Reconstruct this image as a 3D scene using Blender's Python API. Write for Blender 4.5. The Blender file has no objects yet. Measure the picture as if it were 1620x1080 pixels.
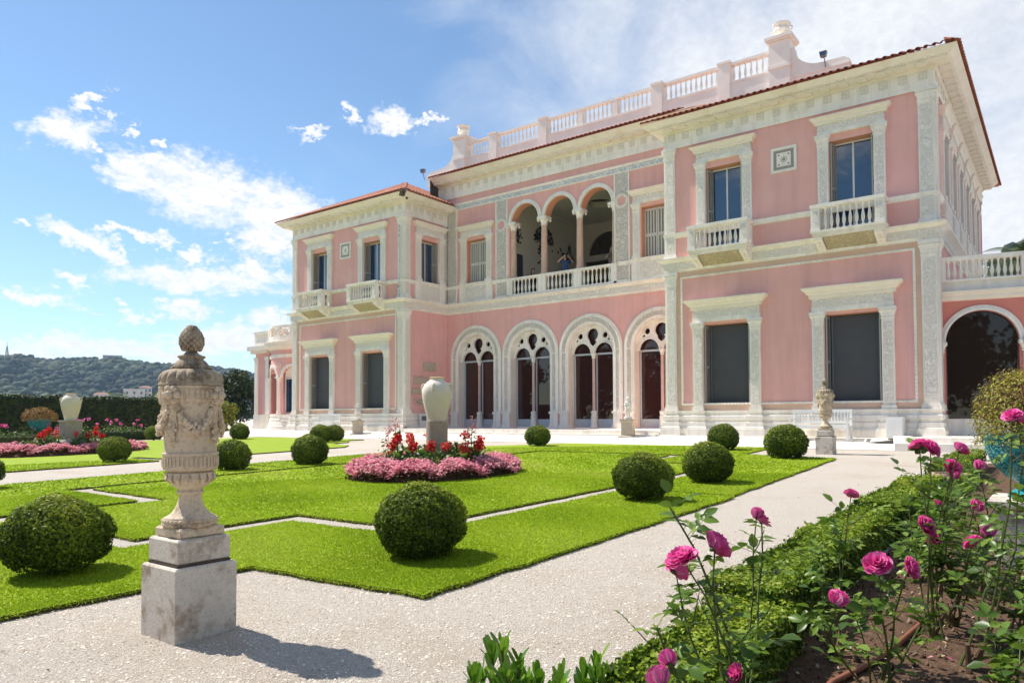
import bpy, bmesh, math, random
import numpy as np
from mathutils import Vector, Matrix
random.seed(7); RNG = np.random.default_rng(11)
PI = math.pi; R = math.radians
scene = bpy.context.scene
COL = scene.collection

# ------------------------------------------------------------------ camera
cam_d = bpy.data.cameras.new('camera'); cam = bpy.data.objects.new('camera', cam_d); COL.objects.link(cam)
cam_d.sensor_width = 36.0; cam_d.lens = 25.69; cam_d.shift_y = 0.0516
cam_d.clip_start = 0.05; cam_d.clip_end = 6000
yaw, pitch, roll = R(-37.1475), R(1.768), R(-0.222)
Fw = Vector((math.sin(yaw)*math.cos(pitch), math.cos(yaw)*math.cos(pitch), math.sin(pitch)))
Rt = Vector((math.cos(yaw), -math.sin(yaw), 0)); Up = Rt.cross(Fw)
R2 = Rt*math.cos(roll) + Up*math.sin(roll); U2 = -Rt*math.sin(roll) + Up*math.cos(roll)
m3 = Matrix((R2, U2, -Fw)).transposed()
cam.matrix_world = Matrix.Translation((4.2915, -24.630, 0.6591)) @ m3.to_4x4()
scene.camera = cam

# ------------------------------------------------------------------ light, sky, exposure
SUN_EL, SUN_AZ = R(51), R(6)          # azimuth measured from the facade's own direction
sd = Vector((math.cos(SUN_EL)*math.cos(SUN_AZ), math.cos(SUN_EL)*math.sin(SUN_AZ), -math.sin(SUN_EL)))
sun_d = bpy.data.lights.new('sun', 'SUN'); sun_d.energy = 5.0; sun_d.angle = R(0.53); sun_d.color = (1.0, 0.925, 0.83)
sun = bpy.data.objects.new('sun', sun_d); COL.objects.link(sun)
sun.rotation_euler = sd.to_track_quat('-Z', 'Y').to_euler()
sun.location = (-40, -10, 60)

world = bpy.data.worlds.new('World'); scene.world = world; world.use_nodes = True
wt = world.node_tree; wt.nodes.clear()
def wn(t, **k):
    n = wt.nodes.new(t)
    for a, b in k.items(): setattr(n, a, b)
    return n
def wm(op, a, b=None, c=None, clamp=False):
    n = wn('ShaderNodeMath', operation=op, use_clamp=clamp)
    for i, v in enumerate((a, b, c)):
        if v is None: continue
        if isinstance(v, (int, float)): n.inputs[i].default_value = v
        else: wt.links.new(v, n.inputs[i])
    return n.outputs[0]
sky = wn('ShaderNodeTexSky', sky_type='NISHITA', sun_disc=False)
sky.sun_elevation = SUN_EL; sky.sun_rotation = math.atan2(-sd.x, -sd.y); sky.altitude = 60
sky.air_density = 1.0; sky.dust_density = 0.08; sky.ozone_density = 1.5
tc = wn('ShaderNodeTexCoord'); sep = wn('ShaderNodeSeparateXYZ'); wt.links.new(tc.outputs['Generated'], sep.inputs[0])
az = wm('MULTIPLY', wm('ARCTAN2', sep.outputs[0], sep.outputs[1]), 57.29578)
el = wm('MULTIPLY', wm('ARCSINE', sep.outputs[2]), 57.29578)
cmb = wn('ShaderNodeCombineXYZ'); wt.links.new(az, cmb.inputs[0]); wt.links.new(el, cmb.inputs[1])
def wnoise(sx, sy, detail, rough, dist=0.0, off=(0, 0, 0)):
    mp = wn('ShaderNodeMapping'); mp.inputs['Scale'].default_value = (sx, sy, 1); mp.inputs['Location'].default_value = off
    wt.links.new(cmb.outputs[0], mp.inputs[0])
    n = wn('ShaderNodeTexNoise'); n.inputs['Scale'].default_value = 1; n.inputs['Detail'].default_value = detail
    n.inputs['Roughness'].default_value = rough; n.inputs['Distortion'].default_value = dist
    wt.links.new(mp.outputs[0], n.inputs['Vector']); return n.outputs['Fac']
n_big = wnoise(.38, .62, 8, .62, .4)
n_fine = wnoise(1.25, 1.9, 7, .65, .5, (9, 4, 0))
# cumulus banks round the sky: azimuth, elevation (degrees), half sizes, tilt of the long axis
BLOBS = [(-68.7, 18.7, 2.26, 1.24, 0.16), (-66.8, 21.0, 1.21, 0.54, 0.71), (-65.5, 19.7, 0.47, 0.39, 0.0), (-67.1, 18.0, 0.53, 0.36, 0.0), (-64.6, 16.6, 2.29, 1.48, -0.26), (-59.8, 16.0, 4.9, 2.49, -0.12), (-55.3, 15.1, 3.83, 2.14, -0.2), (-55.4, 12.8, 2.48, 1.27, 0.0), (-63.2, 17.4, 1.21, 0.83, 0.41), (-63.8, 19.0, 0.8, 0.32, 0.3), (-60.2, 9.9, 5.7, 1.16, -0.02), (-56.7, 10.8, 2.65, 0.91, -0.1), (-67.4, 11.8, 2.31, 0.75, -0.39), (-64.5, 12.5, 2.56, 0.38, -0.05), (-65.5, 11.1, 0.77, 0.42, -0.22), (-68.6, 9.1, 1.6, 0.54, -0.17), (-70.4, 7.9, 2.61, 0.57, -0.21), (-72.1, 8.3, 0.67, 0.4, 0.0), (-65.0, 7.2, 1.01, 0.52, -0.11), (-61.4, 7.6, 2.07, 0.72, 0.11), (-71.3, 12.6, 0.82, 0.28, -0.12), (-68.4, 4.8, 4.36, 0.95, 0.03), (-58.9, 5.6, 4.29, 1.3, 0.09), (-63.8, 4.6, 4.76, 0.8, 0.0), (-55.4, 7.0, 2.24, 1.03, 0.0), (-50.2, 22.2, 0.71, 1.02, 0.27), (-46.4, 22.0, 2.05, 1.03, 0.18), (-43.1, 22.5, 1.19, 0.3, 0.17), (-52.7, 20.6, 1.3, 0.34, 0.0), (-58.3, 12.6, 0.69, 0.4, 0.0), (-61.1, 11.7, 1.67, 0.44, 0.11),
         (-76, 5, 4, 1.0, 0), (-84, 7, 5, 1.6, 0), (-96, 14, 6, 2.4, .1), (-108, 9, 7, 1.8, 0), (-120, 18, 6, 3, 0), (-140, 12, 7, 2.4, .1), (-165, 20, 7, 3, 0), (150, 14, 8, 3, 0), (118, 10, 7, 2.4, 0), (85, 17, 8, 3, 0)]
def wcol(sx, sy, det, amp, off):
    mp = wn('ShaderNodeMapping'); mp.inputs['Scale'].default_value = (sx, sy, 1); mp.inputs['Location'].default_value = off; wt.links.new(cmb.outputs[0], mp.inputs[0])
    n = wn('ShaderNodeTexNoise'); n.inputs['Scale'].default_value = 1; n.inputs['Detail'].default_value = det; n.inputs['Roughness'].default_value = .6; wt.links.new(mp.outputs[0], n.inputs['Vector'])
    s_ = wn('ShaderNodeVectorMath', operation='SUBTRACT'); wt.links.new(n.outputs['Color'], s_.inputs[0]); s_.inputs[1].default_value = (.5, .5, .5)
    q = wn('ShaderNodeVectorMath', operation='MULTIPLY'); wt.links.new(s_.outputs[0], q.inputs[0]); q.inputs[1].default_value = amp; return q.outputs[0]
w1 = wn('ShaderNodeVectorMath', operation='ADD'); wt.links.new(cmb.outputs[0], w1.inputs[0]); wt.links.new(wcol(.33, .5, 4, (7.0, 3.6, 0), (2, 5, 0)), w1.inputs[1])
w2 = wn('ShaderNodeVectorMath', operation='ADD'); wt.links.new(w1.outputs[0], w2.inputs[0]); wt.links.new(wcol(1.6, 2.4, 5, (2.2, 1.5, 0), (8, 1, 0)), w2.inputs[1])
near = None
for (a0, e0, wa, we, tl) in BLOBS:
    mp = wn('ShaderNodeMapping', vector_type='TEXTURE'); wt.links.new(w2.outputs[0], mp.inputs[0])
    mp.inputs['Location'].default_value = (a0, e0, 0); mp.inputs['Rotation'].default_value = (0, 0, math.atan(tl)); mp.inputs['Scale'].default_value = (wa, we, 1)
    ln = wn('ShaderNodeVectorMath', operation='LENGTH'); wt.links.new(mp.outputs[0], ln.inputs[0])
    near = ln.outputs['Value'] if near is None else wm('MINIMUM', near, ln.outputs['Value'])
dens = wm('MAXIMUM', wm('SUBTRACT', 1.0, wm('POWER', near, 1.6)), -1.7)
cum = wm('ADD', wm('MULTIPLY', dens, .60), wm('ADD', wm('MULTIPLY', wm('SUBTRACT', n_big, .5), .8), wm('MULTIPLY', wm('SUBTRACT', n_fine, .5), .9)))
mr = wn('ShaderNodeMapRange', interpolation_type='SMOOTHSTEP'); wt.links.new(cum, mr.inputs[0])
mr.inputs[1].default_value = -.26; mr.inputs[2].default_value = .56; mr.inputs[3].default_value = 0; mr.inputs[4].default_value = 1
cum_d = mr.outputs[0]
# thin high veil, denser towards the sky behind the right wing; unseen part behind the camera added to fill the facade
n_c = wnoise(.09, .13, 9, .58, .5, (3, 1, 0)); n_c2 = wnoise(.035, .06, 4, .5, .3, (7, 7, 0))
ramp = wn('ShaderNodeMapRange', interpolation_type='SMOOTHSTEP'); wt.links.new(az, ramp.inputs[0])
ramp.inputs[1].default_value = -66; ramp.inputs[2].default_value = -10; ramp.inputs[3].default_value = -.62; ramp.inputs[4].default_value = .80
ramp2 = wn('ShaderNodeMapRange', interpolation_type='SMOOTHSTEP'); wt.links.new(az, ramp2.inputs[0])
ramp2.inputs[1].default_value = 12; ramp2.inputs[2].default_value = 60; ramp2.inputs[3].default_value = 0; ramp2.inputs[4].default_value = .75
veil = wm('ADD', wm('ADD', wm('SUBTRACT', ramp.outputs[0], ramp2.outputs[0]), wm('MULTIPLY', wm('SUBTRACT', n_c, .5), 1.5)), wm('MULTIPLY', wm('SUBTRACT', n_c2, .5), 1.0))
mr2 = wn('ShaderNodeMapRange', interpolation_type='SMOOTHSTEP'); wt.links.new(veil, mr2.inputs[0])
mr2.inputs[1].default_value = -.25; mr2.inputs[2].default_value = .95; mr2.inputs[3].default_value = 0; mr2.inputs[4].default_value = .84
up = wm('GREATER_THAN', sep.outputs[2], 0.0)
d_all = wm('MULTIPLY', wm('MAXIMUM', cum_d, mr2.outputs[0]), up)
shade = wn('ShaderNodeMapRange'); wt.links.new(n_fine, shade.inputs[0])
shade.inputs[1].default_value = .3; shade.inputs[2].default_value = .7; shade.inputs[3].default_value = .91; shade.inputs[4].default_value = 1.06
SKY_S, CLOUD_S = .106, .78
skym = wn('ShaderNodeMixRGB', blend_type='MULTIPLY'); skym.inputs[0].default_value = 1
wt.links.new(sky.outputs[0], skym.inputs[1]); skym.inputs[2].default_value = (SKY_S*.87, SKY_S*.975, SKY_S*1.02, 1)
cc = wn('ShaderNodeMixRGB', blend_type='MULTIPLY'); cc.inputs[0].default_value = 1; cc.inputs[1].default_value = (.99*CLOUD_S, .985*CLOUD_S, .985*CLOUD_S, 1)
wt.links.new(shade.outputs[0], cc.inputs[2])
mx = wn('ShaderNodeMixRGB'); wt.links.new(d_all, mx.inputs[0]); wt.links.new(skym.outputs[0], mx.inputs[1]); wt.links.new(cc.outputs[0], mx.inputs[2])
bg = wn('ShaderNodeBackground'); bg.inputs[1].default_value = 1.0; wt.links.new(mx.outputs[0], bg.inputs[0])
wo = wn('ShaderNodeOutputWorld'); wt.links.new(bg.outputs[0], wo.inputs[0])

vs = scene.view_settings; vs.view_transform = 'Standard'; vs.look = 'None'; vs.gamma = 1.0; vs.use_curve_mapping = False
vs.exposure = 0.50
scene.cycles.max_bounces = 6; scene.cycles.diffuse_bounces = 4; scene.cycles.glossy_bounces = 3; scene.cycles.transmission_bounces = 3; scene.cycles.transparent_max_bounces = 4; scene.cycles.caustics_reflective = False; scene.cycles.caustics_refractive = False

# ------------------------------------------------------------------ materials
MATS = {}
def mat(name, col, rough=.7, var=.12, vscale=6.0, bump=0.0, bscale=60.0, spec=.3, col2=None, c2scale=1.2, c2amt=0.0, attr=None, trans=0.0, metal=0.0, bdet=5, c2lo=.5, c2hi=.68, coords='Object', mottle=None, streak=None):
    if name in MATS: return MATS[name]
    m = bpy.data.materials.new(name); m.use_nodes = True; nt = m.node_tree; N = nt.nodes; Lk = nt.links
    b = N['Principled BSDF']; b.inputs['Roughness'].default_value = rough; b.inputs['Specular IOR Level'].default_value = spec; b.inputs['Metallic'].default_value = metal
    tcx = N.new('ShaderNodeTexCoord')
    def noise(s, d=5, ro=.6):
        n = N.new('ShaderNodeTexNoise'); n.inputs['Scale'].default_value = s; n.inputs['Detail'].default_value = d; n.inputs['Roughness'].default_value = ro
        Lk.new(tcx.outputs[coords], n.inputs['Vector']); return n
    cr = N.new('ShaderNodeMapRange'); n1 = noise(vscale); Lk.new(n1.outputs['Fac'], cr.inputs[0])
    cr.inputs[1].default_value = .25; cr.inputs[2].default_value = .75; cr.inputs[3].default_value = 1-var; cr.inputs[4].default_value = 1+var
    mul = N.new('ShaderNodeMixRGB'); mul.blend_type = 'MULTIPLY'; mul.inputs[0].default_value = 1
    if attr is not None:            # per-leaf random value stored on the mesh picks the tint
        at = N.new('ShaderNodeAttribute'); at.attribute_name = 'rnd'
        rp = N.new('ShaderNodeValToRGB'); Lk.new(at.outputs['Fac'], rp.inputs[0])
        el_ = rp.color_ramp.elements; el_[0].color = (*attr[0], 1); el_[1].color = (*attr[-1], 1)
        for i, c in enumerate(attr[1:-1]):
            e = rp.color_ramp.elements.new((i+1)/(len(attr)-1)); e.color = (*c, 1)
        base = rp.outputs[0]
    else:
        rgb = N.new('ShaderNodeRGB'); rgb.outputs[0].default_value = (*col, 1); base = rgb.outputs[0]
    if col2 is not None:
        n2 = noise(c2scale, 8, .68); r2 = N.new('ShaderNodeMapRange'); r2.interpolation_type = 'SMOOTHSTEP'; Lk.new(n2.outputs['Fac'], r2.inputs[0])
        r2.inputs[1].default_value = c2lo; r2.inputs[2].default_value = c2hi; r2.inputs[3].default_value = 0; r2.inputs[4].default_value = c2amt
        mx_ = N.new('ShaderNodeMixRGB'); Lk.new(r2.outputs[0], mx_.inputs[0]); Lk.new(base, mx_.inputs[1]); mx_.inputs[2].default_value = (*col2, 1); base = mx_.outputs[0]
    if mottle is not None:
        c3, sc3, am3 = mottle
        n3 = noise(sc3, 3, .6); r3 = N.new('ShaderNodeMapRange'); Lk.new(n3.outputs['Fac'], r3.inputs[0])
        r3.inputs[1].default_value = .52; r3.inputs[2].default_value = .62; r3.inputs[3].default_value = 0; r3.inputs[4].default_value = am3
        mx3 = N.new('ShaderNodeMixRGB'); Lk.new(r3.outputs[0], mx3.inputs[0]); Lk.new(base, mx3.inputs[1]); mx3.inputs[2].default_value = (*c3, 1); base = mx3.outputs[0]
    if streak is not None:          # rain-washed dirt running down the face
        c4, am4 = streak; mp4 = N.new('ShaderNodeMapping'); mp4.inputs['Scale'].default_value = (3.2, 3.2, .22); Lk.new(tcx.outputs[coords], mp4.inputs[0])
        n5 = N.new('ShaderNodeTexNoise'); n5.inputs['Scale'].default_value = 1; n5.inputs['Detail'].default_value = 6; n5.inputs['Roughness'].default_value = .7; Lk.new(mp4.outputs[0], n5.inputs['Vector'])
        r5 = N.new('ShaderNodeMapRange'); Lk.new(n5.outputs['Fac'], r5.inputs[0]); r5.inputs[1].default_value = .46; r5.inputs[2].default_value = .72; r5.inputs[3].default_value = 0; r5.inputs[4].default_value = am4
        mx5 = N.new('ShaderNodeMixRGB'); Lk.new(r5.outputs[0], mx5.inputs[0]); Lk.new(base, mx5.inputs[1]); mx5.inputs[2].default_value = (*c4, 1); base = mx5.outputs[0]
    Lk.new(base, mul.inputs[1]); Lk.new(cr.outputs[0], mul.inputs[2]); Lk.new(mul.outputs[0], b.inputs['Base Color'])
    if bump > 0:
        n4 = noise(bscale, bdet, .65); bp = N.new('ShaderNodeBump'); bp.inputs['Strength'].default_value = 1.0; bp.inputs['Distance'].default_value = bump
        Lk.new(n4.outputs['Fac'], bp.inputs['Height']); Lk.new(bp.outputs[0], b.inputs['Normal'])
    if trans > 0:
        tr = N.new('ShaderNodeBsdfTranslucent'); Lk.new(mul.outputs[0], tr.inputs[0]); ms = N.new('ShaderNodeMixShader'); ms.inputs[0].default_value = trans
        Lk.new(b.outputs[0], ms.inputs[1]); Lk.new(tr.outputs[0], ms.inputs[2]); Lk.new(ms.outputs[0], N['Material Output'].inputs['Surface'])
    MATS[name] = m; return m

def carved(name, col, colr, scale, depth, band=False):
    """stone relief: scroll-like swirls cut into the surface, shade of the cuts painted in as a darker colour"""
    m = bpy.data.materials.new(name); m.use_nodes = True; nt = m.node_tree; N = nt.nodes; Lk = nt.links
    b = N['Principled BSDF']; b.inputs['Roughness'].default_value = .75; b.inputs['Specular IOR Level'].default_value = .25
    tcx = N.new('ShaderNodeTexCoord'); v = N.new('ShaderNodeTexVoronoi'); v.feature = 'SMOOTH_F1'; v.inputs['Scale'].default_value = scale; v.inputs['Smoothness'].default_value = .35
    nz = N.new('ShaderNodeTexNoise'); nz.inputs['Scale'].default_value = scale*.8; nz.inputs['Detail'].default_value = 3
    ad = N.new('ShaderNodeMixRGB'); ad.blend_type = 'ADD'; ad.inputs[0].default_value = .35; Lk.new(tcx.outputs['Object'], nz.inputs['Vector'])
    Lk.new(tcx.outputs['Object'], ad.inputs[1]); Lk.new(nz.outputs['Color'], ad.inputs[2]); Lk.new(ad.outputs[0], v.inputs['Vector'])
    s1 = N.new('ShaderNodeMath'); s1.operation = 'MULTIPLY'; s1.inputs[1].default_value = 15; Lk.new(v.outputs['Distance'], s1.inputs[0])
    s2 = N.new('ShaderNodeMath'); s2.operation = 'SINE'; Lk.new(s1.outputs[0], s2.inputs[0])
    mr_ = N.new('ShaderNodeMapRange'); Lk.new(s2.outputs[0], mr_.inputs[0]); mr_.inputs[1].default_value = -.7; mr_.inputs[2].default_value = .5
    mxc = N.new('ShaderNodeMixRGB'); Lk.new(mr_.outputs[0], mxc.inputs[0]); mxc.inputs[1].default_value = (*colr, 1); mxc.inputs[2].default_value = (*col, 1)  # darker recess colour painted in to deepen the relief
    Lk.new(mxc.outputs[0], b.inputs['Base Color'])
    bp = N.new('ShaderNodeBump'); bp.inputs['Distance'].default_value = depth; bp.inputs['Strength'].default_value = 1; Lk.new(mr_.outputs[0], bp.inputs['Height']); Lk.new(bp.outputs[0], b.inputs['Normal'])
    MATS[name] = m; return m

# ------------------------------------------------------------------ geometry helpers
class MB:
    def __init__(s): s.v = []; s.f = []
    def add(s, vs, fs):
        o = len(s.v); s.v += [tuple(p) for p in vs]; s.f += [tuple(i+o for i in f) for f in fs]; return s
    def box(s, x0, x1, y0, y1, z0, z1):
        return s.add([(x0,y0,z0),(x1,y0,z0),(x1,y1,z0),(x0,y1,z0),(x0,y0,z1),(x1,y0,z1),(x1,y1,z1),(x0,y1,z1)],
                     [(0,3,2,1),(4,5,6,7),(0,1,5,4),(1,2,6,5),(2,3,7,6),(3,0,4,7)])
    def frust(s, cx, cy, z0, z1, ax, ay, bx, by):
        return s.add([(cx-ax,cy-ay,z0),(cx+ax,cy-ay,z0),(cx+ax,cy+ay,z0),(cx-ax,cy+ay,z0),(cx-bx,cy-by,z1),(cx+bx,cy-by,z1),(cx+bx,cy+by,z1),(cx-bx,cy+by,z1)],
                     [(0,3,2,1),(4,5,6,7),(0,1,5,4),(1,2,6,5),(2,3,7,6),(3,0,4,7)])
    def lathe(s, prof, c=(0,0,0), seg=24, rad=None, cap=True):
        vs = []
        for k, (r, z) in enumerate(prof):
            for i in range(seg):
                a = 2*PI*i/seg; rr = r if rad is None else rad(r, z, a)
                vs.append((c[0]+rr*math.cos(a), c[1]+rr*math.sin(a), c[2]+z))
        fs = [(k*seg+i, k*seg+(i+1)%seg, (k+1)*seg+(i+1)%seg, (k+1)*seg+i) for k in range(len(prof)-1) for i in range(seg)]
        if cap: fs += [tuple(range(seg))[::-1], tuple((len(prof)-1)*seg+i for i in range(seg))]
        return s.add(vs, fs)
    def tube(s, pts, rad, seg=6, cap=True):
        pts = [Vector(p) for p in pts]; n = len(pts)
        rads = rad if hasattr(rad, '__len__') else [rad]*n
        vs = []; ref = Vector((0, 0, 1)); prev = None
        for i, p in enumerate(pts):
            t = (pts[min(i+1, n-1)]-pts[max(i-1, 0)]); t = t.normalized() if t.length > 1e-9 else Vector((0, 0, 1))
            if prev is None: prev = t.cross(Vector((.31, .87, .2)))
            u = (prev - t*prev.dot(t)); u = u.normalized() if u.length > 1e-6 else t.orthogonal().normalized(); prev = u; w = t.cross(u)
            for k in range(seg):
                a = 2*PI*k/seg; vs.append(p + (u*math.cos(a)+w*math.sin(a))*rads[i])
        fs = [(i*seg+k, i*seg+(k+1)%seg, (i+1)*seg+(k+1)%seg, (i+1)*seg+k) for i in range(n-1) for k in range(seg)]
        if cap: fs += [tuple(range(seg))[::-1], tuple((n-1)*seg+k for k in range(seg))]
        return s.add(vs, fs)
    def ball(s, c, r, seg=8, rings=5, sq=(1,1,1)):
        vs = [(c[0], c[1], c[2]-r*sq[2])]
        for j in range(1, rings):
            t = PI*j/rings
            for i in range(seg):
                a = 2*PI*i/seg; vs.append((c[0]+r*sq[0]*math.sin(t)*math.cos(a), c[1]+r*sq[1]*math.sin(t)*math.sin(a), c[2]-r*sq[2]*math.cos(t)))
        vs.append((c[0], c[1], c[2]+r*sq[2])); n = len(vs)-1
        fs = [(0, 1+(i+1)%seg, 1+i) for i in range(seg)]
        for j in range(rings-2):
            o = 1+j*seg; fs += [(o+i, o+(i+1)%seg, o+seg+(i+1)%seg, o+seg+i) for i in range(seg)]
        o = 1+(rings-2)*seg; fs += [(o+i, o+(i+1)%seg, n) for i in range(seg)]
        return s.add(vs, fs)
    def sweep(s, path, prof, closed=False):
        """profile (out, z) swept along an XY path; 'out' is to the right of the walking direction; mitred"""
        n = len(path); P = [Vector(p) for p in path]; rows = []
        for i in range(n):
            a = P[(i-1) % n] if (closed or i > 0) else None; c = P[(i+1) % n] if (closed or i < n-1) else None
            def nr(d): d = d.normalized(); return Vector((d.y, -d.x))
            if a is None: m_ = nr(c-P[i])
            elif c is None: m_ = nr(P[i]-a)
            else:
                n1 = nr(P[i]-a); n2 = nr(c-P[i]); m_ = (n1+n2); m_ = m_/max(m_.dot(n1), .15)
            rows.append(m_)
        vs = []
        for i in range(n):
            for (o, z) in prof: q = P[i]+rows[i]*o; vs.append((q.x, q.y, z))
        k = len(prof); fs = []
        for i in range(n if closed else n-1):
            j = (i+1) % n
            fs += [(i*k+t, j*k+t, j*k+t+1, i*k+t+1) for t in range(k-1)]
        if not closed: fs += [tuple(range(k)), tuple((n-1)*k+t for t in range(k))[::-1]]
        return s.add(vs, fs)
    def plate(s, outer, holes, y0, y1, reveal=True):
        """flat plate in the XZ plane with holes, front at y0, back at y1, all edges closed"""
        bm = bmesh.new(); es = []
        for lp in [outer]+holes:
            vs = [bm.verts.new((x, 0, z)) for x, z in lp]
            es += [bm.edges.new((vs[i], vs[(i+1) % len(vs)])) for i in range(len(vs))]
        bmesh.ops.triangle_fill(bm, use_beauty=True, use_dissolve=False, edges=es)
        bm.verts.ensure_lookup_table(); bm.normal_update()
        V = [v.co.copy() for v in bm.verts]; idx = {v: i for i, v in enumerate(bm.verts)}
        Fs = []
        for f in bm.faces:
            q = [idx[v] for v in f.verts]
            if f.normal.y > 0: q = q[::-1]
            Fs.append(tuple(q))
        bm.free(); n = len(V)
        s.add([(p.x, y0, p.z) for p in V], Fs)
        if y1 is not None:
            s.add([(p.x, y1, p.z) for p in V], [f[::-1] for f in Fs])
            for lp in [outer]+holes:
                m_ = len(lp); s.add([(x, y0, z) for x, z in lp]+[(x, y1, z) for x, z in lp], [(i, (i+1) % m_, m_+(i+1) % m_, m_+i) for i in range(m_)])
        return s
    def arcband(s, cx, cz, r0, r1, y0, y1, a0=0, a1=180, n=24):
        vs = []
        for i in range(n+1):
            a = R(a0+(a1-a0)*i/n); c, d = math.cos(a), math.sin(a)
            vs += [(cx+r0*c, y0, cz+r0*d), (cx+r1*c, y0, cz+r1*d), (cx+r1*c, y1, cz+r1*d), (cx+r0*c, y1, cz+r0*d)]
        fs = [(4*i+k, 4*i+(k+1) % 4, 4*i+4+(k+1) % 4, 4*i+4+k) for i in range(n) for k in range(4)]
        fs += [(0, 3, 2, 1), (4*n, 4*n+1, 4*n+2, 4*n+3)]
        return s.add(vs, fs)
    def map(s, fn): s.v = [tuple(fn(*p)) for p in s.v]; return s
    def mesh(s, name, m=None, smooth=False):
        me = bpy.data.meshes.new(name); me.from_pydata(s.v, [], s.f); me.update()
        bm = bmesh.new(); bm.from_mesh(me); bmesh.ops.recalc_face_normals(bm, faces=bm.faces); bm.to_mesh(me); bm.free()
        if smooth:
            me.shade_smooth() if hasattr(me, 'shade_smooth') else None
            try: me.set_sharp_from_angle(angle=R(smooth if smooth is not True else 40))
            except Exception: pass
        if m is not None: me.materials.append(m)
        return me
    def pieces(s):
        """the far-apart pieces of this shape, each as a shape of its own"""
        n = len(s.v); par = list(range(n))
        def find(i):
            while par[i] != i: par[i] = par[par[i]]; i = par[i]
            return i
        for f in s.f:
            r = find(f[0])
            for q in f[1:]: par[find(q)] = r
        isl = {}
        for i in range(n): isl.setdefault(find(i), []).append(i)
        ks = list(isl); k = len(ks)
        if k == 1 or k > 260: return [s]
        P = np.array(s.v); lo = np.array([P[isl[q]].min(0) for q in ks]); hi = np.array([P[isl[q]].max(0) for q in ks]); size = (hi-lo).max(1)
        gap = np.maximum(0, np.maximum(lo[:, None]-hi[None], lo[None]-hi[:, None])); nr = np.sqrt((gap**2).sum(2)) <= np.maximum(.02, .5*np.maximum(size[:, None], size[None]))
        lab = -np.ones(k, int); c = 0
        for i in range(k):
            if lab[i] >= 0: continue
            st_ = [i]; lab[i] = c
            while st_:
                q = st_.pop()
                for t in np.nonzero(nr[q] & (lab < 0))[0]: lab[t] = c; st_.append(t)
            c += 1
        if c == 1: return [s]
        own = {}
        for i, q in enumerate(ks):
            for v in isl[q]: own[v] = lab[i]
        out = [MB() for _ in range(c)]; idx = {}
        for v in range(n): o = out[own[v]]; idx[v] = len(o.v); o.v.append(s.v[v])
        for f in s.f: out[own[f[0]]].f.append(tuple(idx[v] for v in f))
        return out
    def meshes(s, name, m, smooth=False): return [q.mesh(name, m, smooth) for q in s.pieces()]
    def build(s, name, m, parent=None, loc=None, rz=0, smooth=False):
        ps = s.pieces() if parent is not None else [s]
        return [inst(name, q.mesh(name, m, smooth), parent, loc, rz) for q in ps][0]

def inst(name, me, parent=None, loc=None, rz=0, scale=None, rot=None):
    o = bpy.data.objects.new(name, me); COL.objects.link(o)
    if parent is not None: o.parent = parent
    if loc is not None: o.location = loc
    if rz: o.rotation_euler = (0, 0, rz)
    if rot is not None: o.rotation_euler = rot
    if scale is not None: o.scale = scale if hasattr(scale, '__len__') else (scale,)*3
    return o
def tag(o, label, cat, group=None):
    o['label'] = label; o['category'] = cat
    if group: o['group'] = group
    return o
def struct(o): o['kind'] = 'structure'; return o
def stuff(o): o['kind'] = 'stuff'; return o
def thing(name, label, cat, loc=(0, 0, 0), rz=0, group=None):
    o = bpy.data.objects.new(name, None); COL.objects.link(o); o.location = loc; o.rotation_euler = (0, 0, rz); o.empty_display_size = .1
    return tag(o, label, cat, group)
def dup(root, loc, rz=None, label=None, parent=None):
    c = root.copy(); COL.objects.link(c); c.location = loc
    if rz is not None: c.rotation_euler = (0, 0, rz)
    if label: c['label'] = label
    if parent is not None: c.parent = parent
    for ch in list(root.children):
        d = ch.copy(); COL.objects.link(d); d.parent = c
        for g in list(ch.children):
            e = g.copy(); COL.objects.link(e); e.parent = d
    return c
def np_mesh(name, V, F, m=None, rnd=None, smooth=False):
    me = bpy.data.meshes.new(name); V = np.asarray(V, np.float32); F = np.asarray(F, np.int32); n, k = F.shape
    me.vertices.add(len(V)); me.vertices.foreach_set('co', V.ravel()); me.loops.add(n*k); me.loops.foreach_set('vertex_index', F.ravel())
    me.polygons.add(n); me.polygons.foreach_set('loop_start', np.arange(0, n*k, k, dtype=np.int32))
    try: me.polygons.foreach_set('loop_total', np.full(n, k, np.int32))
    except Exception: pass
    if rnd is not None:
        a = me.attributes.new('rnd', 'FLOAT', 'FACE'); a.data.foreach_set('value', np.asarray(rnd, np.float32))
    me.update(calc_edges=True); me.validate()
    if m is not None: me.materials.append(m)
    return me
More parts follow.
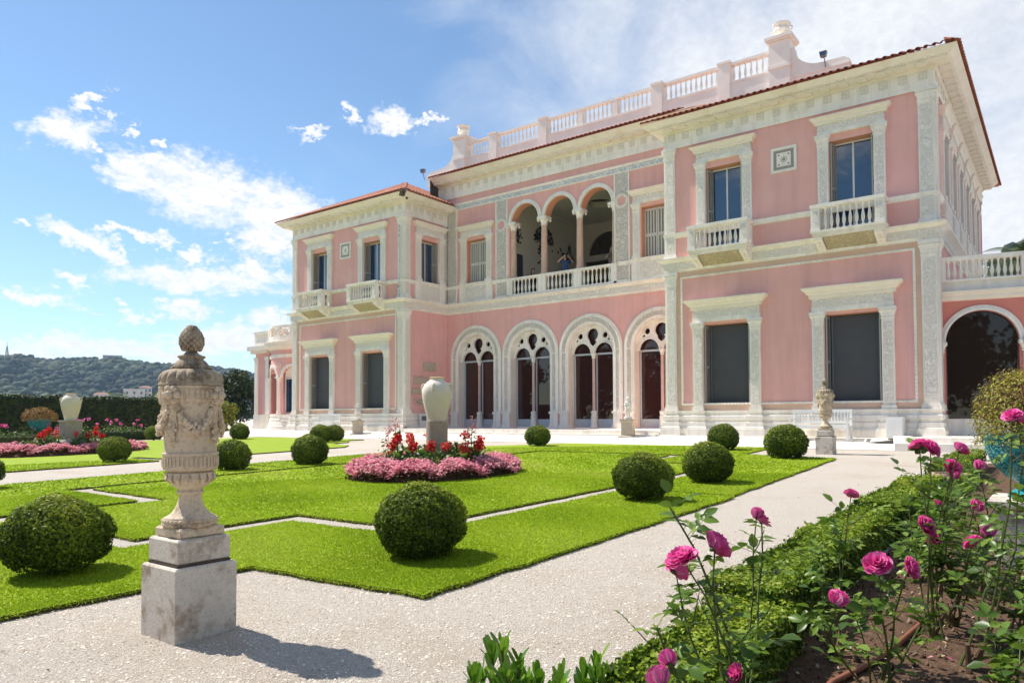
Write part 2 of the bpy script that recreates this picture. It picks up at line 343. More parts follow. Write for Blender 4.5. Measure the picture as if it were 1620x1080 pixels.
def leaves(P, Nrm, size, aspect=.55, spread=.7, rng=RNG, fold=.25, rbase=None, rvar=1.0, droop=0):
    """kite-shaped folded leaves at points P facing roughly Nrm; returns V, F, rnd"""
    n = len(P); Nn = Nrm + rng.normal(0, spread, (n, 3)); Nn /= np.linalg.norm(Nn, axis=1)[:, None]+1e-9
    T = rng.normal(0, 1, (n, 3)); T[:, 2] -= droop; T -= Nn*(T*Nn).sum(1)[:, None]; T /= np.linalg.norm(T, axis=1)[:, None]+1e-9
    B = np.cross(Nn, T); s = np.asarray(size)*rng.uniform(.7, 1.3, n) if np.ndim(size) == 0 else size; s = s[:, None]
    a = P - T*s*.5; b = P + B*s*aspect*.5 + Nn*s*fold*.4; c = P + T*s*.5; d = P - B*s*aspect*.5 + Nn*s*fold*.4
    V = np.stack([a, b, c, d], 1).reshape(-1, 3); i = np.arange(n)[:, None]*4
    F = np.concatenate([i+np.array([[0, 1, 2]]), i+np.array([[0, 2, 3]])], 1).reshape(-1, 3)
    r = rng.uniform(0, 1, n) if rbase is None else np.clip(rbase+rng.normal(0, .18*rvar, n), 0, 1)
    return V, F, np.repeat(r, 2)
def merge(parts):
    V = []; F = []; r = []; o = 0
    for v, f, q in parts: V.append(v); F.append(f+o); r.append(q); o += len(v)
    return np.concatenate(V), np.concatenate(F), np.concatenate(r)
def zg(y): return -.35 + .0212*(y+4.21)

# base colours
white = mat('white_limestone', (.90, .845, .765), .7, .05, 3, .002, 40, col2=(.62, .57, .47), c2scale=.9, c2amt=.30, streak=((.55, .49, .39), .5))
cream = mat('cream_limestone', (.83, .765, .665), .75, .06, 3, .003, 40, col2=(.62, .52, .37), c2scale=1.1, c2amt=.4)
pink = mat('pink_stucco', (.83, .45, .405), .85, .06, 1.1, .0015, 90, col2=(.84, .52, .475), c2scale=.45, c2amt=.5, streak=((.62, .33, .30), .45))
salmon = mat('salmon_band', (.72, .49, .37), .85, .08, 2, .0015, 90)
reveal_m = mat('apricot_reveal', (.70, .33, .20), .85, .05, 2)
carv = carved('carved_limestone', (.885, .825, .74), (.815, .75, .665), 7.5, .015)
carv2 = carved('carved_grey_panel', (.80, .735, .65), (.62, .565, .50), 8.5, .018)
tile_m = mat('terracotta_tile', (.43, .16, .095), .8, .25, 5, .004, 60, col2=(.60, .36, .26), c2scale=3.5, c2amt=.7)
shut_m = mat('grey_shutter_paint', (.40, .41, .37), .55, .05, 4)
shutw_m = mat('pale_shutter_paint', (.62, .61, .56), .6, .06, 4)
frame_m = mat('white_window_frame', (.72, .71, .67), .5, .04, 4)
def glass(name, col, rough=.02, spec=.5, ior=1.5):
    m = bpy.data.materials.new(name); m.use_nodes = True; b = m.node_tree.nodes['Principled BSDF']
    b.inputs['Base Color'].default_value = (*col, 1); b.inputs['Roughness'].default_value = rough; b.inputs['Specular IOR Level'].default_value = spec; b.inputs['IOR'].default_value = ior
    MATS[name] = m; return m
pane_m = glass('dark_window_glass', (.006, .038, .095), .015, .5, 2.1); arch_glass = glass('arch_window_glass', (.042, .014, .011), .015, .5, 1.6)  # blue base colour of pane_m paints in the sky reflection
screen_m = mat('charcoal_roller_screen', (.075, .072, .078), .45, .10, 1.2, .0006, 400, spec=.35)

# ================================================================== ground, terrace
gravel = mat('pale_gravel', (.69, .63, .55), .95, .22, 70, .035, 80, spec=.12, col2=(.54, .44, .335), c2scale=.6, c2amt=.55, c2lo=.48, c2hi=.72, mottle=((.30, .255, .215), 110, .6), bdet=4, coords='Object')
def sheet(name, pts, m, z, kids=None):
    mb = MB(); mb.add([(x, y, zz if zz is not None else z) for x, y, zz in pts], [tuple(range(len(pts)))]); return mb.build(name, m)
mb = MB(); xs = [-3000, -60, 60, 3000]; ys = [-3000, -60, -2.4, 40, 3000]
V = [(x, y, zg(max(-60, min(y, -2.4)))) for y in ys for x in xs]
mb.add(V, [(j*4+i, j*4+i+1, j*4+4+i+1, j*4+4+i) for j in range(4) for i in range(3)])
struct(mb.build('gravel_ground', gravel))
pave = mat('pale_paving', (.74, .69, .62), .85, .05, .9, .003, 70, col2=(.58, .52, .45), c2scale=.5, c2amt=.4)
ap = struct(MB().add([(-36, -2.3, zg(-2.4)+.006), (12, -2.3, zg(-2.4)+.006), (12, -.2, -.02), (-36, -.2, -.02)], [(0, 1, 2, 3)]).add([(-36, -.2, -.02), (12, -.2, -.02), (12, 6, -.02), (-36, 6, -.02)], [(0, 1, 2, 3)]).build('paved_terrace', pave))
# loose stones of the gravel, real grains near the viewer
rg = np.random.default_rng(3); n = 52000; X_ = rg.uniform(-3.2, 2.75, n); Y_ = -24.2+7.6*rg.uniform(0, 1, n)**1.5
s_ = rg.gamma(4.0, .0011, n)+.0022; oc_ = np.array([[1, 0, 0], [0, 1, 0], [-1, 0, 0], [0, -1, 0], [0, 0, .7], [0, 0, -.4]], float); of_ = np.array([[0, 1, 4], [1, 2, 4], [2, 3, 4], [3, 0, 4]])
an_ = rg.uniform(0, 6.28, n); ca, sa = np.cos(an_), np.sin(an_); Vo = oc_[None]*s_[:, None, None]*rg.uniform(.6, 1.4, (n, 6, 1)); Vx = Vo[..., 0]*ca[:, None]-Vo[..., 1]*sa[:, None]; Vy = Vo[..., 0]*sa[:, None]+Vo[..., 1]*ca[:, None]
V_ = np.stack([Vx+X_[:, None], Vy+Y_[:, None], Vo[..., 2]+(zg(Y_)+.001)[:, None]], -1).reshape(-1, 3); F_ = (of_[None]+(np.arange(n)*6)[:, None, None]).reshape(-1, 3)
stone_m = mat('gravel_stones', (0, 0, 0), .9, .08, 5, attr=[(.34, .28, .225), (.54, .475, .40), (.64, .58, .505), (.70, .65, .58)])
tag(stuff(inst('gravel_stones', np_mesh('gravel_stones', V_, F_, stone_m, np.repeat(rg.uniform(0, 1, n), 4)))), 'loose pale stones of the gravel path near the viewer', 'gravel')
k = 0
for j in range(2):                      # large paving slabs laid along the front of the house
    y0, y1 = [(-2.28, -1.28), (-1.26, -.26)][j]; x = -30.0 + .4*j
    sl = lambda y: (zg(-2.4)+.006) + (y+2.3)/2.1*(-.02-zg(-2.4)-.006)
    base = None
    while x < 5.5:
        if base is None:
            mb = MB(); mb.add([(0, y0, sl(y0)+.0), (1.18, y0, sl(y0)), (1.18, y1, sl(y1)), (0, y1, sl(y1)), (0, y0, sl(y0)+.012), (1.18, y0, sl(y0)+.012), (1.18, y1, sl(y1)+.012), (0, y1, sl(y1)+.012)], [(4, 5, 6, 7), (0, 1, 5, 4), (1, 2, 6, 5), (2, 3, 7, 6), (3, 0, 4, 7)])
            base = mb.mesh('paving_slab', pave)
        inst('paving_slab', base, ap, (x, 0, random.uniform(-.003, .003))); x += 1.2
st = struct(MB().box(-20.6, -7.47, -.62, 2.96, -.3, .0).build('entrance_step', white))
MB().box(-20.58, -7.49, -.28, 3.06, -.01, .145).build('upper_step', white, st)

# ================================================================== the villa
villa = thing('villa', 'pink stucco two-storey villa with white carved trim and red tiled roofs', 'villa')
XL0, XL1, XR0, XR1, YC, YB = -29.43, -20.82, -7.25, 1.37, 3.08, 15.3
ZP, ZB0, ZB1, ZS0, ZS1, ZF, ZE = .86, 5.85, 6.35, 7.11, 7.29, 10.40, 11.28
PATH = [(XL0, 9.0), (XL0, 0), (XL1, 0), (XL1, YC), (XR0, YC), (XR0, 0), (XR1, 0), (XR1, YB)]
def front(x, z, ci): return x
def rect(x0, x1, z0, z1): return [(x0, z0), (x1, z0), (x1, z1), (x0, z1)]
def archhole(cx, hw, z0, zs, n=20): return [(cx-hw, z0), (cx+hw, z0)]+[(cx+hw*math.cos(PI*i/n), zs+hw*math.sin(PI*i/n)) for i in range(n+1)]
UP_H, LO_H = .64, .82
RWU, RWL = (-5.05, -.93), (-5.03, -.98); LWU, LWL = (-27.11, -23.04), (-27.07, -22.98)
def wing(name, x0, x1, cu, cl):
    mb = MB(); mb.plate(rect(x0, x1, -.1, ZE), [rect(c-UP_H, c+UP_H, 6.42, 9.42) for c in cu]+[rect(c-LO_H, c+LO_H, .9, 3.87) for c in cl], 0, .42)
    return mb.build(name, pink, villa)
wing('wall', XL0, XL1, LWU, LWL); wing('wall', XR0, XR1, RWU, RWL)
# side wall of the left wing facing right, one upper window
mb = MB(); mb.plate(rect(.42, YC, -.1, ZE), [rect(1.74-.62, 1.74+.62, 7.31, 9.42)], 0, .42); mb.map(lambda x, y, z: (XL1-y, x, z)); mb.build('wall', pink, villa)
mb = MB(); mb.plate(rect(.42, YC, -.1, ZE), [rect(1.7-.62, 1.7+.62, 7.31, 9.42)], 0, .42); mb.map(lambda x, y, z: (XR0+y, x, z)); mb.build('wall', pink, villa)
# far right side wall with a row of tall windows
SW = [1.9+2.05*i for i in range(6)]
mb = MB(); mb.plate(rect(.42, YB, -.1, ZE), [rect(c-.5, c+.5, 7.2, 9.5) for c in SW], 0, .35); mb.map(lambda x, y, z: (XR1-y, x, z)); mb.build('wall', pink, villa)
mb = MB(); mb.box(XL0, XL0+.3, .42, 9.0, -.1, ZE); mb.build('wall', pink, villa)
mb = MB(); mb.box(XR0, XR1, YB-.3, YB, -.1, ZE).box(XL0, XL1, 8.7, 9, -.1, ZE); mb.build('wall', pink, villa)
# centre wall: four arches below, loggia above, two shuttered windows
AC = [-18.93, -15.63, -12.35, -9.05]; AR = 1.13; ASP = 3.58
LG = [-15.87, -13.93, -11.99]
lg_hole = [(-16.80, 6.42), (-11.06, 6.42)]
for c in LG[::-1]: lg_hole += [(c+.79*math.cos(PI*i/16), 9.95+.79*math.sin(PI*i/16)) for i in range(17)]
lg_hole[2] = (-11.06, 9.95); lg_hole += [(-16.80, 9.95)]
CW = (-18.87, -9.19)
mb = MB(); mb.plate(rect(XL1, XR0, -.1, 12.7), [archhole(c, AR, .15, ASP) for c in AC]+[lg_hole]+[rect(c-.62, c+.62, 7.31, 9.48) for c in CW], YC, YC+.45); mb.build('wall', pink, villa)

# ---- plinth, belt course, string course, main cornices (one mitred sweep each)
pl = [(0, ZP+.001), (.10, ZP), (.10, .80), (.06, .78), (.06, .70), (.12, .67), (.12, .55), (.07, .53), (.07, .47), (.13, .44), (.13, .30), (.17, .27), (.17, .22), (.20, .215), (.20, -.3), (0, -.3)]
plinth = MB().sweep(PATH[:4], pl).build('plinth', white, villa); MB().sweep(PATH[4:], pl).build('plinth', white, villa)
def add_breaks(xs, y, w):                    # plinth breaks forward under each pilaster
    for x in xs:
        MB().sweep([(x-w, y), (x-w, y-.10), (x+w, y-.10), (x+w, y)], [(o*.9, z) for o, z in pl]).build('plinth_block', white, plinth)
add_breaks([-7.05, 1.15, -29.25, -21.0], 0, .20)
for c in RWL+LWL: add_breaks([c-1.0, c+1.0], 0, .17)
bt = [(0, ZB0), (.06, ZB0), (.06, ZB0+.06), (.10, ZB0+.08), (.10, ZB1-.14), (.17, ZB1-.10), (.25, ZB1-.06), (.27, ZB1), (0, ZB1+.03)]
belt = MB().sweep(PATH, bt).build('belt_course', white, villa)
MB().sweep(PATH, [(.104, ZB0+.10), (.104, ZB1-.16)]).build('belt_relief', carv, belt)
ss = [(0, ZS0), (.05, ZS0+.02), (.09, ZS1-.05), (.10, ZS1), (0, ZS1+.02)]
MB().sweep([(XL0, .5), (XL0, 0), (XL1, 0), (XL1, YC), (-16.94, YC)], ss).build('string_course', white, villa)
MB().sweep([(-10.93, YC), (XR0, YC), (XR0, 0), (XR1, 0), (XR1, YB)], ss).build('string_course', white, villa)
def cornice_prof(z0, z1, o):
    h = z1-z0
    return [(0, z0), (.05, z0), (.05, z0+.05*h), (.03, z0+.10*h), (.03, z0+.62*h), (.09, z0+.66*h), (.11, z0+.72*h), (o*.62, z0+.74*h), (o*.62, z0+.80*h), (o*.72, z0+.82*h), (o*.80, z0+.88*h), (o*.93, z0+.96*h), (o, z1), (0, z1+.02)]
OV = .68
cw = cornice_prof(ZF, ZE, OV)
corn_l = MB().sweep([(XL0, 9.0), (XL0, 0), (XL1, 0), (XL1, YC)], cw).build('cornice', cream, villa)
corn_r = MB().sweep([(XR0, YC), (XR0, 0), (XR1, 0), (XR1, YB)], cw).build('cornice', cream, villa)
corn_c = MB().sweep([(-21.45, YC), (XR0+.6, YC)], cornice_prof(11.80, 12.84, OV)).build('cornice', cream, villa)
MB().sweep([(XL0, 9.0), (XL0, 0), (XL1, 0), (XL1, YC)], [(.053, ZF-.02), (.053, ZF+.10), (.034, ZF+.11), (.034, ZF+.5)]).build('frieze', white, corn_l)
MB().sweep([(XR0, YC), (XR0, 0), (XR1, 0), (XR1, YB)], [(.053, ZF-.02), (.053, ZF+.10), (.034, ZF+.11), (.034, ZF+.5)]).build('frieze', white, corn_r)
MB().sweep([(-21.45, YC), (XR0, YC)], [(.055, 11.78), (.055, 11.98), (.035, 12.0), (.035, 12.4)]).build('frieze', white, corn_c)
# square rosettes on the friezes and coffers under the eaves
med = MB(); med.plate(rect(-.12, .12, -.12, .12), [rect(-.085, .085, -.085, .085)], -.02, .002); med.lathe([(.06, 0), (.055, .012), (.02, .02), (.0, .022)], seg=10)
med.v = [p if i < 32 else (p[0], -p[2], p[1]) for i, p in enumerate(med.v)]
med_me = med.mesh('rosette', mat('greyish_limestone', (.68, .635, .56), .8, .1, 5))
cof = MB().box(-.13, .13, -.14, .14, -.05, 0).box(-.16, .16, -.17, .17, -.012, .0).mesh('bracket', cream)
def row(parent, x0, x1, n, z, y, zc, axis='x', fx=0):
    for i in range(n):
        x = x0+(x1-x0)*(i+.5)/n
        if axis == 'x': inst('rosette', med_me, parent, (x, y, z)); inst('bracket', cof, parent, (x, y-.24, zc))
        elif axis == 'y': inst('rosette', med_me, parent, (fx, x, z), PI/2); inst('bracket', cof, parent, (fx+.24, x, zc), PI/2)
row(corn_r, XR0, XR1, 16, ZF+.39, -.034, ZF+.65); row(corn_l, XL0, XL1, 16, ZF+.39, -.034, ZF+.65)
row(corn_r, 0, YB, 28, ZF+.39, 0, ZF+.65, 'y', XR1+.034); row(corn_l, 0, YC-.3, 6, ZF+.39, 0, ZF+.65, 'y', XL1+.034)
row(corn_c, -21.2, XR0, 26, 12.27, YC-.035, 12.57)
d = MB()
x = XR0-.35
while x < XR1+.4: d.box(x, x+.045, -.50, -.44, ZE-.185, ZE-.135); x += .085
d.build('dentil_row', cream, corn_r)

# ---- pilasters with capitals
def capital(mb, x0, x1, y, z0, z1, d=.06):
    h = z1-z0; mb.frust((x0+x1)/2, y-d/2, z0, z0+.7*h, (x1-x0)/2, d/2, (x1-x0)/2+.05, d/2+.05)
    mb.box(x0-.07, x1+.07, y-d-.07, y+.01, z0+.72*h, z1)
    for sx in (x0-.02, x1+.02): mb.ball((sx, y-d-.02, z0+.6*h), .055, 8, 5)
    for t in (.25, .5, .75): mb.ball((x0+(x1-x0)*t, y-d-.01, z0+.25*h), .045, 6, 4, (1, .6, 1.5))
def pilaster(x0, x1, y, z0, z1, capz, m=carv, d=.06, parent=None, side=None):
    mb = MB(); mb.box(x0-.05, x1+.05, y-d-.05, y, z0, z0+.10); mb.box(x0-.025, x1+.025, y-d-.025, y, z0+.10, z0+.17); mb.box(x0, x1, y-d, y, z0+.17, capz)
    mb.box(x0-.02, x1+.02, y-d-.02, y, capz-.05, capz)
    cb = MB(); capital(cb, x0, x1, y, capz, z1, d)
    pb = MB().box(x0+.05, x1-.05, y-d-.006, y-d+.01, z0+.25, capz-.12)
    if side:
        for q in (mb, cb, pb): q.map(side)
    p = mb.build('pilaster', white, parent or villa); cb.build('capital', white, p); pb.build('carved_panel', m, p); return p
for (x0, x1) in ((-7.25, -6.87), (.95, 1.37), (-29.43, -29.05), (-21.2, -20.82)):
    pilaster(x0, x1, 0, ZP, ZB0, 5.45); pilaster(x0, x1, 0, ZB1, ZF, 10.06)
# returns of the corner pilasters round the corner
for X, sg in ((XL1, 1), (XR1, 1), (XR0, -1)):
    f = (lambda X, sg: lambda x, y, z: (X-sg*y, x, z))(X, sg)
    pilaster(.0, .36, 0, ZP, ZB0, 5.45, side=f); pilaster(.0, .36, 0, ZB1, ZF, 10.06, side=f)
# moulded frame round the ground-floor panels of the wings
for x0, x1 in ((-6.70, .80), (-28.8, -21.33)):
    mb = MB(); mb.plate(rect(x0, x1, 1.05, 5.67), [rect(x0+.07, x1-.07, 1.12, 5.60)], -.035, .0)
    pf = mb.build('panel_moulding', white, villa)
    b = MB(); n = int((x1-x0)/.12)
    for i in range(n): b.ball((x0+.035+(x1-x0-.07)*i/(n-1), -.04, 5.635), .026, 6, 4); b.ball((x0+.035+(x1-x0-.07)*i/(n-1), -.04, 1.085), .026, 6, 4)
    for i in range(37): b.ball((x0+.035, -.04, 1.12+.12*i), .026, 6, 4); b.ball((x1-.035, -.04, 1.12+.12*i), .026, 6, 4)
    b.build('bead_row', white, pf)
    sb = MB(); sb.plate(rect(x0-.16, x1+.14, ZP+.01, ZB0-.005), [rect(x0-.002, x1+.002, 1.048, 5.672)], -.006, .0); sb.build('salmon_border', salmon, villa)

# ---- window kits (shared meshes)
def surround(hw, pw, z0, ztop, zcap, zlin, zfr, zc, cw_, prot):
    """pilasters, lintel, frieze and cornice; x centred on 0, z absolute"""
    mb = MB()
    for s in (-1, 1):
        a, b = sorted((s*hw, s*(hw+pw))); mb.box(a-.03, b+.03, -.15, 0, z0, z0+.12); mb.box(a, b, -.10, .05, z0+.12, zcap)
        mb.box(a-.02, b+.02, -.12, 0, zcap-.04, zcap)
    mb.box(-hw-pw, hw+pw, -.11, .05, zlin, zlin+.16*(zc-zlin)+.03)
    out = mb
    cap = MB()
    for s in (-1, 1):
        a, b = sorted((s*hw, s*(hw+pw))); capital(cap, a, b, -.0, zcap, zlin, .10)
    fr = MB().box(-hw-pw+.01, hw+pw-.01, -.105, .05, zlin+.16*(zc-zlin)+.03, zfr)
    h = zc-zfr; co = MB()
    co.sweep([(-hw-pw, .0), (-hw-pw, -.10), (hw+pw, -.10), (hw+pw, .0)], [(0, zfr), (.05, zfr), (.07, zfr+.18*h), (.07, zfr+.34*h), (prot*.5, zfr+.42*h), (prot*.62, zfr+.62*h), (prot*.9, zfr+.78*h), (prot, zfr+.92*h), (prot, zc), (0, zc+.015)])
    co.box(-hw-pw, hw+pw, -.10, .02, zfr, zc+.01)
    pan = MB()
    for s in (-1, 1):
        a, b = sorted((s*hw, s*(hw+pw))); pan.box(a+.05, b-.05, -.106, -.09, z0+.25, zcap-.12)
    return [q_ for x, n, m in ((mb, 'surround', white), (cap, 'capital', white), (fr, 'lintel_frieze', carv), (co, 'window_cornice', cream), (pan, 'carved_panel', carv)) for q_ in x.meshes(n, m)]
up_kit = surround(.66, .33, ZB1, 9.42, 9.36, 9.64, 9.98, 10.20, 1.16, .19)
up2_kit = surround(.66, .33, 7.31, 9.42, 9.36, 9.64, 9.98, 10.20, 1.16, .19)
lo_kit = surround(.84, .35, ZP, 3.87, 3.66, 3.97, 4.40, 4.75, 1.45, .27)
def reveal_mesh(hw, z0, z1, d):
    mb = MB(); mb.add([(-hw, .0, z0), (-hw, d, z0), (-hw, d, z1), (-hw, .0, z1), (hw, .0, z0), (hw, d, z0), (hw, d, z1), (hw, .0, z1)], [(0, 1, 2, 3), (7, 6, 5, 4), (3, 2, 6, 7), (0, 4, 5, 1)]); return mb
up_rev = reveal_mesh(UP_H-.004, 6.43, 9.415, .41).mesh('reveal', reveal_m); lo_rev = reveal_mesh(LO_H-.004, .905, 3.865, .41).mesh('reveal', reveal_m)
def sash(hw, z0, z1, y, bars=1, t=.055):
    hs = []; w = 2*hw/(bars+1)
    for i in range(bars+1): hs.append(rect(-hw+i*w+t*(1 if i == 0 else .5), -hw+(i+1)*w-t*(1 if i == bars else .5), z0+t, z1-t))
    mb = MB(); mb.plate(rect(-hw, hw, z0, z1), hs, y, y+.05); return mb
up_sash = sash(UP_H-.02, 6.43, 9.40, .30).mesh('sash_frame', frame_m)
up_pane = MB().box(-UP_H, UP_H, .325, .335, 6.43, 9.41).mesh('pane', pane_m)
scr = MB().box(-LO_H+.18, LO_H-.12, .28, .30, 1.02, 3.85).mesh('roller_screen', screen_m)
scr_fr = MB().box(-LO_H+.14, LO_H-.08, .30, .36, .91, .97).box(-LO_H+.14, LO_H-.08, .26, .30, .965, 1.02).box(-LO_H+.14, -LO_H+.19, .255, .33, .91, 3.86).box(LO_H-.13, LO_H-.08, .255, .33, .91, 3.86).mesh('screen_frame', mat('dark_grey_metal', (.12, .13, .15), .4, .05, 5))
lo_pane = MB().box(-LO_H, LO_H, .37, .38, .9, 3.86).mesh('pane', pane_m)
def shutter_mesh(w, z0, z1, n=None, m=shut_m):
    """louvred leaf lying in the XZ plane, x 0..w"""
    mb = MB(); mb.plate(rect(0, w, z0, z1), [rect(.045, w-.045, z0+.07, (z0+z1)/2-.04), rect(.045, w-.045, (z0+z1)/2+.04, z1-.07)], -.018, .018)
    z = z0+.10
    while z < z1-.08:
        mb.add([(.04, -.014, z), (w-.04, -.014, z), (w-.04, .014, z+.035), (.04, .014, z+.035)], [(0, 1, 2, 3)]); z += .05
    return mb.mesh('shutter', m)
sh_up = shutter_mesh(.36, 6.45, 9.38); sh_lo = shutter_mesh(.36, .93, 3.84)
def window(c, X, Y, rz, up=True, kit=None, shut=(1, 1)):
    k_ = kit or (up_kit if up else lo_kit)
    w = inst('window', k_[0], villa, (X, Y, 0), rz)
    for me in k_[1:]: inst(me.name.split('.')[0], me, w)
    if kit is None:
        inst('reveal', up_rev if up else lo_rev, w)
        if up: inst('sash_frame', up_sash, w); inst('pane', up_pane, w)
        else: inst('roller_screen', scr, w); inst('screen_frame', scr_fr, w); inst('pane', lo_pane, w)
        hw = UP_H if up else LO_H; me = sh_up if up else sh_lo
        if shut[0]: inst('shutter', me, w, (-hw+.045, .0, 0), R(78 if up else 86))
        if shut[1]: inst('shutter', me, w, (hw-.04, .0, 0), R(90))
    return w
for c in RWU+LWU: window(c, c, 0, 0, True)
for c in RWL+LWL: window(c, c, 0, 0, False)
# upper windows with a carved apron panel: centre wall (closed shutters) and the wings' inner sides
apron = MB(); apron.box(-1.06, 1.06, -.10, 0, ZB1, ZS1-.02); apron.box(-1.10, 1.10, -.15, 0, ZS1-.06, ZS1+.025)
apron_me = apron.mesh('apron', white); ap_pan = MB().box(-.66, .66, -.108, -.09, ZB1+.14, ZS1-.16).mesh('carved_panel', carv)
sw_, sg_ = MB(), .30
def closed_shutters():
    mb = MB()
    for s in (0, 1):
        x0 = -.60+.61*s; hs = []
        for i in range(4): hs.append(rect(x0+.06+i*.132, x0+.06+i*.132+.075, 7.42, 8.25)); hs.append(rect(x0+.06+i*.132, x0+.06+i*.132+.075, 8.38, 9.34))
        mb.plate(rect(x0, x0+.59, 7.33, 9.44), hs, .24, .28)
    return mb.meshes('shutter', shutw_m)
cs_me = closed_shutters(); cs_back = MB().box(-.62, .62, .30, .32, 7.32, 9.46).mesh('shutter_louvre', mat('louvre_grey', (.34, .33, .30), .7, .05, 5))
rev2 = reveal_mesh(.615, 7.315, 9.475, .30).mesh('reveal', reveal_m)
for c in CW:
    w = window(c, c, YC, 0, kit=up2_kit); inst('apron', apron_me, w); inst('carved_panel', ap_pan, w); [inst('shutter', q_, w) for q_ in cs_me]; inst('shutter_louvre', cs_back, w); inst('reveal', rev2, w)
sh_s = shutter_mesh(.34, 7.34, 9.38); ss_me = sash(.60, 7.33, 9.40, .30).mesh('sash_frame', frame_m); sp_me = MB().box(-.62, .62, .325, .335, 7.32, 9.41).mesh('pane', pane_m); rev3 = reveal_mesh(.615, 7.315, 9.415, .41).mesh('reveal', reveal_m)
for X, yc, rz in ((XL1, 1.74, PI/2), (XR0, 1.70, -PI/2)):
    w = window(0, X, yc, rz, kit=up2_kit); inst('apron', apron_me, w); inst('carved_panel', ap_pan, w); inst('sash_frame', ss_me, w); inst('pane', sp_me, w); inst('reveal', rev3, w)
    inst('shutter', sh_s, w, (.575, .0, 0), R(100)); inst('shutter', sh_s, w, (-.575, 0, 0), R(80))
# tall windows of the far right side
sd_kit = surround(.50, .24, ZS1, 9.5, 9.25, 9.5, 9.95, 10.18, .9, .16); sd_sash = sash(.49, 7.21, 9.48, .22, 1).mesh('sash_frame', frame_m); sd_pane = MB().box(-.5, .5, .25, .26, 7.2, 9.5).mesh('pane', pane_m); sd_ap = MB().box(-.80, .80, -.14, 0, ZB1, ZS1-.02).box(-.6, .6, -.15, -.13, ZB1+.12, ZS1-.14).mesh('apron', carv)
for c in SW:
    w = window(0, XR1, c, PI/2, kit=sd_kit); inst('sash_frame', sd_sash, w); inst('pane', sd_pane, w); inst('apron', sd_ap, w)

# ---- wall tiles (square carved panels)
for c in (-3.0, -25.08):
    mb = MB(); mb.plate(rect(-.42, .42, -.42, .42), [rect(-.33, .33, -.33, .33)], -.03, 0)
    p = mb.build('wall_panel', white, villa, (c, 0, 9.17 if c > -10 else 9.24))
    MB().box(-.33, .33, -.008, 0, -.33, .33).build('panel_field', mat('taupe_marble', (.36, .32, .27), .6, .15, 8), p)
    mb = MB(); mb.plate(rect(-.23, .23, -.23, .23), [[(.10*math.cos(2*PI*i/16), .10*math.sin(2*PI*i/16)) for i in range(16)]]+[[(sx*.13, sz*.13), (sx*.19, sz*.13), (sx*.19, sz*.19), (sx*.13, sz*.19)] for sx in (-1, 1) for sz in (-1, 1)], -.022, -.008); mb.arcband(0, 0, .055, .08, -.02, -.008, 0, 360, 16); mb.build('panel_rosette', white, p)

# ---- balconies
bal_prof = [(.045, 0), (.045, .05), (.028, .07), (.028, .10), (.05, .20), (.056, .27), (.045, .36), (.026, .50), (.022, .58), (.034, .61), (.024, .635), (.045, .66), (.045, .70)]
bal_me = MB().lathe(bal_prof, seg=10).mesh('baluster', white, True)
def balustrade(parent, x0, x1, y, z, n, h, w=.16, rz=0, X=0, Yo=0):
    s = h/.70
    for i in range(n):
        x = x0+(x1-x0)*(i+.5)/n; inst('baluster', bal_me, parent, (x, y, z), 0, (1.0, 1.0, s))
bslab = MB(); bslab.box(-1.03, 1.03, -.74, 0, 6.30, 6.40); bslab.box(-1.07, 1.07, -.78, 0, 6.38, 6.44); bslab.box(-1.0, 1.0, -.70, 0, 6.24, 6.31)
bslab_me = bslab.mesh('balcony', white)
bund = MB().add([(-.72, -.66, 6.237), (.72, -.66, 6.237), (.72, -.02, 5.90), (-.72, -.02, 5.90)], [(0, 1, 2, 3)]).mesh('soffit', carved('carved_yellow_stone', (.62, .55, .37), (.44, .37, .21), 11, .012))
brail = MB().box(-1.07, 1.07, -.79, -.55, 7.16, 7.26).box(-1.04, 1.04, -.76, -.58, 7.12, 7.16).box(-1.07, -.83, -.56, 0, 7.16, 7.26).box(.83, 1.07, -.56, 0, 7.16, 7.26).mesh('rail', white)
bpier = MB().box(-.13, .13, -.09, .09, 6.44, 7.12).box(-.145, .145, -.105, .105, 6.44, 6.52).mesh('pier', white); bpan = MB().box(-.085, .085, -.096, -.085, 6.56, 7.06).mesh('carved_panel', carv)
brk = MB().add([(-.12, 0, 5.90), (.12, 0, 5.90), (.12, -.10, 5.90), (-.12, -.10, 5.90), (-.12, -.66, 6.16), (.12, -.66, 6.16), (-.12, -.68, 6.24), (.12, -.68, 6.24), (-.12, 0, 6.24), (.12, 0, 6.24)], [(0, 1, 2, 3), (3, 2, 5, 4), (4, 5, 7, 6), (6, 7, 9, 8), (0, 3, 4, 6, 8), (1, 9, 7, 5, 2), (0, 8, 9, 1)])
for t in (.25, .5, .75): brk.ball((0, -.10-.56*t, 5.90+.26*t-.01), .04, 6, 4)
brk_me = brk.mesh('console', white)
for c in RWU+LWU:
    b = inst('balcony', bslab_me, villa, (c, 0, 0)); inst('soffit', bund, b); inst('rail', brail, b)
    for sx in (-1, 1):
        inst('pier', bpier, b, (sx*.92, -.67, 0)); inst('carved_panel', bpan, b, (sx*.92, -.67, 0)); inst('console', brk_me, b, (sx*.86, 0, 0))
        for yy in (-.47, -.30, -.13): inst('baluster', bal_me, b, (sx*.95, yy, 6.44), 0, (1, 1, .97))
    for i in range(8): inst('baluster', bal_me, b, (-.72+1.44*(i+.5)/8, -.67, 6.44), 0, (1, 1, .97))

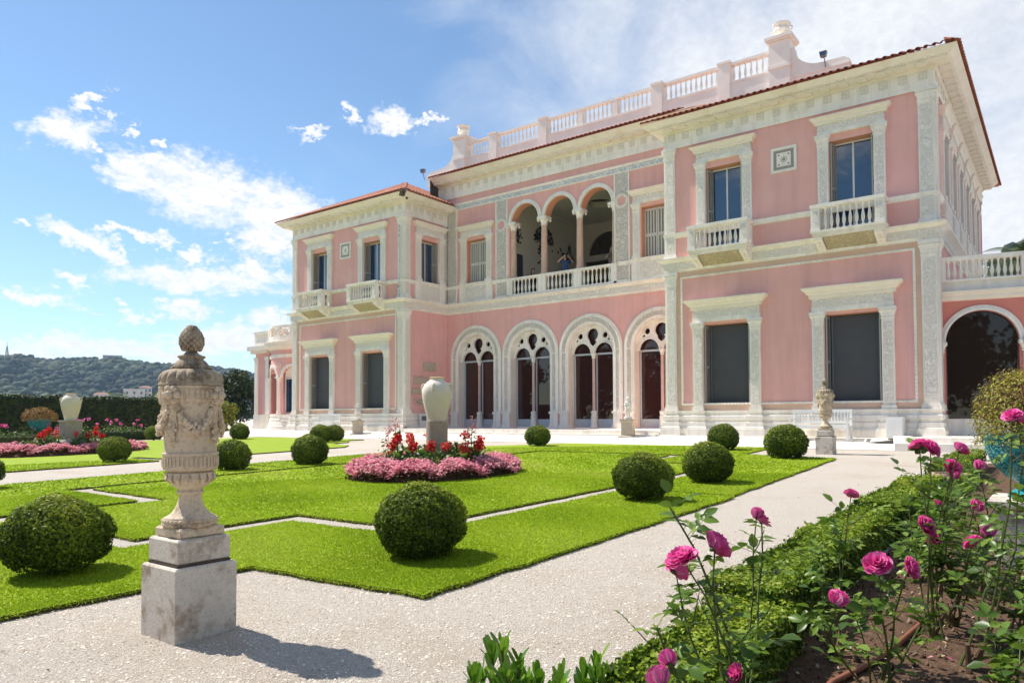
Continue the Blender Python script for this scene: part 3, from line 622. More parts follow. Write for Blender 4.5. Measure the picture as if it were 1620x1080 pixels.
# ---- centre: decorated frame pilasters, upper frieze band, loggia
for (x0, x1) in ((-17.59, -16.92), (-11.05, -10.37), (-20.80, -20.16), (-7.9, -7.27)):
    mb = MB().box(x0, x1, YC-.05, YC, ZB1+.03, 11.12); p = mb.build('frame_pilaster', carv2, villa)
    e = MB()
    for xx in (x0-.03, x1-.03): e.box(xx, xx+.06, YC-.075, YC, ZB1+.03, 11.12)
    e.box(x0-.06, x1+.06, YC-.09, YC, ZB1+.02, ZB1+.14)
    e.build('edge_moulding', white, p)
    if x0 in (-17.59, -11.05):
        cx = (x0+x1)/2; MB().arcband(cx, 9.9, .20, .33, YC-.10, YC-.05, 0, 360, 24).build('wreath', carv, p); MB().arcband(cx, 9.9, .0001, .205, YC-.056, YC-.05, 0, 360, 20).build('wreath_disc', pink, p)
mb = MB().box(.36, .70, -.05, 0, ZB1+.03, ZF); mb.map(lambda x, y, z: (XL1-y, x+YC-.72, z)); mb.build('frame_pilaster', carv2, villa)
fb = MB().sweep([(XL1, YC), (XR0, YC)], [(0, 11.12), (.06, 11.12), (.06, 11.17), (.04, 11.18), (.04, 11.38), (.08, 11.41), (.10, 11.46), (0, 11.48)]).build('frieze_band', white, villa)
MB().sweep([(XL1, YC), (XR0, YC)], [(.044, 11.19), (.044, 11.37)]).build('frieze_relief', carved('carved_bluish_relief', (.76, .745, .70), (.54, .555, .56), 5, .015), fb)
lg = MB()
for c in LG: lg.arcband(c, 9.95, .79, .86, YC-.10, YC, 0, 180, 28); lg.arcband(c, 9.95, .86, .965, YC-.06, YC, 0, 180, 28)
loggia = lg.build('loggia_arcade', white, villa)
lr = MB()
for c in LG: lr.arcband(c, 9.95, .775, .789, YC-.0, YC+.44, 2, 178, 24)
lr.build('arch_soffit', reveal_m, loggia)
colm = mat('peach_marble_column', (.66, .45, .33), .45, .12, 4, col2=(.50, .34, .27), c2scale=3, c2amt=.5)
col_me = MB().lathe([(.20, 7.26), (.20, 7.33), (.17, 7.36), (.18, 7.40), (.155, 7.44), (.155, 8.2), (.135, 9.56)], seg=18).mesh('column', colm, True)
ccap = MB().lathe([(.14, 9.56), (.16, 9.58), (.14, 9.61), (.16, 9.70), (.22, 9.80), (.23, 9.83)], seg=14).box(-.25, .25, -.25, .25, 9.83, 9.95)
for sx in (-1, 1):
    for sy in (-1, 1): ccap.ball((sx*.2, sy*.2, 9.78), .06, 8, 5)
ccap_me = ccap.mesh('capital', white, True)
for x in (-16.69, -14.90, -12.96, -11.14):
    c = inst('column', col_me, loggia, (x, YC+.16, 0)); inst('capital', ccap_me, c)
lb = MB().box(-16.9, -10.97, YC-.12, YC+.14, 7.15, 7.26).box(-16.9, -10.97, YC-.09, YC+.11, 6.40, 6.48).build('loggia_balustrade', white, villa)
for a, b in ((-16.9, -16.62), (-15.10, -14.68), (-13.16, -12.76), (-11.26, -10.97)): MB().box(a, b, YC-.10, YC+.11, 6.48, 7.15).build('pier', white, lb)
for a, b in ((-16.62, -15.10), (-14.68, -13.16), (-12.76, -11.26)):
    for i in range(7): inst('baluster', bal_me, lb, (a+(b-a)*(i+.5)/7, YC, 6.48), 0, (1.05, 1.05, .96))
# the open room behind the loggia
plas = mat('loggia_plaster', (.74, .69, .60), .9, .08, .6)
ceil_m = mat('loggia_ceiling', (.70, .67, .60), .9, .05, 1)
LX0, LX1, LY1, LZ1 = -17.2, -10.4, 10.4, 11.4
mb = MB(); mb.plate(rect(YC+.45, LY1, 6.42, LZ1), [rect(3.85, 4.75, 6.43, 8.75)], 0, .25); mb.map(lambda x, y, z: (LX0-y, x, z)); mb.build('loggia_wall', plas, villa)
bk_hole = [(-17.0, 6.43), (-14.2, 6.43), (-14.2, 9.3), (-17.0, 9.3)]
mb = MB(); mb.plate(rect(LX0, LX1, 6.42, LZ1), [bk_hole, archhole(-15.6, 1.2, 9.62, 9.64, 18)], LY1, LY1+.3); mb.build('loggia_wall', plas, villa)
MB().box(LX1, LX1+.25, YC+.45, LY1, 6.42, LZ1).build('loggia_wall', plas, villa)
mb = MB(); oc = [(-14.25+.72*math.cos(2*PI*i/28), 7.2+.72*math.sin(2*PI*i/28)) for i in range(28)]
mb.plate([(LX0, YC+.45), (LX1, YC+.45), (LX1, LY1), (LX0, LY1)], [oc], 0, .3); mb.map(lambda x, y, z: (x, z, LZ1+y)); mb.build('loggia_ceiling', ceil_m, villa)
MB().lathe([(.80, LZ1+.3), (.80, LZ1+.6), (.5, LZ1+.9), (.001, LZ1+1.0)], (-14.25, 7.2, 0), 24).build('oculus_cap', mat('dark_oculus_cap', (.05, .035, .025), .6, .2, 6), villa)  # dark closed cap added to keep the ceiling hole dark
MB().box(LX0, LX1, YC+.45, LY1, 6.3, 6.42).build('loggia_floor', mat('loggia_floor_stone', (.40, .34, .28), .5, .1, 2), villa)
MB().box(LX0-.25, LX0-.05, 3.85, 4.75, 6.42, 8.75).build('door', mat('slate_door', (.05, .06, .075), .5, .1, 3), villa)
dk = mat('dark_olive_door', (.085, .07, .045), .45, .15, 3)
bd = MB(); bd.plate(archhole(-15.6, 1.2, 9.62, 9.64, 18), [], LY1+.12, LY1+.18); bd.arcband(-15.6, 9.64, .7, .78, LY1+.06, LY1+.13)
for i in range(3): bd.box(-16.2+i*.6-.03, -16.2+i*.6+.03, LY1+.07, LY1+.12, 9.64, 10.7)
bd.build('lunette', dk, villa)
dr = MB().box(-17.0, -14.2, LY1+.2, LY1+.25, 6.43, 9.3).build('door', dk, villa); MB().box(-16.9, -14.3, LY1+.17, LY1+.2, 8.5, 8.9).build('lamplight_strip', mat('painted_lamplight', (.55, .40, .16), .6, .1, 3), dr)  # dark panel closes the opening; yellow strip painted as the light inside

# ---- four arched french windows on the ground floor
wfr = mat('door_frame_bluegrey', (.50, .53, .56), .5, .05, 4)
av = MB()
for r0, r1, y in ((AR, AR+.10, -.03), (AR+.10, AR+.16, -.07), (AR+.16, AR+.34, -.05), (AR+.34, AR+.41, -.10), (AR+.41, AR+.49, -.07)): av.arcband(0, ASP, r0, r1, y, 0, 0, 180, 36)
for s in (-1, 1):
    for r0, r1, y in ((AR, AR+.10, -.03), (AR+.10, AR+.16, -.07), (AR+.16, AR+.34, -.05), (AR+.34, AR+.41, -.10), (AR+.41, AR+.49, -.07)):
        a, b = sorted((s*r0, s*r1)); av.box(a, b, y, 0, .9, ASP)
av_me = av.mesh('arched_window', white)
orn = MB().arcband(0, ASP, AR+.17, AR+.33, -.06, -.045, 0, 180, 36)
for s in (-1, 1):
    a, b = sorted((s*(AR+.17), s*(AR+.33))); orn.box(a, b, -.06, -.045, .95, ASP-.06)
orn_me = orn.meshes('archivolt_relief', carved('carved_arch_relief', (.74, .71, .65), (.60, .57, .49), 8, .012))
bd_ = MB()
for i in range(61):
    a = PI*i/60; bd_.ball(((AR+.13)*math.cos(a), -.075, ASP+(AR+.13)*math.sin(a)), .028, 6, 4)
bd_me = bd_.mesh('bead_row', white)
ped = MB()
for s in (-1, 1):
    a, b = sorted((s*(AR-.02), s*(AR+.50))); ped.box(a, b, -.15, .40, .15, .26); ped.box(a+.02, b-.02, -.12, .38, .26, .34); ped.box(a+.05, b-.05, -.10, .36, .34, .80); ped.box(a+.01, b-.01, -.14, .38, .80, .90)
ped_me = ped.meshes('pedestal', white)
def teardrop(cx, cz, r, n=18):
    pts = []
    for i in range(n):
        a = 2*PI*i/n-PI/2; rr = r*(1+.75*max(0, math.cos(a+PI/2))**8); pts.append((cx+rr*math.cos(a), cz+rr*math.sin(a)))
    return pts
def circ(cx, cz, r, n=14): return [(cx+r*math.cos(2*PI*i/n), cz+r*math.sin(2*PI*i/n)) for i in range(n)]
LT = .455
tro = [(-AR+.01, 3.44), (-.555-LT, 3.44)]+[(-.555+LT*math.cos(PI-PI*i/14), 3.46+LT*math.sin(PI*i/14)) for i in range(15)]+[(-.555+LT, 3.44), (.555-LT, 3.44)]+[(.555+LT*math.cos(PI-PI*i/14), 3.46+LT*math.sin(PI*i/14)) for i in range(15)]+[(.555+LT, 3.44), (AR-.01, 3.44)]+[((AR-.01)*math.cos(PI*i/24), ASP+(AR-.01)*math.sin(PI*i/24)) for i in range(25)]
tr = MB(); tr.plate(tro, [teardrop(0, 4.28, .29), circ(-.63, 4.24, .13), circ(.63, 4.24, .13), [(-.83, 3.98), (-.74, 4.05), (-.78, 4.12), (-.87, 4.05)], [(.83, 3.98), (.87, 4.05), (.78, 4.12), (.74, 4.05)]], .20, .28)
for s in (-1, 1): tr.arcband(s*.555, 3.46, LT-.0, LT+.05, .16, .20, 0, 180, 16); tr.arcband(s*.63, 4.24, .13, .165, .17, .20, 0, 360, 16)
tr.arcband(0, 4.29, .292, .335, .165, .20, -60, 240, 20)
tr_me = tr.mesh('tracery', white)
cm = mat('rose_marble_column', (.60, .40, .36), .4, .12, 5)
mc_me = MB().lathe([(.075, .92), (.07, 1.0), (.066, 3.2), (.075, 3.23)], (0, .27, 0), 14).mesh('colonnette', cm, True)
mcp = MB().lathe([(.075, 3.23), (.09, 3.26), (.075, 3.29), (.12, 3.40), (.14, 3.42), (.14, 3.46)], (0, .27, 0), 12); mcp.lathe([(.17, .15), (.17, .24), (.14, .28), (.14, .62), (.16, .66), (.12, .70), (.13, .80), (.15, .86), (.10, .92)], (0, .27, 0), 8); mcp_me = mcp.meshes('colonnette_base', white)
dfr = MB()
for s in (-1, 1):
    x0, x1 = sorted((s*.04, s*1.10)); dfr.plate(rect(x0, x1, .16, 3.48), [rect(x0+.07, x1-.07, .55, 3.40)], .40, .45)
dfr_me = dfr.meshes('door_frame', wfr); dgl = MB().plate(archhole(0, AR, .16, ASP), [], .43, None).mesh('pane', arch_glass)
arv = MB(); hp = archhole(0, AR-.006, .15, ASP, 28); n_ = len(hp)
arv.add([(x, -.02, z) for x, z in hp]+[(x, .44, z) for x, z in hp], [(i, i+1, n_+i+1, n_+i) for i in range(1, n_-1)]+[(n_-1, 0, n_, 2*n_-1)]); arv_me = arv.mesh('reveal', white)
for c in AC:
    w = inst('arched_window', av_me, villa, (c, YC, 0)); inst('bead_row', bd_me, w); inst('tracery', tr_me, w); inst('colonnette', mc_me, w); inst('reveal', arv_me, w)
    for nm, ms in (('archivolt_relief', orn_me), ('pedestal', ped_me), ('colonnette_base', mcp_me), ('door_frame', dfr_me)):
        for q_ in ms: inst(nm, q_, w)
    inst('pane', dgl, w)

# ---- roofs: hipped slopes carrying rows of barrel tiles
def roof(name, x0, x1, y0, y1, z, slope, ridge_y, rows=3, sides=('f',), tp=.225, hip=True):
    """eave rectangle with hips; courses of tiles near the visible eaves"""
    cx = (x0+x1)/2; w = (x1-x0)/2; h = w*slope
    mb = MB()
    if hip: V = [(x0, y0, z), (x1, y0, z), (x1, y1, z), (x0, y1, z), (cx, y0+w, z+h), (cx, y1-w if y1-w > y0+w else y0+w+.01, z+h)]; mb.add(V, [(0, 1, 4), (1, 2, 5, 4), (2, 3, 5), (3, 0, 4, 5), (0, 3, 2, 1)])
    else: mb.add([(x0, y0, z), (x1, y0, z), (x1, ridge_y, z+(ridge_y-y0)*slope), (x0, ridge_y, z+(ridge_y-y0)*slope)], [(0, 1, 2, 3)])
    return mb.build(name, tile_m, villa)
PIT = .40; PITL = .50; ANG = math.atan(PIT); ANGL = math.atan(PITL)
tl = MB(); n = 6
for i in range(n+1):
    a = PI*i/n; tl.v += [(-.085*math.cos(a), 0, .075*math.sin(a)), (-.070*math.cos(a), .44, .065*math.sin(a)+.01), (-.072*math.cos(a), 0.0, .062*math.sin(a))]
for i in range(n): o = 3*i; tl.f += [(o, o+3, o+4, o+1), (o, o+2, o+5, o+3)]
tl.v += [(.085, .0, .03), (.14, .0, .03), (.14, .44, .03), (.07, .44, .03)]; k = len(tl.v); tl.f.append((k-4, k-3, k-2, k-1))
tile_me = tl.mesh('roof_tile', tile_m, True)
def eave(parent, a, b, z, nrm, courses, ANG=ANG):
    """first courses as single tiles, 'nrm' points up the slope"""
    a, b = Vector(a), Vector(b); L = (b-a).length; t = (b-a)/L; n_ = int(L/.215); nrm = Vector(nrm)
    rz = math.atan2(nrm.y, nrm.x)-PI/2
    for c in range(courses):
        for i in range(n_):
            s = (i+.5)*L/n_
            if c and (s < .40*c*1.0 or s > L-.40*c*1.0): continue
            p = a+t*s+nrm*(c*.38*math.cos(ANG)-.07)
            o = inst('roof_tile', tile_me, parent, (p.x, p.y, z+.012+c*.38*math.sin(ANG)-.02), rot=(ANG+random.uniform(-.015, .015), random.uniform(-.03, .03), rz+random.uniform(-.02, .02)))
def tile_field(parent, a, b, z, nrm, c0, c1, ANG=ANG):
    """the courses further up as one joined part"""
    a, b = Vector(a), Vector(b); L = (b-a).length; t = (b-a)/L; n_ = int(L/.215); nrm = Vector(nrm); mb = MB()
    for c in range(c0, c1):
        for i in range(n_):
            s = (i+.5)*L/n_; up = c*.38*math.cos(ANG)
            if s < up+.1 or s > L-up-.1: continue
            p = a+t*s+nrm*(up-.07); zz = z-.008+c*.38*math.sin(ANG)
            vs = []
            for j in range(5):
                q = PI*j/4
                for (d, rr) in ((0, .085), (.44, .070)):
                    lx = -rr*math.cos(q); up2 = d*math.cos(ANG)-rr*.85*math.sin(q)*math.sin(ANG); w = p+t*lx+nrm*up2
                    vs.append((w.x, w.y, zz+d*math.sin(ANG)+rr*.85*math.sin(q)*math.cos(ANG)))
            mb.add(vs, [(2*j, 2*j+2, 2*j+3, 2*j+1) for j in range(4)])
    return stuff(mb.build('tile_courses', tile_m, parent))
rl = roof('roof', XL0-OV, XL1+OV, -OV, 9.6, ZE+.01, PITL, 0); rr_ = roof('roof', XR0-OV, XR1+OV, -OV, YB+OV, ZE+.01, PIT, 0)
rc = roof('roof', -21.5, XR0+.1, YC-OV, 7, 12.86, PIT, 6.6, hip=False)
eave(rl, (XL0-OV, -OV, 0), (XL1+OV, -OV, 0), ZE+.03, (0, 1, 0), 2, ANGL); tile_field(rl, (XL0-OV, -OV, 0), (XL1+OV, -OV, 0), ZE+.03, (0, 1, 0), 2, 14, ANGL)
eave(rl, (XL1+OV, -OV, 0), (XL1+OV, YC-.3, 0), ZE+.03, (-1, 0, 0), 1, ANGL); tile_field(rl, (XL1+OV, -OV, 0), (XL1+OV, 9.6, 0), ZE+.03, (-1, 0, 0), 1, 14, ANGL)
eave(rr_, (XR0-OV, -OV, 0), (XR1+OV, -OV, 0), ZE+.03, (0, 1, 0), 1); tile_field(rr_, (XR0-OV, -OV, 0), (XR1+OV, -OV, 0), ZE+.03, (0, 1, 0), 1, 8)
eave(rr_, (XR1+OV, -OV, 0), (XR1+OV, YB+OV, 0), ZE+.03, (-1, 0, 0), 1)
eave(rc, (-21.5, YC-OV, 0), (XR0-.4, YC-OV, 0), 12.88, (0, 1, 0), 1); tile_field(rc, (-21.5, YC-OV, 0), (XR0-.4, YC-OV, 0), 12.88, (0, 1, 0), 1, 4)
# dark gap with the gutter where the centre cornice ends over the left wing
MB().box(-21.46, -21.40, YC-.62, YC-.05, 11.7, 12.8).build('gutter_end', mat('dark_zinc', (.05, .045, .045), .5, .2, 5), villa)
# rain pipe and pigeon-stained gutter head at the left wing's inner corner
rp = MB().tube([(XL1-.28, -.09, ZB1+.1), (XL1-.28, -.09, 9.9)], .045, 10)
for z in (7.2, 8.4, 9.6): rp.lathe([(.055, z), (.055, z+.05)], (XL1-.28, -.09, 0), 10)
rp.build('rain_pipe', mat('chipped_white_pipe', (.72, .72, .70), .6, .1, 4, col2=(.10, .09, .08), c2scale=5, c2amt=.9, c2lo=.56, c2hi=.60), villa)
gh = MB()
for i in range(40): gh.ball((XL1+OV-.12+random.gauss(0, .09), -OV-.0+random.gauss(0, .07), ZE-.02-abs(random.gauss(0, .13))), random.uniform(.03, .08), 6, 4)
gh.build('gutter_nest', mat('nest_brown', (.13, .10, .07), .95, .4, 20), villa)

# ---- roof balustrade
RBY = 6.5
rb = MB().box(-23.0, -4.85, RBY-.14, RBY+.14, 16.02, 16.13).box(-23.0, -4.85, RBY-.15, RBY+.15, 14.0, 15.24).box(-23.0, -4.85, RBY-.18, RBY+.18, 15.18, 15.27)
rbal = rb.build('roof_balustrade', mat('pinkish_white_render', (.85, .80, .745), .8, .06, 2), villa)
rw_m = MATS['pinkish_white_render']; rbal_me = MB().lathe(bal_prof, seg=8).mesh('baluster', rw_m, True)
PX = [-22.68, -20.4, -17.1, -14.83, -12.86, -10.6, -7.38, -4.93]
for i, x in enumerate(PX):
    if i in (0, 7):
        s = 1 if i == 7 else -1
        mb = MB().box(x-.42, x+.42, RBY-.42, RBY+.42, 14.0, 16.30).box(x-.46, x+.46, RBY-.46, RBY+.46, 15.15, 15.28).box(x-.50, x+.50, RBY-.50, RBY+.50, 16.30, 16.38).box(x-.56, x+.56, RBY-.56, RBY+.56, 16.38, 16.50); mb.build('end_pier', rw_m, rbal)
        pts = [(0, 15.95)]+[(.12+1.1*(1-math.cos(PI/2*j/8))+.35*j/8*0, 15.95-.95*math.sin(PI/2*j/8)) for j in range(9)]+[(2.05, 14.98), (2.25, 14.85), (2.2, 14.1), (0, 14.1)]
        mb = MB().plate([(x+s*(.42+a), z) for a, z in pts], [], RBY-.2, RBY+.2); sc = mb.build('scroll_wall', rw_m, rbal)
        MB().box(*sorted((x+s*.42, x+s*2.70)), RBY-.24, RBY+.24, 14.66, 14.74).build('scroll_ledge', rw_m, sc)
    elif i in (3, 4): MB().box(x-.13, x+.13, RBY-.13, RBY+.13, 15.27, 16.02).build('pier', rw_m, rbal)
    else: MB().box(x-.26, x+.26, RBY-.22, RBY+.22, 14.0, 16.12).box(x-.30, x+.30, RBY-.26, RBY+.26, 16.12, 16.22).build('pier', rw_m, rbal)
for i in range(7):
    a = PX[i]+(.42 if i == 0 else .13 if i in (3, 4) else .26); b = PX[i+1]-(.42 if i == 6 else .13 if i+1 in (3, 4) else .26); n = max(3, round((b-a)/.245))
    for j in range(n): inst('baluster', rbal_me, rbal, (a+(b-a)*(j+.5)/n, RBY, 15.27), 0, (1.15, 1.15, 1.075))
# vases on the end piers
vase = thing('roof_vase', 'small pale stone vase on the right-hand pier of the roof balustrade', 'vase', (-4.93, RBY, 16.50), group='vases on the roof balustrade')
MB().lathe([(.14, 0), (.14, .05), (.06, .09), (.07, .13), (.26, .26), (.33, .38), (.31, .46), (.27, .52), (.36, .60), (.37, .66), (.30, .66), (.28, .6)], seg=20).build('bowl', white, vase, smooth=True)
for s in (-1, 1): MB().tube([(s*.29, 0, .34), (s*.42, 0, .36), (s*.44, 0, .46), (s*.34, 0, .52)], .03, 6).build('handle', white, vase)
dup(vase, (-22.68, RBY, 16.50), 0, 'small pale stone vase on the left-hand pier of the roof balustrade')
# floodlights clamped to the scroll walls
for (x, y, z, lab, sg) in ((-3.15, RBY-.3, 15.0, 'grey floodlight on a bracket at the right end of the roof parapet', 1), (-25.2, RBY-.6, 14.75, 'grey floodlight on a bracket at the left end of the roof parapet', -1)):
    t = thing('floodlight', lab, 'floodlight', (x, y, z), 0, 'floodlights on the roof'); t.scale = (.62, .62, .62); gm = mat('grey_lamp_metal', (.24, .24, .25), .4, .1, 6)
    MB().tube([(0, .1, -.45), (0, -.12, 0), (-.05*sg, -.15, .18)], .035, 8).build('bracket', gm, t); MB().frust(-.05*sg, -.2, .12, .42, .17, .12, .22, .16).box(-.05*sg-.23, -.05*sg+.23, -.38, -.04, .42, .46).build('housing', gm, t)
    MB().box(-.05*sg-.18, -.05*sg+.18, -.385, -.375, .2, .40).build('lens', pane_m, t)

# ---- things fixed to the left wing's inner side: old stone fragments and a small notice
fr_m = mat('old_stone_fragment', (.52, .44, .34), .9, .2, 8, .008, 30)
for (y0, y1, z0, z1, lab) in ((1.30, 2.15, 2.95, 3.37, 'pale inscribed stone slab set high on the salmon side wall'), (.60, 1.55, 2.28, 2.62, 'long pale stone slab on the side wall left of the big jar'), (.50, 1.35, 1.78, 2.06, 'narrow brownish stone moulding on the side wall left of the big jar'), (.66, 1.30, 1.30, 1.56, 'broken carved stone fragment lowest on the side wall left of the big jar')):
    mb = MB().box(XL1, XL1+.07, y0, y1, z0, z1).box(XL1+.07, XL1+.085, y0+.05, y1-.05, z0+.05, z1-.05)
    if z0 < 1.5:
        mb = MB()
        for i in range(14): mb.ball((XL1+.06, random.uniform(y0, y1), random.uniform(z0, z1)), random.uniform(.05, .10), 7, 5, (.8, 1.2, .9))
    for i in range(2 if z0 > 2 else 0): mb.box(XL1+.085, XL1+.09, y0+.1, y1-.1, z0+.10+.12*i, z0+.13+.12*i)
    tag(mb.build('stone_fragment', fr_m), lab, 'stone fragment', 'stone fragments on the side wall')
nb = MB().box(XL1+.215, XL1+.24, .82, 1.55, -.02, .84); o = tag(nb.build('notice_board', mat('white_enamel', (.80, .80, .78), .4, .03, 5)), 'white notice board leaning on the plinth behind the big jar', 'notice board')
MB().box(XL1+.241, XL1+.246, .95, 1.25, .50, .72).build('photo', mat('notice_photo_grey', (.16, .16, .16), .5, .6, 14), o)
# ================================================================== right-hand arcaded gallery (slightly turned away)
gal = thing('arcaded_gallery', 'low salmon arcaded gallery with a white balustrade beside the right wing', 'building', (XR1, .55, 0), R(11))
redp = mat('deep_salmon_stucco', (.66, .24, .19), .85, .06, 1.2, .0015, 90)
GC = [1.02, 3.18, 5.34]; gal_glass = glass('gallery_glass', (.022, .013, .009), .02, .5, 1.5)
mb = MB(); mb.plate(rect(0, 8, 0, 4.1), [archhole(c, .92, .55, 2.82) for c in GC], 0, .4); mb.build('wall', redp, gal)
for c in GC:
    g = MB().arcband(c, 2.82, .92, .99, -.09, 0, 0, 180, 28).arcband(c, 2.82, .99, 1.07, -.05, 0, 0, 180, 28).build('archivolt', white, gal)
    for s in (-1, 1): MB().lathe([(.09, .55), (.09, .65), (.07, .7), (.065, 2.5)], (c+s*1.04, -.06, 0), 12).build('column', cm, g, smooth=True); MB().lathe([(.07, 2.5), (.09, 2.54), (.08, 2.58), (.13, 2.72)], (c+s*1.04, -.06, 0), 10).box(c+s*1.04-.15, c+s*1.04+.15, -.2, .05, 2.72, 2.82).build('capital', white, g)
    mb = MB().plate(archhole(c, .92, .56, 2.82), [], .18, None); mb.build('pane', gal_glass, g)
    MB().box(c-.92, c-.88, .12, .18, .55, 2.9).box(c+.88, c+.92, .12, .18, .55, 2.9).build('frame', mat('dark_brown_frame', (.10, .06, .05), .5, .1, 5), g)
MB().box(0, 8, -.06, 0, 0, .55).box(0, 8, -.12, 0, 0, .14).build('plinth', white, gal)
MB().sweep([(0, 0), (8, 0)], [(0, 4.05), (.05, 4.07), (.10, 4.12), (.10, 4.2), (.2, 4.26), (.22, 4.32), (0, 4.34)]).build('cornice', cream, gal)
MB().box(0, 8, -.02, .4, 4.3, 4.62).build('parapet', white, gal)
gb = MB().box(0, 8, -.12, .12, 5.24, 5.36).box(0, 8, -.10, .10, 4.62, 4.68).build('balustrade', white, gal)
for a in (0.0, 2.02, 4.2): MB().box(a, a+.28 if a else .14, -.11, .11, 4.68, 5.24).build('pier', white, gb)
for a, b in ((.14, 2.02), (2.30, 4.2)):
    for i in range(12): inst('baluster', bal_me, gb, (a+(b-a)*(i+.5)/12, 0, 4.68), 0, (.95, .95, .80))
MB().box(0, 8, .4, 5, 4.3, 4.5).build('roof_terrace', pave, gal)
# white platform steps in front of the gallery, white vent box
pw = tag(MB().box(.75, 3.9, -2.1, -.1, -.2, .06).lathe([(.45, -.2), (.45, .06)], (.75, -1.1, 0), 24).box(.55, 4.1, -2.45, 0.0, -.33, -.10).build('stone_platform', white), 'low white two-step stone platform in front of the dark arched door', 'steps')
vb = tag(MB().box(.02, .48, -.62, -.22, -.02, .62).box(.05, .45, -.635, -.615, .05, .55).build('cabinet', mat('white_enamel', (.8, .8, .78), .4)), 'small white metal cabinet against the plinth right of the bench', 'cabinet')
hl = tag(MB().add([(-.35, -1.25, -.135), (.30, -1.25, -.135), (.30, -.95, -.10), (-.35, -1.25, -.125), (.30, -1.25, -.05), (.30, -.95, -.05)], [(0, 1, 2), (3, 5, 4), (0, 3, 4, 1), (1, 4, 5, 2), (2, 5, 3, 0)]).build('wedge_plate', mat('dark_grey_plate', (.10, .10, .10), .5, .2, 8)), 'dark wedge-shaped plate beside the white platform', 'ramp')  # flat dark wedge lying on the paving

# ================================================================== left: round-fronted pavilion
pav = thing('pavilion', 'round-fronted pink garden pavilion at the far left end of the villa', 'building', (-32.1, 3.55, 0))
PR = 2.55
def bend(x, y, z): a = x/PR; r = PR - y; return (r*math.sin(a), -r*math.cos(a), z)
def fine(mb, n=1): return mb
def strip_wall(holes_, z0, z1):
    """curved wall built in narrow vertical strips so that it bends smoothly"""
    mb = MB(); x = -4.0; dx = .125
    def hz(xx):
        for c, hw, zb, zs in holes_:
            if abs(xx-c) < hw: return zb, zs+math.sqrt(max(0, hw*hw-(xx-c)**2))
        return None
    while x < 4.0:
        h0, h1 = hz(x+.02), hz(x+dx-.02)
        if h0 and h1:
            mb.add([(x, 0, z0), (x+dx, 0, z0), (x+dx, 0, h1[0]), (x, 0, h0[0])], [(0, 1, 2, 3)]); mb.add([(x, 0, h0[1]), (x+dx, 0, h1[1]), (x+dx, 0, z1), (x, 0, z1)], [(0, 1, 2, 3)])
            mb.add([(x, 0, h0[1]), (x+dx, 0, h1[1]), (x+dx, .3, h1[1]), (x, .3, h0[1])], [(0, 1, 2, 3)])
        else: mb.add([(x, 0, z0), (x+dx, 0, z0), (x+dx, 0, z1), (x, 0, z1)], [(0, 1, 2, 3)])
        x += dx
    return mb
PA = [-2.55, -.80, .95]
hol = [(c, .62, .9, 3.0) for c in PA]
strip_wall(hol, 0, 4.7).map(bend).build('wall', pink, pav)
mb = MB(); x = -3.9
while x < 3.9: mb.add([(x, .3, .8), (x+.13, .3, .8), (x+.13, .3, 3.8), (x, .3, 3.8)], [(0, 1, 2, 3)]); x += .13
mb.map(bend).build('niche_wall', pink, pav)
def ring(prof, name, m, a0=-95, a1=95, n=40, parent=pav):
    pth = [(PR*math.sin(R(a0+(a1-a0)*i/n)), -PR*math.cos(R(a0+(a1-a0)*i/n))) for i in range(n+1)]
    return MB().sweep(pth, prof).build(name, m, parent)
ring([(0, .86), (.06, .86), (.06, .74), (.03, .72), (.03, .62), (.09, .58), (.09, .46), (.05, .44), (.12, .38), (.14, .2), (.2, .18), (.2, -.3), (0, -.3)], 'plinth', white)
ring([(0, 4.15), (.05, 4.15), (.06, 4.35), (0, 4.36)], 'architrave', white)
ring([(0, 4.62), (.06, 4.62), (.10, 4.72), (.30, 4.78), (.34, 4.95), (.40, 5.05), (0, 5.08)], 'cornice', cream)
par = ring([(0, 5.05), (.10, 5.05), (.10, 5.42), (-.10, 5.42), (-.1, 5.05)], 'parapet', white)
ring([(.12, 5.90), (.12, 6.02), (-.12, 6.02), (-.12, 5.90), (.12, 5.90)], 'rail', white, parent=par)
for i in range(9):
    a = R(-88+22*i); MB().box(-.10, .10, -.09, .09, 5.42, 5.90).build('pier', white, par, (PR*math.sin(a), -PR*math.cos(a), 0), a)
    if i < 8:
        lat = MB(); a2 = a+R(11)
        for s in (-1, 1): lat.tube([(-.36*s, 0, 5.43), (.36*s, 0, 5.89)], .035, 4); lat.tube([(-.36*s, 0, 5.66), (0, 0, 5.66+.2*s)], .03, 4)
        lat.arcband(0, 5.66, .10, .17, -.03, .03, 0, 360, 12); lat.build('lattice', white, par, (PR*.98*math.sin(a2), -PR*.98*math.cos(a2), 0), a2)
for c in PA:
    mb = MB(); mb.arcband(c, 3.0, .60, .76, -.08, 0, 0, 180, 24); mb.map(bend).build('archivolt', white, pav)
for x in (-3.42, -1.67, .075, 1.83):
    mb = MB().lathe([(.15, .86), (.15, .96), (.11, 1.0), (.105, 2.75), (.12, 2.78), (.16, 2.94)], (0, 0, 0), 12).box(-.18, .18, -.18, .12, 2.94, 3.02); p = bend(x, -.06, 0); mb.build('column', white, pav, (p[0], p[1], 0), x/PR, smooth=True)
    md = MB().arcband(0, 3.72, .07, .13, -.04, 0, 0, 360, 14); p = bend(x, -.01, 0); md.build('roundel', white, pav, (p[0], p[1], 0), x/PR)
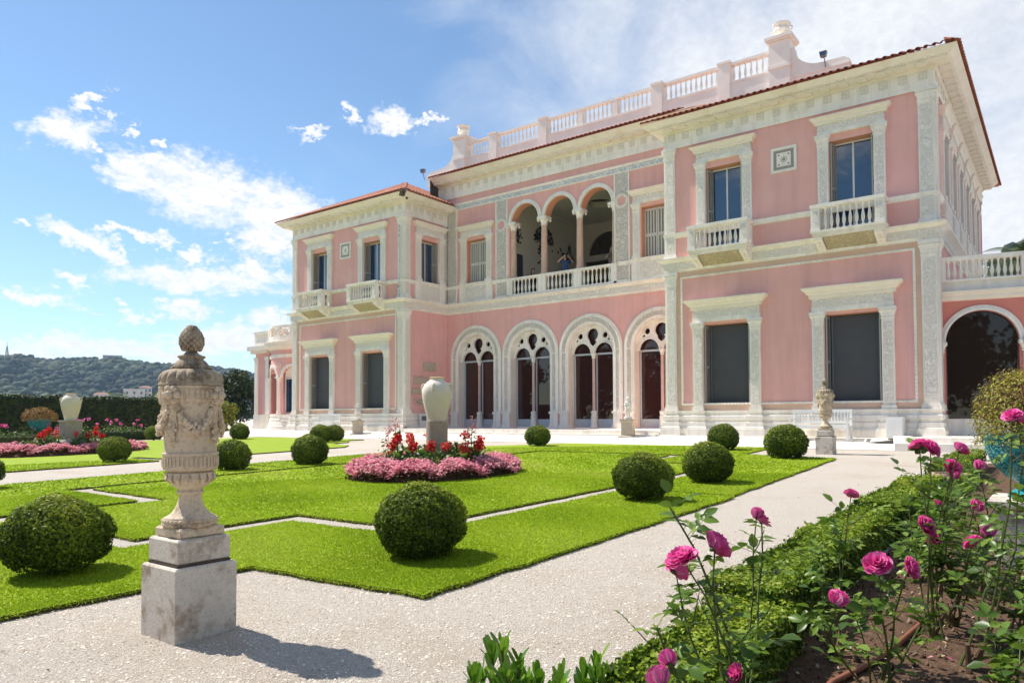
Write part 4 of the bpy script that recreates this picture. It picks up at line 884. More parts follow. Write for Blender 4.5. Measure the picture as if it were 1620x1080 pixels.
# glazed door in the right arch
dd = MB().plate(rect(.35, 1.55, .9, 2.98), [rect(.42, .92, .97, 2.9), rect(.98, 1.48, .97, 2.9)], .14, .2).map(bend).build('door', frame_m, pav)
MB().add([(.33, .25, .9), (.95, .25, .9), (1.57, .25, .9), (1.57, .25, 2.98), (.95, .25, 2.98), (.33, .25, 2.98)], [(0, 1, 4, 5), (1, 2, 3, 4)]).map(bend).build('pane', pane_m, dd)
MB().plate([(.33, 3.0), (1.57, 3.0)]+[(.95+.62*math.cos(PI*i/10), 3.0+.62*math.sin(PI*i/10)) for i in range(1, 10)], [], .16, None).map(bend).build('blind_lunette', cream, dd)
# flat left pier of the pavilion
pb = MB().box(-3.75, -2.35, -1.6, 2.5, -.1, 4.7).build('wall', pink, pav)
for x in (-3.78, -2.65): MB().box(x, x+.3, -1.68, -1.5, .86, 4.2).box(x-.04, x+.34, -1.72, -1.5, 4.2, 4.4).build('pilaster', white, pav)
MB().box(-3.85, -2.3, -1.75, 2.6, -.3, .2).box(-3.82, -2.3, -1.71, 2.55, .2, .86).build('plinth', white, pav)
MB().box(-3.95, -2.25, -1.85, 2.7, 4.62, 4.8).box(-4.1, -2.2, -2.0, 2.8, 4.8, 5.06).build('cornice', cream, pav)
MB().box(-3.8, -2.4, -1.66, -1.5, 5.06, 5.3).box(-3.85, -2.35, -1.7, -1.46, 5.85, 5.98).box(-3.8, -3.62, -1.66, -1.5, 5.3, 5.85).box(-2.58, -2.4, -1.66, -1.5, 5.3, 5.85).box(-3.6, -2.6, -1.6, -1.56, 5.3, 5.85).build('parapet', white, pav)

# ================================================================== white slatted benches
bw = mat('white_bench_paint', (.82, .82, .80), .45, .03, 6)
def bench(label, loc, rz):
    t = thing('garden_bench', label, 'bench', loc, rz, 'white benches against the villa'); W = .88
    for x in (-W+.04, W-.04):
        MB().box(x-.035, x+.035, .18, .25, 0, .90).build('leg', bw, t); MB().box(x-.035, x+.035, -.32, -.25, 0, .64).build('leg', bw, t)
        MB().box(x-.04, x+.04, -.36, .22, .62, .665).build('armrest', bw, t)
    MB().box(-W, W, .185, .235, .84, .93).build('top_rail', bw, t); MB().box(-W, W, .19, .23, .50, .56).build('lower_rail', bw, t)
    sl = MB().box(-.022, .022, .20, .225, .56, .84).mesh('back_slat', bw)
    for i in range(17): inst('back_slat', sl, t, (-W+.13+(2*W-.26)*i/16, 0, 0))
    ss_ = MB().box(-W, W, -.04, .04, .42, .445).mesh('seat_slat', bw)
    for i in range(5): inst('seat_slat', ss_, t, (0, -.26+.105*i, 0))
    MB().box(-W+.05, W-.05, -.31, -.27, .34, .42).build('apron', bw, t)
    return t
bench('white slatted garden bench behind the far carved urn', (-1.80, -.72, -.07), 0)
bench('white slatted garden bench below the left wing beside the far statue', (-25.7, -.72, -.07), 0)

# ================================================================== carved lidded urns on pedestals
ustone = mat('weathered_urn_stone', (.66, .54, .40), .85, .14, 4, .007, 60, col2=(.26, .175, .10), c2scale=8, c2amt=.7, c2lo=.50, c2hi=.68, mottle=((.16, .115, .08), 40, .25))
udark = mat('lichened_urn_stone', (.44, .36, .26), .9, .18, 6, .010, 60, col2=(.12, .085, .055), c2scale=10, c2amt=.85, c2lo=.44, c2hi=.64)
pstone = mat('stained_pedestal_stone', (.66, .60, .53), .85, .08, 5, .006, 60, col2=(.26, .175, .11), c2scale=4.5, c2amt=.8, c2lo=.47, c2hi=.66, mottle=((.24, .185, .135), 60, .22))
def stone_block(mb, hx, z0, z1, ch=.012):
    mb.frust(0, 0, z0, z0+ch, hx-ch, hx-ch, hx, hx); mb.frust(0, 0, z0+ch, z1-ch, hx, hx, hx, hx); mb.frust(0, 0, z1-ch, z1, hx, hx, hx-ch, hx-ch)
urn = thing('carved_urn', 'tall carved stone urn with pine-cone lid on a stained pedestal in the foreground', 'urn', (-.30, -22.07, zg(-22.07)), 0, 'carved lidded urns')
p = MB(); stone_block(p, .209, -.03, .455); p.build('pedestal_block', pstone, urn)
p = MB(); stone_block(p, .178, .470, .625); p.build('pedestal_cap', pstone, urn); MB().box(-.181, .181, -.181, .181, .452, .472).build('dark_joint', mat('dark_mortar', (.09, .07, .055), .95, .4, 30), urn)
p = MB(); stone_block(p, .152, .625, .69); p.build('urn_base_slab', ustone, urn)
K = .00404; Zb = .69
body = [(.158, 0), (.168, .018), (.172, .036), (.163, .058), (.135, .070), (.118, .085), (.095, .115), (.078, .155), (.072, .19), (.075, .205), (.086, .208), (.088, .222), (.080, .226), (.080, .238), (.115, .262), (.150, .30), (.155, .335), (.150, .345), (.140, .352), (.172, .366), (.176, .376), (.176, .455), (.182, .46), (.182, .472), (.170, .478), (.168, .50), (.172, .62), (.180, .76), (.186, .80), (.196, .805), (.20, .815), (.20, .885), (.207, .892), (.207, .905), (.19, .915)]
body = [(r*.95, z) for r, z in body]; MB().lathe(body, (0, 0, Zb), 48).build('body', ustone, urn, smooth=35)
def gad(r, z, a): return r*(1+.10*(abs(math.sin(9*a))**.7-.5)) if .932 < z < 1.01 else r
lid = [(.190, .905), (.200, .912), (.200, .922), (.193, .93), (.192, .945), (.188, .965), (.178, .985), (.160, 1.003), (.138, 1.014), (.122, 1.018), (.118, 1.03), (.110, 1.045), (.098, 1.06), (.085, 1.075), (.072, 1.084), (.076, 1.094), (.076, 1.106), (.062, 1.113), (.044, 1.122), (.033, 1.138)]
lo = MB().lathe(lid, (0, 0, Zb), 108, gad).build('lid', udark, urn, smooth=50)
be = MB()
for i in range(40): a = 2*PI*i/40; be.ball((.120*math.cos(a), .120*math.sin(a), Zb+1.026), .009, 6, 4)
for i in range(28): a = 2*PI*i/28; be.ball((.078*math.cos(a), .078*math.sin(a), Zb+1.10), .008, 6, 4)
be.build('bead_row', udark, lo)
pc = MB().lathe([(.030, 1.13), (.045, 1.15), (.060, 1.18), (.066, 1.215), (.062, 1.255), (.048, 1.285), (.028, 1.305), (.002, 1.315)], (0, 0, Zb), 16)
for j in range(9):
    z = 1.155+.017*j; t = j/8; r = .064*math.sin(PI*(.28+.62*t))+.004; n = 12 if j < 7 else 8
    for i in range(n):
        a = 2*PI*(i+.5*(j % 2))/n; pc.ball((r*math.cos(a), r*math.sin(a), Zb+z), .014, 6, 4, (1, 1, 1.25))
pc.build('pine_cone', udark, urn)
fl = MB()
for i in range(40):                               # flutes on the upper and lower bands
    a = 2*PI*i/40; c, s = math.cos(a), math.sin(a)
    for (r, z0, z1) in ((.191, .822, .882), (.168, .386, .446)):
        q = MB().box(-.0075, .0075, -.006, .004, z0, z1); q.map(lambda x, y, z: (c*(r-y)-s*x, s*(r-y)+c*x, Zb+z)); fl.add(q.v, q.f)
for i in range(18):                               # leaves round the cup and the foot wreath
    a = 2*PI*i/18
    q = MB().add([(-.024, 0, .345), (.024, 0, .345), (.018, -.012, .305), (0, -.004, .262), (-.018, -.012, .305)], [(0, 4, 3, 2, 1)]); rr0 = {0: .148, 1: .148, 2: .143, 3: .112, 4: .143}
    q.v = [(math.cos(a)*(rr0[k_]+.004-v[1])-math.sin(a)*v[0], math.sin(a)*(rr0[k_]+.004-v[1])+math.cos(a)*v[0], Zb+v[2]) for k_, v in enumerate(q.v)]; fl.add(q.v, q.f)
fl.build('fluting', ustone, urn)
wr = MB()
for i in range(34):
    a = 2*PI*i/34
    for dz in (.012, .034): wr.ball((.158*math.cos(a+dz*2), .158*math.sin(a+dz*2), Zb+dz+.006), .017, 6, 4, (1, 1, .55))
wr.build('foot_wreath', ustone, urn)
for q in range(4):                                # four rosettes, swags between them, tassels below
    a0 = PI/4+q*PI/2-.35
    def cyl(a, r, z): return (r*.94*math.cos(a), r*.94*math.sin(a), Zb+z)
    ro = MB(); ro.ball(cyl(a0, .232, .845), .030, 8, 6)
    for i in range(6):
        b = 2*PI*i/6; ro.ball(cyl(a0+.20*math.cos(b), .216, .845+.042*math.sin(b)), .025, 8, 5, (1, 1, 1))
    ro.build('rosette', ustone, urn)
    sw = MB()
    for i in range(34):
        t = i/33; a = a0+.14+(PI/2-.28)*t; z = .80-.185*math.sin(PI*t)**.8; th = .012+.018*math.sin(PI*t)
        for _ in range(3):
            sw.ball(cyl(a+random.gauss(0, .035), .188+random.uniform(.0, th), z+random.gauss(0, th*.55)), random.uniform(.011, .018), 6, 4)
    for i in range(6): sw.tube([cyl(a0+.13+.012*j, .203, .82-.028*j-.004*i) for j in range(4)], .005, 4)
    sw.build('garland', ustone, urn)
    ta = MB()
    for i in range(5): ta.tube([cyl(a0+(i-2)*.03*(1+j*.35), .205-.006*j, .815-.045*j) for j in range(5)], .006, 4)
    for i in range(26): ta.ball(cyl(a0+random.gauss(0, .075), .188+random.uniform(0, .02), .60+random.gauss(0, .032)), random.uniform(.010, .016), 6, 4)
    ta.build('tassel', ustone, urn)
dup(urn, (-.78, -4.21, zg(-4.21)), 0, 'carved stone urn with pine-cone lid standing before the white bench on the right')

# ================================================================== big jars on pedestals
jar_m = mat('whitewashed_terracotta', (.72, .645, .56), .75, .08, 3, .004, 40, col2=(.58, .47, .36), c2scale=1.6, c2amt=.45)
jped = mat('grey_mottled_stone', (.42, .34, .275), .9, .2, 5, .012, 22, col2=(.13, .11, .09), c2scale=5, c2amt=.7)
jar = thing('oil_jar', 'large whitewashed oil jar in the nearer flower bed, on a round stone pedestal', 'jar', (-6.17, -13.42, zg(-13.4)+1.12), 0, 'big pale oil jars')
MB().lathe([(.185, 0), (.19, .02), (.215, .12), (.255, .27), (.29, .42), (.31, .54), (.312, .60), (.298, .685), (.262, .755), (.21, .81), (.165, .845), (.138, .865), (.142, .88), (.148, .89), (.148, .90), (.12, .90), (.11, .86)], seg=36).build('body', jar_m, jar, smooth=True)
MB().lathe([(.150, .888), (.156, .905), (.13, .918), (.11, .90)], seg=28).build('rim', mat('ochre_rim', (.55, .40, .24), .8, .1, 6), jar, smooth=True)
for i in range(4):
    a = .5+PI/2*i; c, s = math.cos(a), math.sin(a); hd = MB().tube([(c*.245, s*.245, .77), (c*.285, s*.285, .775), (c*.322, s*.322, .74), (c*.328, s*.328, .69), (c*.305, s*.305, .645)], [.015, .018, .020, .018, .015], 8)
    for sg in (-1, 1): hd.tube([(c*.32, s*.32, .70), (c*.312-sg*s*.02, s*.312+sg*c*.02, .62), (c*.30-sg*s*.035, s*.30+sg*c*.035, .56)], [.02, .012, .006], 6)
    hd.build('handle', jar_m, jar, smooth=True)
pd_ = thing('jar_pedestal', 'round mottled stone pedestal carrying the nearer oil jar', 'pedestal', (-6.17, -13.42, zg(-13.4)))
MB().lathe([(.36, 0), (.36, .12), (.28, .16), (.255, .22), (.225, .5), (.225, 1.12)], seg=28).build('drum', jped, pd_, smooth=35)
jar2 = dup(jar, (-23.0, -13.75, zg(-13.75)+1.16), .7, 'large whitewashed oil jar in the far left flower bed before the tall hedge')
p2 = thing('jar_pedestal', 'square rough stone pedestal under the far left oil jar', 'pedestal', (-23.0, -13.75, zg(-13.75)))
mb = MB(); mb.frust(0, 0, 0, .42, .45, .45, .32, .32).frust(0, 0, .42, .5, .36, .36, .27, .27).frust(0, 0, .5, 1.1, .25, .25, .27, .27).frust(0, 0, 1.1, 1.16, .30, .30, .30, .30); mb.build('shaft', mat('grey_lichen_stone', (.40, .37, .33), .9, .22, 5, .012, 22, col2=(.16, .14, .12), c2scale=5, c2amt=.6), p2)

# ================================================================== cherub statues
st_m = mat('statue_marble', (.76, .73, .68), .65, .08, 8, .002, 60, col2=(.55, .48, .40), c2scale=5, c2amt=.35); sp_m = mat('statue_pedestal_stone', (.55, .46, .36), .9, .15, 4, .008, 30, col2=(.32, .24, .17), c2scale=3, c2amt=.7)
def skin_mesh(name, joints, edges, m, sub=2):
    """one continuous body grown over a skeleton: joints {name: (pos, radius)}"""
    ks = list(joints); me = bpy.data.meshes.new(name); me.from_pydata([joints[k_][0] for k_ in ks], [(ks.index(a), ks.index(b)) for a, b in edges], []); me.update()
    o = bpy.data.objects.new('tmp', me); COL.objects.link(o); mo = o.modifiers.new('skin', 'SKIN'); mo.use_smooth_shade = True
    for i, k_ in enumerate(ks):
        sv = me.skin_vertices[0].data[i]; r = joints[k_][1]; sv.radius = r if hasattr(r, '__len__') else (r, r); sv.use_root = (i == 0)
    s = o.modifiers.new('sub', 'SUBSURF'); s.levels = sub; s.render_levels = sub
    dg = bpy.context.evaluated_depsgraph_get(); ev = o.evaluated_get(dg); out = bpy.data.meshes.new_from_object(ev); out.name = name
    bpy.data.objects.remove(o); out.materials.clear(); out.materials.append(m); return out
def putto(label, plab, loc, rz, raise_arm):
    t = thing('cherub_statue', label, 'statue', loc, rz, 'small cherub statues on pedestals')
    s = 1.0; J = {'hip': ((0, 0, .36), (.085, .07)), 'belly': ((0, -.02, .44), (.085, .075)), 'chest': ((.01, 0, .53), (.085, .07)), 'neck': ((.01, 0, .605), .035), 'head': ((.015, -.015, .655), (.058, .062)), 'crown': ((.02, -.01, .72), (.058, .06)), 'top': ((.02, 0, .752), .03),
         'lsh': ((.085, 0, .56), .036), 'rsh': ((-.07, 0, .565), .036), 'lel': ((.135, -.03, .47), .030), 'rel': ((-.13, -.02, .48), .03), 'lha': ((.07, -.10, .50), .024), 'rha': ((-.06, -.10, .46), .024),
         'lth': ((.05, 0, .33), .056), 'lkn': ((.055, -.03, .19), .042), 'lan': ((.05, .01, .05), .028), 'lto': ((.055, -.06, .025), .022), 'rth': ((-.045, 0, .33), .056), 'rkn': ((-.05, -.02, .19), .042), 'ran': ((-.055, .02, .05), .028), 'rto': ((-.06, -.05, .025), .022)}
    if raise_arm: J['rel'] = ((-.16, 0, .62), .03); J['rha'] = ((-.11, -.02, .74), .026)
    E_ = [('hip', 'belly'), ('belly', 'chest'), ('chest', 'neck'), ('neck', 'head'), ('head', 'crown'), ('crown', 'top'), ('chest', 'lsh'), ('lsh', 'lel'), ('lel', 'lha'), ('chest', 'rsh'), ('rsh', 'rel'), ('rel', 'rha'), ('hip', 'lth'), ('lth', 'lkn'), ('lkn', 'lan'), ('lan', 'lto'), ('hip', 'rth'), ('rth', 'rkn'), ('rkn', 'ran'), ('ran', 'rto')]
    inst('body', skin_mesh('body', J, E_, st_m), t)
    hr = MB()
    for i in range(60):
        a, b = random.uniform(0, 2*PI), random.uniform(-.2, 1.4); hr.ball((.02+.058*math.cos(a)*math.cos(b), .004+.058*math.sin(a)*math.cos(b)+(.012 if math.sin(a) < 0 else 0), .695+.06*math.sin(b)), .014, 5, 4)
    hr.build('hair', st_m, t); MB().tube([(-.1, -.07, .40), (-.03, -.10, .36), (.06, -.09, .38), (.11, -.02, .34), (.12, .03, .2)], [.02, .03, .03, .028, .02], 7).build('drapery', st_m, t)
    MB().lathe([(.15, -.05), (.15, .02), (.13, .035)], seg=16).build('base', st_m, t)
    tt = thing('statue_pedestal', plab, 'pedestal', (loc[0], loc[1], loc[2]-.80), rz)
    q = MB(); q.frust(0, 0, 0, .10, .31, .31, .31, .31); q.frust(0, 0, .10, .16, .29, .29, .225, .225); q.frust(0, 0, .16, .62, .215, .215, .205, .205); q.frust(0, 0, .62, .68, .22, .22, .25, .25); q.frust(0, 0, .68, .75, .25, .25, .25, .25); q.build('block', sp_m, tt)
    return t
putto('small white cherub statue near the right wing corner, in front of the arches', 'brown stone pedestal under the cherub near the right wing', (-8.55, -.62, .62), .25, False)
putto('small white cherub statue at the left end of the steps below the left wing', 'brown stone pedestal under the cherub below the left wing', (-22.95, -1.0, .57), .6, True)

# ================================================================== people and ironwork in the loggia
def person(label, loc, rz, J, skin, shirt, trousers, hair_c, hair_long=False, extra=None):
    t = thing('person', label, 'person', loc, rz, 'visitors in the loggia')
    base = {'hip': ((0, 0, .95), (.15, .11)), 'waist': ((0, 0, 1.08), (.15, .10)), 'chest': ((0, -.01, 1.30), (.17, .115)), 'neck': ((0, 0, 1.47), .055), 'jaw': ((0, -.03, 1.55), (.062, .07)), 'head': ((0, -.015, 1.64), (.075, .088)), 'top': ((0, 0, 1.72), .055),
            'lsh': ((.185, 0, 1.40), .06), 'rsh': ((-.185, 0, 1.40), .06), 'lth': ((.09, 0, .88), .09), 'rth': ((-.09, 0, .88), .09), 'lkn': ((.10, -.02, .48), .06), 'rkn': ((-.10, -.02, .48), .06), 'lan': ((.10, .02, .08), .042), 'ran': ((-.10, .02, .08), .042), 'lto': ((.12, -.14, .04), .035), 'rto': ((-.12, -.14, .04), .035)}
    base.update(J)
    E_ = [('hip', 'waist'), ('waist', 'chest'), ('chest', 'neck'), ('neck', 'jaw'), ('jaw', 'head'), ('head', 'top'), ('chest', 'lsh'), ('lsh', 'lel'), ('lel', 'lwr'), ('lwr', 'lha'), ('chest', 'rsh'), ('rsh', 'rel'), ('rel', 'rwr'), ('rwr', 'rha'), ('hip', 'lth'), ('lth', 'lkn'), ('lkn', 'lan'), ('lan', 'lto'), ('hip', 'rth'), ('rth', 'rkn'), ('rkn', 'ran'), ('ran', 'rto')]
    me = skin_mesh('body', base, E_, skin); me.materials.append(shirt); me.materials.append(trousers)
    L_ = {k_: Vector(base[k_][0]) for k_ in base}
    for p_ in me.polygons:
        c = p_.center; i = 0
        if c.z < .99: i = 2 if c.z > .06 else 2
        elif c.z < 1.46 and abs(c.x) < .22: i = 1
        for s in ('l', 'r'):
            a, b = L_[s+'sh'], L_[s+'el']; d_ = (b-a); tt_ = (c-a).dot(d_)/d_.length_squared
            if 0 <= tt_ < .7 and ((c-a)-d_*tt_).length < .09: i = 1
        if c.z > 1.46 and abs(c.x) < .12 and (c-Vector((0, 0, 1.6))).length < .2: i = 0
        p_.material_index = i
    inst('body', me, t); hm = mat('hair_'+str(hair_c), hair_c, .7, .3, 20)
    h = MB().ball((0, .012, 1.675), .095, 14, 9, (.92, 1.05, .95)); h.v = [(x, max(y, -.055) if z < 1.70 else y, max(z, 1.62 if y > -.02 else 1.69)) for x, y, z in h.v]
    if hair_long: h.ball((0, .06, 1.55), .085, 10, 7, (1.0, .7, 1.6))
    h.build('hair', hm, t, smooth=True)
    f = MB().ball((0, -.108, 1.60), .016, 6, 5, (.8, 1, 1.4))
    for s in (-1, 1): f.ball((s*.078, 0, 1.61), .02, 6, 5, (.5, 1, 1.3))
    f.build('face', skin, t)
    hand = MB()
    for s in ('l', 'r'):
        w, h_ = L_[s+'wr'], L_[s+'ha']; d_ = (h_-w).normalized(); sdv = d_.cross(Vector((0, 1, 0))); sdv = sdv.normalized() if sdv.length > .1 else Vector((1, 0, 0))
        for i in range(4): b = h_+sdv*(i-1.5)*.018; hand.tube([b, b+d_*.035+Vector((0, -.012, 0)), b+d_*(.05+.006*(1.5-abs(i-1.5)))+Vector((0, -.04, .0))], [.0095, .009, .007], 6)
        b = w*.4+h_*.6-sdv*.03; hand.tube([b, b-sdv*.02+d_*.02, b-sdv*.02+d_*.045+Vector((0, -.015, 0))], [.011, .010, .008], 6)
    hand.build('fingers', skin, t)
    if extra: extra(t)
    return t
skin_m = mat('skin', (.52, .31, .22), .6, .08, 10); denim = mat('denim_shirt', (.05, .09, .20), .8, .15, 20); jeans = mat('dark_jeans', (.03, .05, .13), .85, .15, 20); taupe = mat('taupe_top', (.22, .17, .13), .8, .15, 20); black_c = mat('black_cloth', (.02, .02, .022), .8, .2, 20); lilac = mat('lilac_top', (.38, .30, .42), .8, .1, 20)
def camera_in_hand(t): MB().box(-.07, .07, -.36, -.29, 1.55, 1.64).lathe([(.035, 0), (.03, .07)], (0, 0, 0), 10).build('camera', mat('black_plastic', (.02, .02, .022), .4, .1, 5), t)
def cam2(t):
    q = MB().box(-.07, .07, -.33, -.27, 1.545, 1.635); l = MB().lathe([(.034, 0), (.03, .07)], (0, 0, 0), 10); l.map(lambda x, y, z: (x, -.33-z, 1.59+y)); q.add(l.v, l.f); q.build('camera', mat('black_plastic', (.02, .02, .022), .4, .1, 5), t)
person('person in a dark blue shirt raising a camera with both hands', (-14.0, YC+.55, 6.42), R(42), {'lel': ((.36, -.10, 1.36), .042), 'lwr': ((.15, -.28, 1.54), .032), 'lha': ((.09, -.31, 1.59), (.04, .022)), 'rel': ((-.36, -.10, 1.36), .042), 'rwr': ((-.15, -.28, 1.54), .032), 'rha': ((-.09, -.31, 1.59), (.04, .022))}, skin_m, denim, jeans, (.06, .045, .03), extra=cam2)
person('person in a brown top leaning at the right-hand pillar, hand to the face', (-11.55, YC+.55, 6.42), R(30), {'lel': ((.26, -.08, 1.14), .042), 'lwr': ((.20, -.25, 1.02), .032), 'lha': ((.17, -.31, 1.0), (.035, .022)), 'rel': ((-.24, -.16, 1.20), .042), 'rwr': ((-.10, -.17, 1.42), .030), 'rha': ((-.055, -.14, 1.52), (.035, .022))}, skin_m, taupe, jeans, (.20, .13, .07), True)
person('person with dark hair and black top seen low behind the left balustrade', (-16.15, YC+1.0, 6.10), R(60), {'lel': ((.26, .0, 1.12), .042), 'lwr': ((.22, -.12, .90), .032), 'lha': ((.2, -.16, .82), (.035, .022)), 'rel': ((-.26, .0, 1.12), .042), 'rwr': ((-.22, -.12, .90), .032), 'rha': ((-.2, -.16, .82), (.035, .022))}, skin_m, black_c, black_c, (.012, .01, .01), True)
person('person in a lilac top half hidden by the middle column', (-15.45, YC+1.15, 6.05), R(200), {'lel': ((.26, .0, 1.12), .042), 'lwr': ((.22, -.12, .90), .032), 'lha': ((.2, -.16, .82), (.035, .022)), 'rel': ((-.26, .0, 1.12), .042), 'rwr': ((-.22, -.12, .90), .032), 'rha': ((-.2, -.16, .82), (.035, .022))}, skin_m, lilac, jeans, (.30, .2, .1), True)
iron = mat('black_wrought_iron', (.015, .013, .012), .5, .2, 8)
def ironwork(label, y, z, sc, kind):
    t = MB(); rr = random.Random(kind)
    def P(a, b): return (LX0+.05, y+a*sc, z+b*sc)
    if kind == 0:
        for i in range(9):
            a = PI*i/8; t.tube([P(0, 0), P(.4*math.cos(a), .4*math.sin(a)), P(.85*math.cos(a+.12), .85*math.sin(a+.12))], .02, 5)
        for r in (.45, .85): t.tube([P(r*math.cos(PI*i/12), r*math.sin(PI*i/12)) for i in range(13)], .03, 5)
        for i in range(60):
            a, r = rr.uniform(0, PI), rr.uniform(.3, .95); t.ball(P(r*math.cos(a), r*math.sin(a)), .055, 5, 4)
        for i in range(30): t.ball(P(rr.gauss(-.3, .2), rr.gauss(-.5, .3)), .06, 5, 4)
    elif kind == 1:
        for i in range(5):
            a = 2*PI*i/5+.3; pts = [P(.1*j*math.cos(a+.5*j*.5), .1*j*math.sin(a+.5*j*.5)) for j in range(7)]; t.tube(pts, .02, 5)
        for i in range(34): t.ball(P(rr.gauss(0, .3), rr.gauss(0, .3)), .05, 5, 4)
    else:
        for s in (-1, 1): t.tube([P(s*.05, .5), P(s*.15, .1), P(s*.5, -.3)], .025, 5)
        t.tube([P(0, .6), P(0, -.35)], .02, 5)
        for i in range(26): t.ball(P(rr.gauss(-.2, .45), rr.gauss(-.1, .12)), .05, 5, 4)
    return tag(t.build('iron_ornament', iron), label, 'wall ornament', 'wrought-iron pieces on the loggia wall')
ironwork('fan-shaped black iron ornament high on the loggia wall', 6.5, 9.7, .95, 0); ironwork('black iron leaf ornament beside the left loggia column', 4.1, 9.6, .75, 1); ironwork('black iron tripod-like ornament low on the loggia wall', 8.9, 9.5, .9, 2)
# ================================================================== lawns
lawn_m = mat('mown_grass_turf', (.255, .365, .012), .9, .15, 2.2, .010, 120, col2=(.30, .39, .022), c2scale=.8, c2amt=.6, mottle=((.21, .30, .014), 40, .35))
soil_edge = mat('dark_turf_edge', (.075, .055, .03), .95, .3, 20, .01, 60)
def poly_lawn(name, outer, holes, h=.038):
    """level turf sheet with a cut earth edge; follows the garden's slope"""
    bm = bmesh.new(); es = []
    loops = []
    for lp in [outer]+holes:
        q = []
        for i in range(len(lp)):                       # split long edges, slightly uneven cut line
            a, b = lp[i], lp[(i+1) % len(lp)]; L = math.hypot(b[0]-a[0], b[1]-a[1]); n = max(1, int(L/.25))
            for j in range(n):
                t = j/n; w = .012 if j else 0; q.append((a[0]+(b[0]-a[0])*t+random.gauss(0, w), a[1]+(b[1]-a[1])*t+random.gauss(0, w)))
        loops.append(q)
    for q in loops:
        vs = [bm.verts.new((x, y, zg(y)+h)) for x, y in q]; es += [bm.edges.new((vs[i], vs[(i+1) % len(vs)])) for i in range(len(vs))]
    bmesh.ops.triangle_fill(bm, use_beauty=True, edges=es)
    for f in bm.faces:
        if f.normal.z < 0: f.normal_flip()
    me = bpy.data.meshes.new(name); bm.to_mesh(me); bm.free(); me.materials.append(lawn_m); o = struct(inst(name, me))
    sk = MB()
    for q in loops:
        m_ = len(q); sk.add([(x, y, zg(y)+h) for x, y in q]+[(x, y, zg(y)-.03) for x, y in q], [(i, (i+1) % m_, m_+(i+1) % m_, m_+i) for i in range(m_)])
    sk.build('turf_edge', soil_edge, o)
    return o, loops
OUT1 = [(.45, -20.66), (.36, -14.04), (-1.44, -13.98), (-1.44, -13.86), (.29, -13.90), (-.10, -6.05), (-2.50, -5.62), (-2.75, -2.62), (-9.7, -2.62), (-11.3, -4.7), (-12.45, -6.2), (-12.50, -13.82), (-10.35, -13.93), (-10.35, -14.03), (-12.45, -14.12), (-12.4, -20.7), (-10.3, -20.8), (-10.3, -25.5), (-1.68, -25.5), (-1.55, -20.78)]
RO = [(-1.46, -18.92), (-1.46, -8.72), (-3.72, -8.72), (-3.72, -6.35), (-8.5, -6.35), (-8.5, -8.72), (-10.3, -8.72), (-10.3, -18.95), (-7.38, -19.0), (-7.38, -21.08), (-3.45, -21.06), (-3.45, -18.98)]
RI = [(-1.84, -18.56), (-1.84, -9.10), (-4.10, -9.10), (-4.10, -6.72), (-8.12, -6.72), (-8.12, -9.10), (-9.94, -9.10), (-9.94, -18.56), (-7.02, -18.62), (-7.02, -20.70), (-3.9, -20.70), (-3.9, -18.56)]
# slits that divide the border strip: cut the outer polygon there by routing it round the slit
LA, loopsA = poly_lawn('lawn', OUT1, [RO])
BC = (-6.17, -13.42); BRX, BRY = 1.50, 1.92
bed = [(BC[0]+BRX*math.cos(2*PI*i/40), BC[1]+BRY*math.sin(2*PI*i/40)) for i in range(40)]
LB, loopsB = poly_lawn('lawn', RI, [bed])
OUT2 = [(-16.1, -25), (-16.1, -14.2), (-18.2, -14.05), (-18.2, -13.75), (-16.15, -13.7), (-16.25, -7.4), (-17.0, -6.6), (-18.6, -6.1), (-19.0, -4.9), (-20.2, -3.9), (-20.0, -3.2), (-28.0, -3.1), (-28.4, -5.4), (-30.2, -5.8), (-30.2, -25)]
BC2 = (-23.0, -13.75); bed2 = [(BC2[0]+BRX*math.cos(2*PI*i/32), BC2[1]+2.45*math.sin(2*PI*i/32)) for i in range(32)]
LC, loopsC = poly_lawn('lawn', OUT2, [bed2])
def inside(P, poly):
    x, y = P[:, 0], P[:, 1]; r = np.zeros(len(P), bool); n = len(poly)
    for i in range(n):
        x1, y1 = poly[i]; x2, y2 = poly[(i+1) % n]
        c = ((y1 > y) != (y2 > y)); xi = (x2-x1)*(y-y1)/((y2-y1)+1e-12)+x1; r ^= c & (x < xi)
    return r
CAM = np.array([4.2915, -24.630])
blade_m = mat('grass_blades', (0, 0, 0), .7, .10, 1.2, attr=[(.215, .325, .010), (.315, .445, .016), (.395, .515, .028), (.52, .55, .12)], trans=.42, spec=.12)
